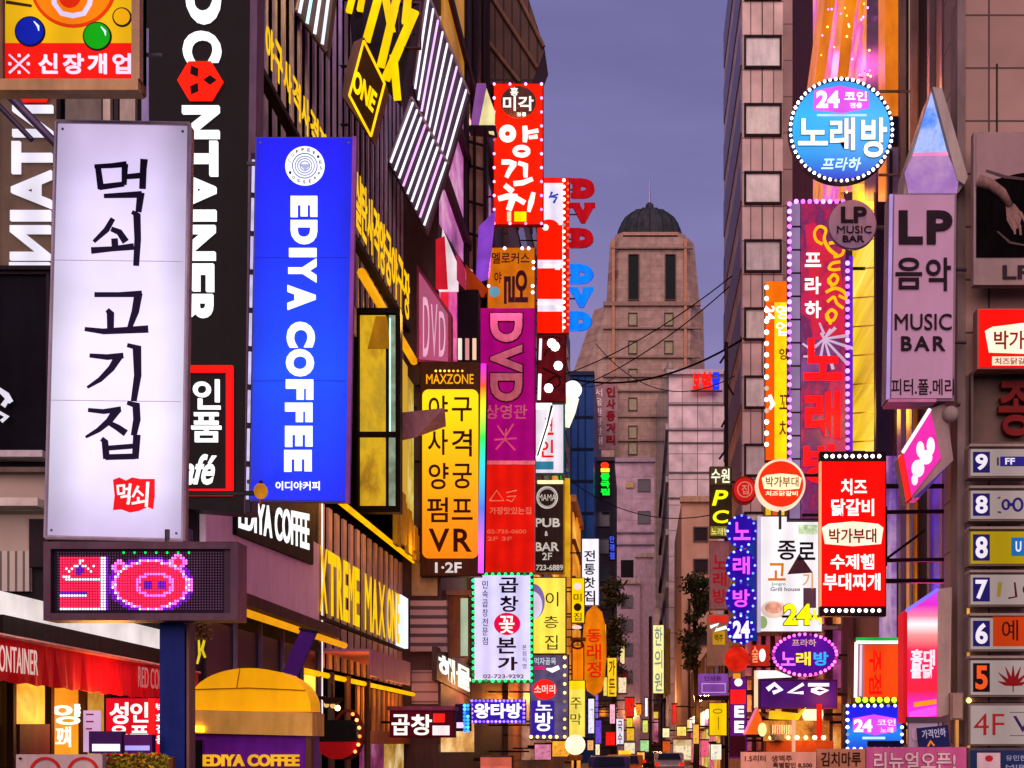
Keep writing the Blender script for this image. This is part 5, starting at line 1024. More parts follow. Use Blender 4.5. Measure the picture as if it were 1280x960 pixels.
b = t.poly('cream_badge', [(1027, 660), (1035, 655), (1066, 652), (1097, 655), (1104, 660), (1101, 680), (1066, 683), (1031, 680)], .012, .02, E('fff0d0', 1.05)); t.text('badge_lettering', '박가부대', 1036, 661, 1095, 679, .02, .035, D('a80c08'), bold=.03, parent=b)
t.text('lettering', '수제햄', 1038, 693, 1092, 712, .012, .03, WW2, bold=.045); t.text('lettering', '부대찌개', 1029, 717, 1100, 738, .012, .03, WW2, bold=.045)
fr = Thing('sign_bracket', 'dark steel bracket frame between the red stew sign and the wall', 'bracket', Y(18.05), (1150, 640)); mb = MB(); P = fr.pl
for y in (637, 698): mb.tube([P.at(1109, y, -.2), P.at(1190, y - 1, -.2)], .03, 6)
mb.tube([P.at(1110, 630, -.2), P.at(1110, 705, -.2)], .03, 6); mb.tube([P.at(1189, 630, -.2), P.at(1189, 705, -.2)], .03, 6); mb.tube([P.at(1110, 697, -.2), P.at(1160, 660, -.2)], .02, 6); fr.mk(mb, 'frame', DARK)
# pink diamond
t = Thing('pink_diamond_sign', 'glowing pink diamond-shaped box sign with a white flower-like blot', 'sign', Y(14.8), (1140, 622))
t.poly('cabinet', [(1163, 511), (1182, 503), (1192, 575), (1140, 624), (1128, 567)], -.5, -.01, D('8a7470', .5)); t.poly('face', [(1163, 513), (1176, 573), (1139, 621), (1129, 567)], -.01, .012, GLOW(['d80488', 'f818b0', 'd00870'], .85, 1.0)); t.poly('red_edge', [(1129, 567), (1139, 621), (1137, 624), (1127, 568)], -.2, .015, E('ff2020', 1)); 
t.bar('white_tube', (1128, 566), (1162, 512), .02, E('ffe8f8', 1.2), .02)
for (cx, cy, rx, ry) in ((1150, 562, 5, 10), (1163, 558, 5, 11), (1157, 572, 8, 9), (1147, 586, 8, 11), (1143, 600, 4, 7)): t.disc('white_blot', cx, cy, rx, ry, .012, .02, E('ffe4f0', 1.1), n=16)
t.poly('lower_side', [(1139, 622), (1177, 575), (1192, 575), (1150, 622)], -.35, -.011, D('4a3088', .4))
# round red signs
t = Thing('round_red_sign', 'round red sign with a cream badge and a cream rim', 'sign', Y(27), (976, 636))
t.disc('cabinet', 976, 605, 31, 31.5, -.3, -.01, E('ffd8b8', 1.0, .1)); t.disc('face', 976, 605, 28, 28.5, -.01, .012, E('f02c10', 1.05, .1)); b = t.poly('cream_badge', [(952, 598), (958, 594), (976, 592), (996, 594), (1002, 598), (999, 611), (976, 613), (955, 611)], .012, .02, E('fff0b8', 1.05)); t.text('badge_lettering', '박가부대', 957, 596, 998, 609, .02, .03, D('a86018'), bold=.03, parent=b); t.text('small_lettering', '치즈닭갈비', 957, 614, 997, 620, .012, .03, E('fff0c0', 1.1), bold=.03)
t.bar('hanger', (976, 636), (976, 660), .03, STEEL, -.15)
t = Thing('round_red_sign', 'smaller dim red round sign half behind the cream-rimmed one', 'sign', Y(34), (931, 630))
t.disc('cabinet', 931, 612, 15, 17, -.3, -.01, D('8a1c18')); t.disc('face', 931, 612, 13.5, 15, -.01, .012, E('c81c18', .9, .15)); t.ring('ring', 931, 612, 9.5, 10, 1.2, .012, .03, E('f08070', .8)); t.text('lettering', '집', 927, 606, 936, 618, .012, .03, E('f08070', .8))
# PC sign
t = Thing('internet_cafe_sign', 'narrow dark sign with glowing yellow PC letters', 'sign', Y(46), (900, 672))
t.rect('cabinet', 887, 583, 915, 672, -.3, -.01, D('3a3424', .5)); t.rect('top_panel', 888, 584, 914, 606, -.01, .01, D('5a5238')); YG = E('e8e010', 1.3, .1)
t.text('lettering', '수원', 889, 586, 912, 604, .01, .04, E('f0f0d0', 1), bold=.03); t.text('letter', 'P', 890, 613, 910, 632, .0, .05, YG, bold=.02, shear=.2); t.text('letter', 'C', 891, 638, 911, 654, .0, .05, YG, bold=.02, shear=.1); t.rect('bottom_panel', 888, 658, 914, 670, -.01, .02, E('908020', .7, .4, 5)); t.text('bottom_lettering', '노래방', 889, 660, 912, 669, .02, .03, E('f0e880', .9), bold=.02)
t = Thing('faded_karaoke_sign', 'faded grey-pink vertical sign with dark red syllables under the PC sign', 'sign', Y(46.2), (898, 760))
t.rect('cabinet', 887, 676, 912, 762, -.3, -.01, D('8a6a70', .5)); t.rect('face', 888, 677, 911, 761, -.01, .01, D('9c7a80', .5)); t.vtext('lettering', '노래방', 891, 694, 908, 754, .01, .03, E('b01420', .7), bold=.04)
t = Thing('poster_board', 'small board with a white scribble and a yellow square below the faded sign', 'sign', Y(44), (896, 830))
t.rect('board', 884, 768, 912, 832, -.2, 0, D('a08a70', .6)); t.rect('red_band', 886, 770, 910, 778, 0, .02, E('d02820', .9)); t.strokes('white_scribble', [[(888, 784, 4), (898, 780, 3), (894, 788, 4), (908, 784, 4)]], 0, .03, WW2); t.rect('yellow_square', 891, 789, 906, 806, 0, .02, E('b88818', .9)); t.text('lettering', '맥주', 893, 793, 904, 802, .02, .03, D('3a2008'))
# purple stack
t = Thing('stacked_disc_sign', 'stack of four purple bulb-edged discs spelling karaoke one syllable each', 'sign', Y(36), (926, 806))
t.rect('back_panel', 934, 650, 947, 800, -.3, -.05, E('1c3090', .7, .3)); t.rect('mast', 922, 645, 928, 800, -.4, -.2, D('302040'))
for i, (ch, cx, cy, r) in enumerate((('노', 927, 664, 19), ('래', 926, 707, 19), ('방', 926, 748, 19), ('24', 926, 787, 17))):
    c = t.disc('disc', cx, cy, r, r * 1.1, -.15, 0, E('2a0c98', .95, .15), n=24)
    t.text('letter', ch, cx - 10, cy - 11, cx + 11, cy + 11, .0, .05, E('e850f8' if i < 3 else 'e8d8ff', 1.25), bold=.05, parent=c)
    t.bulbs([(cx + (r - 1.5) * math.cos(a), cy + (r * 1.1 - 1.5) * math.sin(a)) for a in (k * 2 * math.pi / 12 for k in range(12))], .035, E('6080ff', 2.4), .03)
# white Jongno sign
t = Thing('grill_sign', 'white food sign with black and orange brush syllables and a painted dish', 'sign', Y(32), (985, 790))
t.rect('cabinet', 947, 645, 1028, 790, -.3, -.01, D('8a8088')); t.rect('face', 948, 646, 1027, 789, -.01, .01, E('f0e8ec', .98, .06)); t.rect('edge_trim', 947, 645, 951, 790, -.1, .02, E('c8b8d8', .8))
t.text('lettering', '종', 972, 676, 995, 700, .01, .03, D('181828'), bold=.03); t.text('lettering', '로', 997, 678, 1019, 700, .01, .03, D('181828'), bold=.03); t.text('orange_lettering', '고', 960, 704, 982, 726, .01, .03, E('d87018', .9), bold=.03); t.text('orange_lettering', '기', 1003, 716, 1016, 736, .01, .03, E('e8a060', .9), bold=.02)
t.poly('brown_roof_mark', [(999, 692), (1016, 716), (984, 718)], .01, .02, D('5a3c48')); t.text('small_lettering', 'Jongro', 964, 728, 982, 733, .01, .02, E('70a890', .8)); t.text('small_lettering', 'Grill house', 963, 734, 1000, 739, .01, .02, D('8a98a8'))
b = t.disc('dish', 967, 762, 16, 11, .01, .02, E('e8c8b8', .9)); t.disc('dish_food', 967, 760, 11, 7, .02, .03, E('e09880', .9, .3, 9), b); t.disc('leaf_garnish', 953, 778, 6, 8, .01, .02, E('a0b878', .8)); t.rect('top_leaf_print', 998, 656, 1022, 668, .01, .02, E('c8d8b0', .85, .4, 8)); t.rect('photo_strip', 1004, 735, 1020, 760, .01, .02, D('7a6078', .5))
t = Thing('yellow_hours_sign', 'yellow cut-out numerals reading 24 with a syllable over the food sign', 'sign', Y(31), (1003, 782)); t.text('letter', '24', 980, 755, 1014, 781, -.05, .05, E('f8e808', 1.2), bold=.035, outline=(D('1c1408'), .03)); t.text('letter', '시', 1014, 760, 1026, 780, -.05, .05, E('f8e808', 1.2), bold=.05, outline=(D('1c1408'), .03)); t.bar('rail', (978, 770), (1028, 770), .03, DARK, -.12)
t = Thing('garland_sign', 'row of small yellow and red painted panels above the white food sign', 'sign', Y(32.4), (985, 645))
t.rect('board', 955, 632, 1025, 645, -.2, 0, D('6a4a20')); rr = random.Random(9)
for i in range(8): t.rect('painted_panel', 957 + i * 8.4, 633 + rr.random() * 3, 963.5 + i * 8.4, 644, 0, .04, E(['e8b820', 'd85818', 'f0d850', '8a3010'][i % 4], .9, .3, 4))
# oval neon
t = Thing('oval_neon_sign', 'purple oval neon sign with pink, yellow and blue syllables and pink bulbs', 'sign', Y(27), (1006, 846))
t.disc('cabinet', 1006, 818.5, 41.5, 27, -.25, -.01, D('2a0c3c')); t.disc('face', 1006, 818.5, 38, 24, -.01, .012, E('5a1098', .8, .2))
for ch, x0, c in (('노', 976, 'f068ff'), ('래', 995, 'ffd820'), ('방', 1017, '2898ff')): t.text('letter', ch, x0, 815, x0 + 18, 832, .012, .05, E(c, 1.3), bold=.05)
t.text('top_lettering', '프라하', 990, 799, 1020, 808, .012, .03, E('e0a0a0', .9), bold=.02); t.bulbs([(1006 + 39.5 * math.cos(2 * math.pi * i / 36), 818.5 + 25.5 * math.sin(2 * math.pi * i / 36)) for i in range(36)], .035, E('ff50d0', 2.2), .03)
t = Thing('tilted_purple_sign', 'purple board with white glowing syllables lying below the oval neon', 'sign', Y(28.2), (998, 886))
t.rect('cabinet', 949, 849, 1047, 886, -.3, -.01, D('301038')); t.rect('face', 951, 851, 1045, 884, -.01, .01, E('4a1470', .8, .35, 1.2)); PL = ([[(959, 862, 6), (968, 855, 5), (976, 862, 6), (966, 866, 5)], [(1004, 855, 4), (986, 866, 5), (1004, 866, 4)], [(1010, 856, 4), (1036, 856, 4)], [(1014, 863, 4), (1024, 860, 3), (1034, 863, 4), (1024, 867, 4), (1014, 863, 4)]])
for i in range(4): t.strokes('letter', PL[i:i + 1], .01, .05, E('f0e8ff', 1.3))
t = Thing('lit_awning_board', 'white lit board tucked under the oval neon with a warm upright lamp', 'sign', Y(31), (965, 850)); t.poly('face', [(945, 838), (970, 838), (990, 846), (945, 848)], -.2, 0, E('ffffff', 1.0)); t.rect('upright_lamp', 943, 838, 948, 885, -.1, .0, E('f8c8a0', .9)); t.rect('red_panel', 938, 806, 962, 832, -.2, -.05, E('c02818', .8, .3)); t.disc('white_bottle', 953, 819, 4, 8, -.05, .02, E('fff8f0', 1.1), n=16); t.text('lettering', '술', 940, 808, 948, 828, -.05, -.02, E('ff9060', 1))
# red lantern and EE sign
t = Thing('red_paper_lantern', 'round red paper lantern hanging left of the oval neon', 'lantern', Y(33), (921, 842)); P = t.pl
t.mk(MB().ball(P.at(921, 824), .33, 8), 'shade', E('d02010', .9, .3, 4), smooth=True); t.mk(MB().tube([P.at(921, 808), P.at(921, 804)], .12, 10), 'cap', D('b06a18')); t.mk(MB().tube([P.at(921, 842), P.at(921, 848)], .1, 10), 'foot', E('f09020', .9))
t = Thing('pink_tower_sign', 'narrow red and violet upright sign with white bars like letters E', 'sign', Y(35), (922, 920))
t.rect('cabinet', 912, 846, 934, 948, -.3, -.01, D('3a0c48')); t.rect('face', 913, 847, 933, 947, -.01, .005, E('6a1478', .8, .2)); t.rect('red_panel', 913, 862, 932, 880, .005, .015, E('f01c20', 1.1)); t.disc('white_dot', 923, 853, 5, 5, .005, .03, WW2, n=16); t.text('letter', 'E', 918, 882, 930, 897, .005, .04, WW2, bold=.05); t.text('letter', 'E', 918, 901, 930, 916, .005, .04, WW2, bold=.05); t.rect('dark_panel', 913, 920, 932, 946, .005, .02, D('4a1420'))
t = Thing('violet_wall_sign', 'pale violet board sign on a bracket beside the red lantern', 'sign', Y(40), (892, 872)); t.rect('board', 873, 842, 910, 869, -.2, 0, E('8a48a8', .7, .2)); t.text('lettering', '인사동', 880, 845, 902, 851, 0, .02, D('3a1850'), bold=.02); t.frame('line_frame', 877, 854, 907, 866, 1, 0, .02, E('d0a0e0', .8)); t.rect('ledge', 869, 870, 912, 875, -.3, .1, D('2a1a1e'))
for x in (882, 895): t.bar('hanger', (x, 822), (x, 842), .02, D('8a8088'), -.1)
t = box_sign('yellow_pillar_sign', 'yellow lit pillar sign with a thin dark emblem near street level', 886, 878, 909, 920, 40, E('f0c008', 1.0, .15), D('6a4a10'), .3, 1); t.ring('emblem_ring', 897, 889, 6, 3, 1, .014, .03, D('6a5010')); t.bar('emblem_line', (898, 896), (898, 912), .012, D('8a7020'), .03)
t = Thing('orange_fan_lamp', 'triangular orange paper lamp at the foot of the pink tower sign', 'lamp', Y(30), (945, 918)); t.poly('shade', [(946, 884), (960, 918), (930, 918)], -.2, 0, E('f06018', 1.0, .2)); t.bar('edge_tube', (930, 918), (946, 884), .03, E('f070a0', 1), .02); t.rect('base', 932, 918, 960, 922, -.2, .02, DARK)
t = Thing('globe_lamp', 'cream half globe lamp under the purple board sign', 'lamp', Y(30), (1016, 906)); P = t.pl
t.mk(MB().ball(P.at(1016, 893), .25, 8, .95), 'globe', E('fff0c0', 1.15, .1), smooth=True); t.mk(MB().tube([P.at(1016, 880), P.at(1016, 886)], .1, 8), 'collar', D('6a4010'))
t = Thing('food_stall', 'street stall with a yellow canopy and warm pans below the purple board', 'stall', Y(28), (985, 940)); P = t.pl
t.poly('canopy', [(965, 888), (1000, 892), (1008, 884), (998, 900), (964, 898)], -.6, 0, E('e8b818', .9, .25, 3)); t.rect('counter', 958, 926, 1042, 948, -.6, 0, D('8a3a14')); t.rect('back_glow', 958, 900, 1042, 926, -.7, -.62, GLOW(['4a1c10', 'a04c14', 'e09030', 'c03018'], .9, 2.2)); t.mk(MB().lathe(P.at(972, 926, .02), [(.05, 0), (.16, .02), (.2, .14), (.14, .16)], 16), 'pan', D('a89880', .3, .6)); t.rect('striped_crate', 965, 906, 992, 918, -.4, -.05, TILE('c8b8a0', '4a3828', .05, 1, 0, .01)); t.bar('red_rail', (1024, 880), (1024, 925), .06, E('d81c10', 1.0)); t.bar('post', (992, 900), (992, 948), .04, E('f0b090', .8)); lamp(t, 3.4, 27.2, 2.6, 'ffb060', 120); t.disc('round_lamp', 953, 912, 5, 8.5, -.1, .05, E('fff0a0', 1.1), n=20)
t.bulbs([(963 + 11 * i, 922) for i in range(7)], .05, E('ffd080', 3), .05)
# red panel with white tubes + blue 24
t = Thing('red_tube_sign', 'orange-red box sign framed by white tubes with a row of green bulbs below', 'sign', Y(22.6), (1096, 884))
t.rect('cabinet', 1064, 798, 1128, 884, -.4, -.01, D('5a2c20')); t.poly('face', [(1080, 806), (1126, 806), (1126, 872), (1080, 872)], -.01, .01, E('e84410', 1.0, .15)); t.text('lettering', '주점', 1086, 812, 1102, 868, .01, .03, E('ff1008', 1.2), bold=.05, rot=-90); t.rect('pale_side', 1068, 806, 1080, 872, -.01, .01, E('a88090', .7)); t.bar('white_tube', (1070, 803), (1127, 803), .03, WW2, .03); t.bar('white_tube', (1070, 803), (1069, 872), .03, WW2, .03); t.bar('white_tube', (1076, 806), (1075, 870), .02, E('ffc0d0', 1), .03); t.rect('green_strip', 1070, 797, 1126, 801, -.01, .04, E('20b040', .9)); t.bulbs([(1072 + i * 9, 875) for i in range(7)], .05, E('90e020', 2.2), .05)
t = Thing('coin_karaoke_sign', 'blue lightbox with white 24 and a pink badge at street level', 'sign', Y(22), (1093, 938))
t.rect('cabinet', 1057, 880, 1129, 938, -.3, -.01, D('0c1450')); t.rect('face', 1059, 882, 1127, 936, -.01, .01, GRAD([(0, '0838c0'), (.35, '1080f0'), (.6, '0818e8'), (1, '0408c8')], 0, .9, 1.0)); t.poly('pink_badge', [(1066, 898), (1092, 893), (1120, 898), (1120, 914), (1094, 919), (1066, 913)], .01, .02, E('e050f0', 1.0, .15)); t.text('lettering', '24', 1067, 899, 1090, 915, .02, .04, WW2, bold=.04); t.text('lettering', '코인', 1096, 899, 1119, 907, .02, .035, E('ffd8ff', 1.1), bold=.02); t.text('lettering', '노래', 1100, 909, 1116, 916, .02, .035, E('ffd8ff', 1.1), bold=.02); t.rect('white_line', 1078, 921, 1106, 924, .01, .03, E('c8f0ff', 1)); t.rect('dark_band', 1084, 926, 1127, 934, .01, .03, D('10183a')); t.bulbs(rect_pts(1059, 882, 1127, 936, 8, 6), .03, E('d8e0ff', 2.2), .03)
# pink side sign
t = Thing('pink_panel_sign', 'leaning pink and red light panel with a white blot of writing and pale side', 'sign', Y(14.8), (1160, 905))
t.poly('cabinet', [(1172, 736), (1190, 734), (1188, 892), (1171, 898)], -.4, -.01, D('9a8478', .5)); t.poly('face', [(1134, 762), (1172, 737), (1171, 897), (1134, 903)], -.05, .012, GRAD([(0, 'f010a0'), (.12, 'ff20d0'), (.25, 'f01030'), (.42, 'e80c50'), (.55, 'f02050'), (.66, 'ff9090'), (.74, 'fff0f4'), (.8, 'ff80a0'), (.88, 'e020c0'), (1, 'c040f0')], 0, 1.56, 1.0)); t.poly('red_edge', [(1129, 766), (1134, 762), (1134, 903), (1129, 904)], -.3, .01, E('c81020', .9)); t.bar('top_tube', (1132, 764), (1172, 737), .02, E('8070f8', 1.1), .02)
t.text('lettering', '홍대', 1138, 812, 1168, 832, .012, .03, E('ffd8e4', 1.1), bold=.06); t.text('lettering', '불닭', 1138, 830, 1166, 848, .012, .03, E('ffd8e4', 1.1), bold=.06); t.poly('orange_band', [(1142, 878), (1170, 874), (1170, 880), (1142, 884)], .012, .02, E('ff9020', 1.1)); t.poly('pink_band', [(1136, 890), (1170, 882), (1170, 894), (1136, 900)], .012, .018, E('ff50e0', 1.1))
# floor signs
FL = [(559, 597, '9', 'two', 'cream'), ]
def floor_sign(label, y0, y1, num, nc, sq, body, extra):
    t = Thing('floor_sign', label, 'sign', Y(14.6), (1250, y1), 'floor signs stacked on the corner building')
    t.rect('cabinet', 1211, y0, 1300, y1, -.2, -.01, D('6a5c54', .5)); t.rect('face', 1213.5, y0 + 2.5, 1300, y1 - 2.5, -.01, .006, body); t.rect('lip', 1211, y0 - 3, 1300, y0, -.2, .05, D('8a7a70', .5))
    if sq: t.rect('number_square', 1216, y0 + 6, 1237, y1 - 6, .006, .012, sq)
    t.text('number', num, 1219, y0 + 9, 1234, y1 - 9, .012, .022, nc, bold=.03); extra(t, y0, y1); return t
NAVY = D('1c1c6a', .5); PALE = E('c8b0ac', .5, .08); NW = E('f0e4f0', .85)
def x9(t, a, b): p = t.rect('logo_pill', 1250, a + 12, 1300, b - 14, .006, .015, D('241c80', .4)); t.text('logo_lettering', 'FF', 1256, a + 14, 1268, b - 16, .015, .022, NW, parent=p); t.rect('logo_mark', 1246, a + 13, 1248, b - 15, .006, .015, D('241c50'))
def x8(t, a, b): t.ring('logo_ring', 1257, (a + b) / 2, 5.5, 7, 2.8, .006, .015, D('241c6a')); t.ring('logo_ring', 1272, (a + b) / 2, 7, 9, 3, .006, .015, D('241c6a')); t.rect('logo_bar', 1259, (a + b) / 2 - 2, 1268, (a + b) / 2 + 2, .006, .014, D('241c6a')); t.strokes('logo_tick', [[(1247, a + 12, 2), (1250, a + 11, 2)], [(1247, b - 11, 2), (1251, b - 10, 2)]], .006, .014, D('5a2c3c'))
def x8b(t, a, b): p = t.rect('logo_square', 1264, a + 10, 1292, b - 12, .006, .015, D('1470b8', .4)); t.text('logo_lettering', 'U', 1269, a + 15, 1276, b - 17, .015, .022, NW, parent=p)
def x7(t, a, b): t.strokes('brush_mark', [[(1250, a + 12, 5), (1248, b - 12, 4)]], .006, .015, D('8a8a28')); t.strokes('brush_mark', [[(1268, a + 12, 2), (1270, b - 12, 3), (1260, b - 10, 2)]], .006, .015, D('4a1c1c')); t.disc('brush_dot', 1281, (a + b) / 2, 3, 5, .006, .015, D('3a2030'), n=12)
def x6(t, a, b): p = t.rect('orange_panel', 1241, a + 1, 1300, b - 6, .006, .012, E('c83c10', .75, .15)); t.text('lettering', '예', 1252, a + 5, 1272, b - 13, .012, .022, D('3a0c08'), bold=.0, parent=p)
def x5(t, a, b): t.strokes('leaf_mark', [[(1266, b - 14, 1.5), (1266 + 20 * math.cos(math.radians(g)) * .5, b - 14 + 20 * math.sin(math.radians(g)) * .5, 4.5), (1266 + 24 * math.cos(math.radians(g)) * (1 if abs(g + 90) < 60 else .8), b - 14 + 25 * math.sin(math.radians(g)), .6)] for g in (-168, -140, -113, -90, -67, -40, -12)] + [[(1266, b - 14, 1), (1266, b - 6, 1)]], .006, .015, D('7a1014'))
floor_sign('pale floor sign with a white nine on blue and a dark blue pill logo', 559, 597, '9', NW, NAVY, PALE, x9)
floor_sign('pale floor sign with a white eight on blue and two linked dark rings', 611, 651, '8', NW, NAVY, PALE, x8)
floor_sign('yellow floor sign with a white eight on blue and a blue square logo', 662, 707, '8', NW, NAVY, E('b89810', .7, .1), x8b)
floor_sign('pale floor sign with a white seven on blue and thin brush marks', 716, 758, '7', NW, NAVY, PALE, x7)
floor_sign('floor sign with a white six on blue and an orange panel', 770, 814, '6', NW, NAVY, PALE, x6)
floor_sign('pale floor sign with an orange five on black and a red leaf', 823, 871, '5', E('e85020', .95), D('1a1010'), PALE, x5)
t = Thing('floor_sign', 'pale floor sign with thin red 4F lettering and a dark V', 'sign', Y(14.6), (1250, 930), 'floor signs stacked on the corner building')
t.rect('cabinet', 1211, 879, 1300, 932, -.2, -.01, D('6a5c54', .5)); t.rect('face', 1213.5, 882, 1300, 930, -.01, .006, PALE); t.text('lettering', '4F', 1217, 892, 1255, 919, .006, .016, D('a02420'), bold=-.005); t.text('lettering', 'V', 1266, 895, 1290, 915, .006, .016, D('2c1c50'), bold=.0); t.rect('thin_line', 1262, 890, 1300, 891, .006, .012, D('5a4a50')); t.rect('thin_line', 1262, 919, 1300, 920, .006, .012, D('5a4a50'))
t = Thing('floor_sign', 'dark blue floor sign with a white square and small red print, lowest of the stack', 'sign', Y(14.6), (1250, 980), 'floor signs stacked on the corner building')
t.rect('cabinet', 1211, 935, 1300, 990, -.2, -.01, D('4a444c', .5)); t.rect('face', 1213.5, 938, 1300, 988, -.01, .006, D('1c2c50', .4)); p = t.rect('white_square', 1221, 941, 1250, 985, .006, .012, D('c8b0b0')); t.disc('red_print', 1236, 948, 5, 4, .012, .016, D('b02020'), p, n=12); t.text('lettering', '유민한의원', 1257, 944, 1300, 951, .006, .012, D('8a94b0')); t.text('lettering', 'MIRAE', 1257, 956, 1300, 962, .006, .012, D('8a94b0'))
# poster with guitar player, budae sign, dark red character
t = Thing('music_poster', 'dark wall poster of a guitarist with LP printed on its pale lower margin', 'poster', Y(14.6), (1250, 355))
t.rect('board', 1217, 165, 1330, 356, -.12, 0, D('8a7470', .5)); t.rect('upper_margin', 1219, 168, 1330, 238, 0, .006, D('8a706e', .5, 0, .08)); t.rect('picture', 1220, 206, 1330, 322, .006, .012, D('0c090a', .6, 0, .4, 4, spec=0)); t.poly('pale_backdrop', [(1220, 168), (1330, 168), (1330, 206), (1300, 214), (1270, 218), (1240, 226), (1220, 230)], .012, .016, D('8c7270', .5, 0, .08)); SK = D('7a5c54', .6, 0, .3, 8)
P = t.pl; mb = MB()
mb.tube([P.at(1222, 226, .0), P.at(1238, 232, .012), P.at(1252, 242, .016), P.at(1262, 258, .012)], [.07, .065, .055, .04], 10); t.mk(mb, 'forearm_print', SK, smooth=True)
t.poly('hand_print', [(1256, 252), (1268, 256), (1277, 268), (1274, 284), (1266, 290), (1258, 276)], .012, .02, SK)
t.strokes('finger_print', [[(1262, 272, 4), (1267, 284, 3.5), (1268, 294, 2.5)], [(1268, 270, 4), (1274, 284, 3.5), (1275, 295, 2.5)], [(1274, 266, 4), (1281, 278, 3.5), (1282, 290, 2.5)]], .02, .026, SK); t.strokes('sleeve_highlight', [[(1246, 290, 2), (1262, 304, 3), (1284, 308, 2)]], .014, .02, D('4a3a3a')); t.strokes('sleeve_highlight', [[(1232, 214, 3), (1256, 222, 4), (1290, 226, 3)]], .014, .02, D('4a3a3a'))
t.text('lettering', 'LP', 1253, 332, 1290, 349, .006, .016, D('2c2024'), bold=.02)
t = Thing('stew_wall_sign', 'red lit wall sign with a cream badge above the dark red character', 'sign', Y(14.6), (1255, 460)); t.rect('cabinet', 1222, 385, 1330, 461, -.2, -.01, D('8a5a50')); t.rect('face', 1224, 387, 1330, 459, -.01, .006, E('ff1008', 1.0, .08)); b = t.poly('cream_badge', [(1231, 414), (1240, 409), (1280, 404), (1330, 404), (1330, 444), (1236, 441)], .006, .014, E('fff0d0', 1.05)); t.text('badge_lettering', '박가', 1242, 414, 1280, 437, .014, .022, D('98201c'), bold=.03, parent=b); t.text('badge_lettering', '부대', 1284, 414, 1322, 437, .014, .022, D('98201c'), bold=.03, parent=b); t.rect('small_badge', 1240, 446, 1330, 457, .006, .014, E('ffe0c0', 1.0)); t.text('small_lettering', '치즈닭갈비', 1243, 448, 1290, 456, .014, .02, D('a01810'), bold=.02)
t = Thing('stone_wall_letter', 'big dark red character fixed to the stone wall above the floor signs', 'lettering', Y(14.9), (1270, 555)); t.text('letter', '종', 1247, 478, 1290, 546, -.05, .05, D('6a1414', .4), bold=.05); t.frame('border', 1213, 466, 1330, 556, 3, -.08, .03, D('5a4a44'))
# lower banners
def board(name, label, x0, y0, x1, y1, d, mat, cat='banner'):
    t = Thing(name, label, cat, Y(d), ((x0 + x1) / 2, y1)); t.rect('panel', x0, y0, x1, y1, -.08, 0, mat); return t
t = board('price_banner', 'pale orange street banner with brown print at the bottom of the stall', 926, 940, 1020, 985, 18, D('d89c80', .6)); t.text('lettering', '1.5리터', 931, 944, 957, 952, 0, .01, D('5a2c20'), bold=.02); t.text('lettering', '생맥주', 964, 944, 990, 952, 0, .01, D('5a2c20'), bold=.02); t.text('lettering', '특별할인 8,500', 966, 953, 1015, 960, 0, .01, D('4a2418'), bold=.03)
t = board('brown_banner', 'brown street banner with dark syllables beside the pale orange one', 1021, 936, 1082, 985, 18.2, D('c08464', .6)); t.text('lettering', '김치마루', 1026, 940, 1076, 958, 0, .01, D('3a1c10'), bold=.03)
t = board('renewal_banner', 'magenta-brown street banner with large pale outlined syllables', 1083, 934, 1208, 990, 14, D('b0507c', .5)); t.text('lettering', '리뉴얼오픈!', 1092, 940, 1194, 963, 0, .02, D('c8a8a8'), bold=.04, outline=(D('3a1828'), .03))
t = board('tilted_notice', 'small tilted blue notice with pale print above the magenta banner', 1150, 908, 1188, 935, 14.5, D('1c2050', .5), 'notice'); t.text('lettering', '가격인하', 1154, 911, 1184, 922, 0, .01, D('b0b8d0'), bold=.03); t.strokes('orange_tick', [[(1160, 932, 2), (1164, 926, 3), (1168, 932, 2)]], 0, .01, E('f08020', .9)); t.e.rotation_euler = (0, math.radians(-6), 0)
t = board('grey_notice', 'pale grey board behind the tilted blue notice', 1136, 902, 1172, 945, 14.6, D('a090a0', .6), 'notice'); t.disc('round_print', 1144, 918, 5, 8, 0, .01, D('b89ab0')); t.rect('top_rail', 1134, 896, 1182, 903, -.1, .02, D('4a3c44'))
t = board('junction_box', 'tan electrical box fixed beside the pink light panel', 1188, 866, 1204, 900, 14.7, D('8a7060', .5), 'box'); t.rect('conduit', 1194, 900, 1198, 960, -.05, .02, D('c89850')); t.rect('lid', 1190, 868, 1202, 898, 0, .03, D('927868', .5))
t = Thing('gold_string_light', 'warm string of light running up the edge of the floor signs', 'light', Y(15.1), (1209, 960)); P = t.pl
t.mk(MB().tube([P.at(1208, 955, .1), P.at(1207.5, 760, .1)], .018, 6), 'tube', E('e0a040', 1.0, .5, 6)); t.bulbs([(1208, 780 + i * 24) for i in range(8)], .03, E('ffc860', 3), .12)
t = Thing('security_lamp', 'round white flood lamp under the mauve music sign', 'lamp', Y(14.8), (1190, 530)); P = t.pl
t.mk(MB().ball(P.at(1188, 518), .1, 7), 'housing', D('84766e', .6), smooth=True); t.bar('arm', (1196, 505), (1200, 505), .03, STEEL)

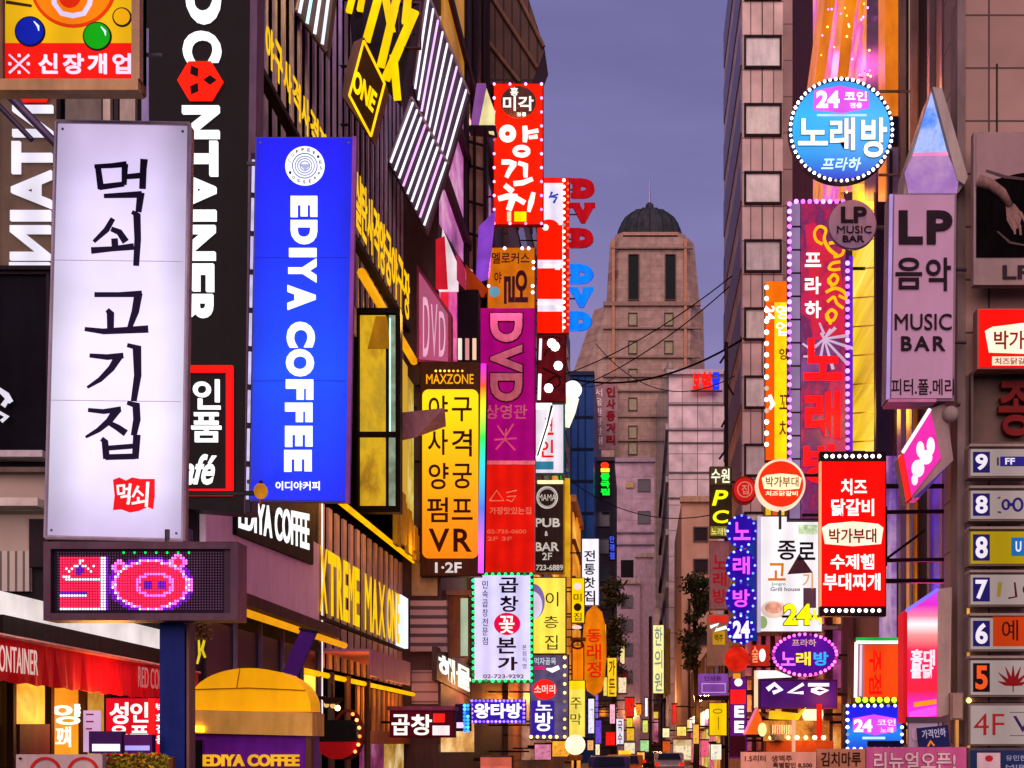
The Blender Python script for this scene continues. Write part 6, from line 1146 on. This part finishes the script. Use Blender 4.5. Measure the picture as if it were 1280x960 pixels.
# left street level: kiosk, bowl sign, banners
t = Thing('coffee_kiosk', 'yellow-domed coffee kiosk with a purple front and yellow lettering', 'kiosk', Y(15), (311, 960)); P = t.pl; t.org.z = .14; t.e.location.z = .14
yw = D('ffc40c', .55, 0, .16).copy(); yb = yw.node_tree.nodes['Principled BSDF']; yb.inputs['Emission Color'].default_value = lin('f0a008'); yb.inputs['Emission Strength'].default_value = .3   # glow added to the dome colour, stands in for light falling on it
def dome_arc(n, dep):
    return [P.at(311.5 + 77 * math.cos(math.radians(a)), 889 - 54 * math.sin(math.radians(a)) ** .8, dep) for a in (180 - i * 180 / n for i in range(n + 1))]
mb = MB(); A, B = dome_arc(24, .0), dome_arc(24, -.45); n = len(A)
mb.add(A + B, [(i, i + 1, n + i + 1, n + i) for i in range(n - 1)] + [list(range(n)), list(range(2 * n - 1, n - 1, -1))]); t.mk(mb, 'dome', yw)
t.strokes('dome_seam', [[(242, 862, 1.5), (311, 860, 1.5), (382, 863, 1.5)], [(300, 836, 1), (296, 860, 1)]], .0, .012, D('a87004'))
t.poly('valance', [(230, 887), (392, 891), (392, 920), (230, 916)], -.5, .06, D('dcac50', .6)); t.poly('valance_lamp', [(233, 907), (258, 908), (258, 915), (233, 914)], .06, .1, E('ffc020', 5))
t.mk(MB().box(P.at(240, 0).x, P.at(386, 0).x, 15.02, 15.5, .14, Zd(918, 15)), 'body', D('641c90', .5)); t.text('lettering', 'EDIYA COFFEE', 254, 943, 374, 958, -.02, .02, E('e8a820', .9), bold=.035)
t.rect('menu_panel', 227, 925, 252, 985, -.1, .03, D('100c10')); t.rect('corner_post', 383, 921, 390, 1040, -.1, .03, D('5a3828')); t.rect('lamp', 228, 938, 232, 956, .03, .06, E('f8b020', 1))
t = Thing('purple_drape', 'slanting purple cloth banner hanging above the yellow dome', 'banner', Y(17), (372, 845)); t.poly('cloth', [(376, 786), (396, 790), (372, 846), (353, 840)], -.05, 0, D('3a1468', .6)); t.bar('rod', (374, 786), (398, 790), .02, DARK)
t = Thing('drum_sign', 'black and red drum-shaped sign with warm bulbs on its edge', 'sign', Y(24), (423, 950)); t.poly('black_top', [(400, 900), (444, 900), (446, 927), (398, 927)], -.5, 0, D('0c080a', .4)); t.disc('red_bowl', 421, 927, 26, 22, -.5, -.01, D('b00c14', .4), a0=0, a1=180); t.ring('bulb_rim', 432, 918, 20, 32, 4, -.3, -.15, D('5a1c10')); t.bulbs([(431 + 19 * math.cos(a), 918 + 30 * math.sin(a)) for a in (-1.0 + .36 * i for i in range(6))], .035, E('ff8040', 2), .02); 
t = Thing('bare_bulb_lamp', 'warm cluster lamp hanging above the black and red drum', 'lamp', Y(26), (414, 890)); t.bulbs([(408, 881), (416, 882), (422, 885)], .06, E('ffc880', 4), 0); t.poly('hood', [(402, 872), (428, 872), (422, 880), (408, 880)], -.2, .1, D('2c1a14')); t.bar('chain', (415, 855), (415, 872), .015, DARK)
t = Thing('red_shop_sign', 'red lightbox with thick white syllables beneath the shop awning', 'sign', Y(13.6), (170, 945)); t.rect('cabinet', 132, 872, 212, 944, -.2, -.01, D('5a0c14')); t.rect('face', 133, 873, 211, 943, -.01, .008, E('d80c20', .95, .1)); t.rect('divider', 186, 873, 194, 943, .008, .014, E('ff1818', 1.1))
for ch, a, b, c, dd in (('성', 138, 878, 161, 905), ('인', 164, 878, 186, 903), ('용', 139, 907, 160, 930), ('품', 164, 907, 186, 930)): t.text('letter', ch, a, b, c, dd, .008, .025, WW2, bold=.05)
t.vtext('side_lettering', '백화점용', 196, 879, 208, 930, .014, .025, WW2, bold=.04)
t = Thing('menu_stand', 'small purple and white lit menu screens in front of the red lightbox', 'display', Y(13.0), (150, 945)); t.rect('screen', 111, 914, 152, 942, -.1, 0, D('3a1850')); t.rect('lit_screen', 116, 930, 150, 939, 0, .015, E('fff0ff', 1.1)); t.rect('screen', 155, 918, 190, 942, -.1, 0, D('4a1c58')); t.rect('lit_screen', 157, 932, 187, 938, 0, .015, E('b0a0ff', 1.0)); t.rect('menu_card', 103, 888, 122, 940, -.08, -.02, E('d8a8d0', .8, .2)); t.strokes('card_print', [[(107, 893, 2), (116, 893, 2)], [(107, 902, 2), (116, 902, 2)], [(107, 911, 2), (114, 911, 2)]], -.02, -.01, D('8a1c50'))
t = board('traffic_notice', 'beige board with two red rings at the bottom edge beside the shop', 20, 943, 128, 1000, 11.5, D('a89490', .6), 'sign'); t.ring('red_ring', 57, 966, 20, 20, 3.5, 0, .01, D('b02018')); t.ring('red_ring', 104, 966, 20, 20, 3.5, 0, .01, D('b02018')); t.disc('bolt', 26, 948, 1.5, 1.5, 0, .02, DARK, n=10)
t = board('flower_planter', 'woven planter with yellow and green leaves at the foot of the blue post', 129, 946, 216, 1000, 11.8, D('6a4028', .8), 'planter')
lv = {c: MB() for c in ('6a7a18', 'b8a020', '8a5a18')}; rr = random.Random(3)
for i in range(420):
    c = rr.choice(list(lv)); p = t.pl.at(130 + rr.random() * 84, 941 + rr.random() * 24, .02 + rr.random() * .12); u = Vector((rr.gauss(0, 1), rr.gauss(0, 1), rr.gauss(0, 1))).normalized() * .022; v = u.orthogonal().normalized() * .011
    lv[c].add([p - u, p + v, p + u, p - v], [(0, 1, 2, 3)])
for c in lv: t.mk(lv[c], 'foliage', D(c, .7))
t = Thing('flower_garland', 'string of dried flowers and yellow ribbons by the cafe canopy', 'garland', Y(16), (258, 850)); mb = MB(); rr = random.Random(5); P = t.pl
for i in range(170):
    p = P.at(243 + rr.random() * 24, 774 + rr.random() * 26, rr.random() * .1); u = Vector((rr.gauss(0, 1), rr.gauss(0, 1), rr.gauss(0, 1))).normalized() * .03; v = u.orthogonal().normalized() * .02; mb.add([p - u, p + v, p + u, p - v], [(0, 1, 2, 3)])
t.mk(mb, 'foliage', D('6a4a30', .8)); t.strokes('ribbon', [[(242, 800, 2), (240, 812, 3), (243, 826, 2)], [(256, 800, 2), (253, 812, 3), (257, 822, 2)], [(249, 800, 1.5), (250, 818, 2.5), (247, 830, 1.5)]], 0, .03, E('e0c020', 1.0, .2, 4)); t.bar('string', (255, 770), (255, 800), .008, DARK)
t = Thing('white_wall_lamp', 'white glowing panel lamp behind the edge of the yellow dome', 'lamp', Y(17.5), (234, 885)); t.poly('panel', [(230, 862), (241, 862), (237, 884), (230, 884)], -.1, 0, WW2); t.rect('bracket', 228, 860, 231, 888, -.12, .01, DARK)

# centre of the street: far signs, trees, cars
def far(label, x0, y0, x1, y1, d, mat, txt=None, tm=None, name='hanging_sign'):
    t = box_sign(name, label, x0, y0, x1, y1, d, mat, D('3a3030'), .4, .5, group='far hanging signs')
    if not txt and y1 - y0 < 60:
        h = mat.get('hex', 'f0d8b0'); c = lin(h); dk = ''.join('%02x' % int(255 * max(0, min(1, (v ** (1 / 2.2)) * .38))) for v in c[:3])
        t.rect('print_panel', x0 + 1.2, y0 + (y1 - y0) * .3, x1 - 1.2, y1 - 2, .012, .03, GLOW([dk, h, h], .95, 5.0))
        t.rect('cap', x0 - .6, y0 - 1.2, x1 + .6, y0 + .6, -.5, .08, D('4a3c3c'))
        t.bar('arm', (x0, y0 + 3), (x0 - 9 if x0 < 800 else x0 + 20, y0 + 3), .05, DARK, -.2)
    if txt: t.vtext('lettering', txt, x0 + 2, y0 + 3, x1 - 2, y1 - 3, .014, .05, tm, bold=.02)
    return t
t = far('lit cream vertical sign alone in front of the tan block', 816, 781, 830, 867, 88, E('f4e490', 1.0, .12), '한의원', E('80a0a0', .7)); t.rect('olive_side', 831, 786, 838, 868, -.3, 0, D('6a5a20')); t.rect('lamp_post', 811, 770, 815, 990, -.4, -.2, D('2a2024'))
far('small amber and cream sign beyond the oval lantern', 759, 822, 771, 871, 85, E('f0c020', 1.0, .2), '가든', D('6a5a30'))
far('red far sign above the yellow and white ones', 781, 872, 793, 896, 92, E('e01c10', 1.1)); far('tiny yellow sign under the red far sign', 783, 897, 791, 909, 92.5, E('e0c820', 1.0)); far('amber square sign below the tiny yellow one', 783, 910, 793, 926, 93, E('e8b028', .9, .2))
far('white far sign with black strokes beside the amber square', 770, 898, 780, 932, 90, E('e8d8e8', .95), '국수', D('141014')); far('red glowing sign low beside the white far sign', 757, 915, 769, 932, 88, E('f01410', 1.2)); far('white arched sign edge beyond the tavern sign', 735, 873, 743, 917, 70, E('e8e4ff', 1.0), None); far('cream board low in the street centre', 780, 928, 794, 943, 88, E('e8d8b0', .9))
far('small white lamp box by the lamp post', 828, 910, 837, 922, 95, E('ffe8b0', 1.1)); far('orange red sign under the small white lamp box', 828, 926, 838, 944, 94, E('d05010', .9, .3)); far('pale picture board by the dark doorway', 841, 924, 865, 951, 86, GLOW(['8a7050', 'c8a060', 'e8c8a0', '6a5078'], .75, 1.0))
far('dim red far sign on the left wall', 772, 838, 784, 868, 100, D('8a2028')); far('amber sign tucked beside the oval lantern base', 754, 846, 759, 870, 80, E('f8d860', 1.0))
t = Thing('light_column_sign', 'vertical light sign with a red cap and green characters on the narrow building', 'sign', Y(130), (756, 622)); t.rect('backing', 749, 578, 764, 622, -.4, -.05, D('1c1418')); t.disc('red_lamp', 756, 582, 5, 3.5, -.05, .3, E('ff3010', 1.4)); t.rect('amber_lamp', 751, 586, 762, 590, -.05, .3, E('ffd030', 1.3)); t.vtext('green_lettering', '중국집', 751, 592, 762, 619, -.05, .3, E('10d830', 1.4), bold=.06)
t = Thing('blue_sign', 'tiny blue glowing sign below the green characters', 'sign', Y(130), (765, 700)); t.rect('backing', 761, 668, 769, 701, -.4, -.05, D('141428')); t.vtext('lettering', '안경점', 762, 670, 768, 699, -.05, .2, E('4050d8', 1.1), bold=.04)
t = Thing('faded_banner', 'faded red and grey lettered banner hanging down the front of the domed tower', 'banner', Y(140), (756, 560)); t.rect('cloth', 741, 480, 772, 562, -.2, 0, D('8a6a6c', .7)); t.vtext('lettering', '서울관광안내', 743, 486, 753, 556, 0, .1, D('c8b4b0'), bold=.03); t.vtext('red_lettering', '인사동거리', 758, 484, 769, 556, 0, .1, D('7a1018'), bold=.06)
t = Thing('rooftop_sign', 'red and blue lettering standing on the roof of the grey tiled building', 'sign', Y(149), (882, 490))
for i, (ch, x0, x1, c) in enumerate((('보', 866, 875, 'f01c10'), ('험', 876, 889, 'f01c10'), ('금', 890, 900, '1830f0'))): t.text('letter', ch, x0, 466, x1, 487, -.1, .3, E(c, 1.1), bold=.08)
t.bar('rail', (864, 489), (903, 489), .12, D('4a3c40'))
def tree(label, px, py0, py1, w, d, seed):
    r = random.Random(seed); t = Thing('street_tree', label, 'tree', Y(d), (px, 930)); t.org.z = .14; t.e.location.z = .14
    x = Xd(px, d); zt = Zd(py0, d); zb = Zd(py1, d); mb = MB(); wv = w * d / F / 2
    mb.tube([(x, d, .14), (x + .1, d, zb * .6), (x - .1, d, zb + (zt - zb) * .5), (x, d, zt - .4)], [.22, .18, .12, .03], 8)
    cl = []
    for k in range(16):
        a = r.random() * 6.28; z = zb + (zt - zb) * r.random(); q = wv * (.5 + .5 * r.random()) * (1 - .5 * (z - zb) / (zt - zb)); e = Vector((x + q * math.cos(a), d + q * math.sin(a), z)); mb.tube([(x, d, max(z - 1.0, 1)), e], [.07, .02], 5); cl.append(e)
    t.mk(mb, 'trunk', D('2c211c', .8)); lm = {c: MB() for c in ('2c3420', '3c4428', '544c30')}
    for e in cl:
        for k in range(120):
            p = e + Vector((r.gauss(0, .3), r.gauss(0, .3), r.gauss(0, .2))); u = Vector((r.gauss(0, 1), r.gauss(0, 1), r.gauss(0, 1))).normalized() * .17; v = u.orthogonal().normalized() * .1
            lm[r.choice(list(lm))].add([p - u, p + v, p + u, p - v], [(0, 1, 2, 3)])
    for c in lm: t.mk(lm[c], 'crown', D(c, .8))
tree('dark street tree in front of the narrow dark building', 766, 730, 840, 30, 95, 1); tree('dark street tree in front of the tan block near the faded sign', 870, 722, 846, 34, 85, 2)
def car(label, px, d, col, roof_lamp=False, kind='car'):
    t = Thing('parked_car', label, 'car', Y(d), (px, 930), 'cars in the street'); x = Xd(px, d); t.org = Vector((x, d, .005)); t.e.location = t.org
    pr = [(-2.1, .35), (-2.15, .75), (-1.9, .95), (-1.3, 1.02), (-.8, 1.45), (.9, 1.48), (1.6, 1.02), (2.1, .9), (2.2, .6), (2.15, .35)]
    mb = MB(); mb.prism([(x - .88, d + a, z) for a, z in pr], [(x + .88, d + a, z) for a, z in pr]); o = t.mk(mb, 'body', D(col, .25, .3)); b = o.modifiers.new('bevel', 'BEVEL'); b.width = .08; b.segments = 3
    t.mk(MB().prism([(x - .7, d - 1.28, 1.06), (x + .7, d - 1.28, 1.06), (x + .6, d - .84, 1.42), (x - .6, d - .84, 1.42)], [(x - .7, d - 1.3, 1.07), (x + .7, d - 1.3, 1.07), (x + .6, d - .86, 1.44), (x - .6, d - .86, 1.44)]), 'rear_window', GLASS('101218'))
    for s in (-1, 1):
        for a in (-1.35, 1.4):
            mb = MB().tube([(x + s * .7, d + a, .32), (x + s * .92, d + a, .32)], .32, 16); w = t.mk(mb, 'wheel', BLACKM); t.mk(MB().tube([(x + s * .9, d + a, .32), (x + s * .93, d + a, .32)], .2, 12), 'rim', GREYM, w)
        t.mk(MB().box(x + s * .72 - .13, x + s * .72 + .13, d - 2.2, d - 2.13, .72, .88), 'tail_light', E('ff1808', 1.4))
    if roof_lamp: t.mk(MB().box(x - .3, x + .3, d - .15, d + .1, 1.5, 1.68), 'roof_sign', E('ffb020', 1.3))
car('orange taxi with a lit roof sign seen from behind', 781, 62, 'd07818', True); car('purple-grey car beside the orange taxi', 762, 56, '4a3c70'); car('dark car farther up the street', 818, 90, '2a2428'); car('white car in the middle distance of the street', 836, 78, 'a8a0a0')
far('amber lit shop board on the left wall under the round red sign', 690, 926, 712, 946, 60, E('f0a030', 1.0, .3, 3), name='shop_board'); far('pink and white shop board beside the amber lit board', 668, 930, 689, 950, 52, E('d07898', .9, .35, 3), name='shop_board')
far('orange street-level board at the foot of the grey stair building', 600, 946, 640, 985, 34, E('d0604c', .7, .2), name='shop_board'); far('small violet lit sign beside the oval lantern foot', 744, 900, 752, 930, 78, E('6a48d0', .9, .2)); far('green and white board between the far lamps', 800, 925, 812, 942, 100, E('a8d890', .8, .3, 3))
far('tiny amber sign under the violet wall sign bracket', 866, 905, 874, 930, 70, E('f0b040', 1.0, .2)); far('pink glowing sign low at the right of the dark doorway', 876, 925, 886, 946, 62, E('f05878', 1.0, .2)); far('white lit box on the pavement beside the pink glowing sign', 888, 930, 902, 950, 50, E('f4e8d0', 1.0, .2, 3))

for args in (('cream strip lamp sign high among the distant cluster', 775, 802, 781, 830, 110, 'f0d890'), ('small orange lantern-like sign beside the red far sign', 795, 880, 802, 894, 98, 'f08820'), ('pale pink sign between the amber and white far signs', 762, 880, 769, 905, 92, 'f0a8c0'),
    ('small yellow-green lit sign low by the lamp post', 803, 900, 810, 916, 104, 'c8d060'), ('thin white sign over the small yellow-green one', 806, 872, 810, 896, 106, 'f4f0ff'), ('red strip sign on the post side of the cream vertical sign', 840, 880, 846, 905, 96, 'e02820'), ('yellow lamp board over the pale picture board', 846, 908, 858, 920, 90, 'f8d060'),
    ('warm low shop light near the orange taxi', 796, 940, 806, 950, 84, 'ffb050'), ('second warm shop light nearer the dark car', 806, 930, 814, 940, 102, 'ffc878'), ('violet lit strip beside the blue glowing letters', 744, 868, 748, 898, 96, '8060e8'), ('pale orange square sign low on the left wall', 734, 925, 742, 938, 74, 'f0a868'),
    ('small cream sign above the pale square', 744, 930, 750, 944, 82, 'f8e0b0'), ('orange square sign beneath the tavern globe lamp', 714, 950, 726, 962, 64, 'f09030'), ('long amber sign behind the oval lantern, half hidden', 752, 780, 758, 815, 86, 'e8a828')):
    far(args[0], *args[1:6], E(args[6], 1.15, .3, 3))
# cables
def cable(label, a, da, b, db, sag, r=.03):
    p, q = Vector((Xd(a[0], da), da, Zd(a[1], da))), Vector((Xd(b[0], db), db, Zd(b[1], db))); t = Thing('overhead_cable', label, 'cable', None, tuple(p), 'cables slung across the street')
    t.mk(MB().tube([p.lerp(q, i / 16) - Vector((0, 0, sag * 4 * (i / 16) * (1 - i / 16))) for i in range(17)], r, 5), 'wire', D('181216', .6))
cable('thick cable sagging across the domed tower at mid height', (716, 474), 70, (930, 423), 60, .9, .055); cable('thin cable rising across the shaft of the domed tower', (700, 470), 70, (915, 345), 60, .5, .03); cable('second thin cable just under the rising one', (706, 490), 72, (912, 358), 60, .6, .03); cable('slack wire hanging from the domed tower corner to the grey building', (745, 430), 75, (918, 470), 60, 1.6, .025); cable('low wire over the far signs from wall to wall', (712, 600), 70, (905, 640), 60, 1.0, .025); cable('short wire between the round blue sign and the dark pipes', (1074, 96), 29, (1188, 95), 21, .05, .02); cable('lower short wire beside the round blue sign', (1076, 100), 29, (1138, 106), 24, .04, .015); cable('wire running down toward the faded banner', (770, 470), 90, (712, 480), 70, .4, .03)
t = Thing('utility_pole', 'dark slender utility pole with hanging wires against the panelled tower', 'pole', Y(59), (908, 930)); t.org.z = .14; t.e.location.z = .14; P = t.pl
t.mk(MB().tube([(Xd(908, 59), 59, .14), (Xd(908, 59), 59, Zd(428, 59))], .09, 8), 'shaft', D('241c20', .6)); 
for y, a in ((440, -8), (480, 9), (520, -6), (560, -9)): t.bar('cross_arm', (908 + a, y + 14), (909, y), .05, D('241c20'))

# arms from the projecting signs back to the wall they hang from
bpy.context.view_layer.update()
for o in [o for o in scn.objects if o.parent is None and o.get('category') in ('sign', 'lantern', 'lamp') and not o.name.startswith('coffee_sign')]:
    pts = [c.matrix_world @ Vector(b) for c in o.children if c.type == 'MESH' for b in c.bound_box]
    if not pts: continue
    x0, x1 = min(p.x for p in pts), max(p.x for p in pts); y0, y1 = min(p.y for p in pts), max(p.y for p in pts); z0, z1 = min(p.z for p in pts), max(p.z for p in pts); xc, yb = (x0 + x1) / 2, y1 - .04
    if y1 - y0 > 3 or yb > 100 or yb < 16 or z0 < 1.2: continue
    wall = (-7.3 if yb < 39.4 else -6.2 if yb < 58 else -6.0) if xc < 0 else (5.0 if yb < 42 else 4.9)
    edge = x0 if xc < 0 else x1
    if abs(edge - wall) < .12 or (edge - wall) * (1 if xc < 0 else -1) < 0: continue
    for f in ((.22, .8) if z1 - z0 > 1.2 else (.5,)):
        z = z0 + (z1 - z0) * f
        a = MB().tube([(edge + (.04 if xc < 0 else -.04), yb, z), (wall, yb, z)], .035, 6).build('bracket_arm', DARK, o, o.location)
bpy.data.scenes.remove(TMP); bpy.data.objects.remove(CURO); bpy.data.curves.remove(CUR)
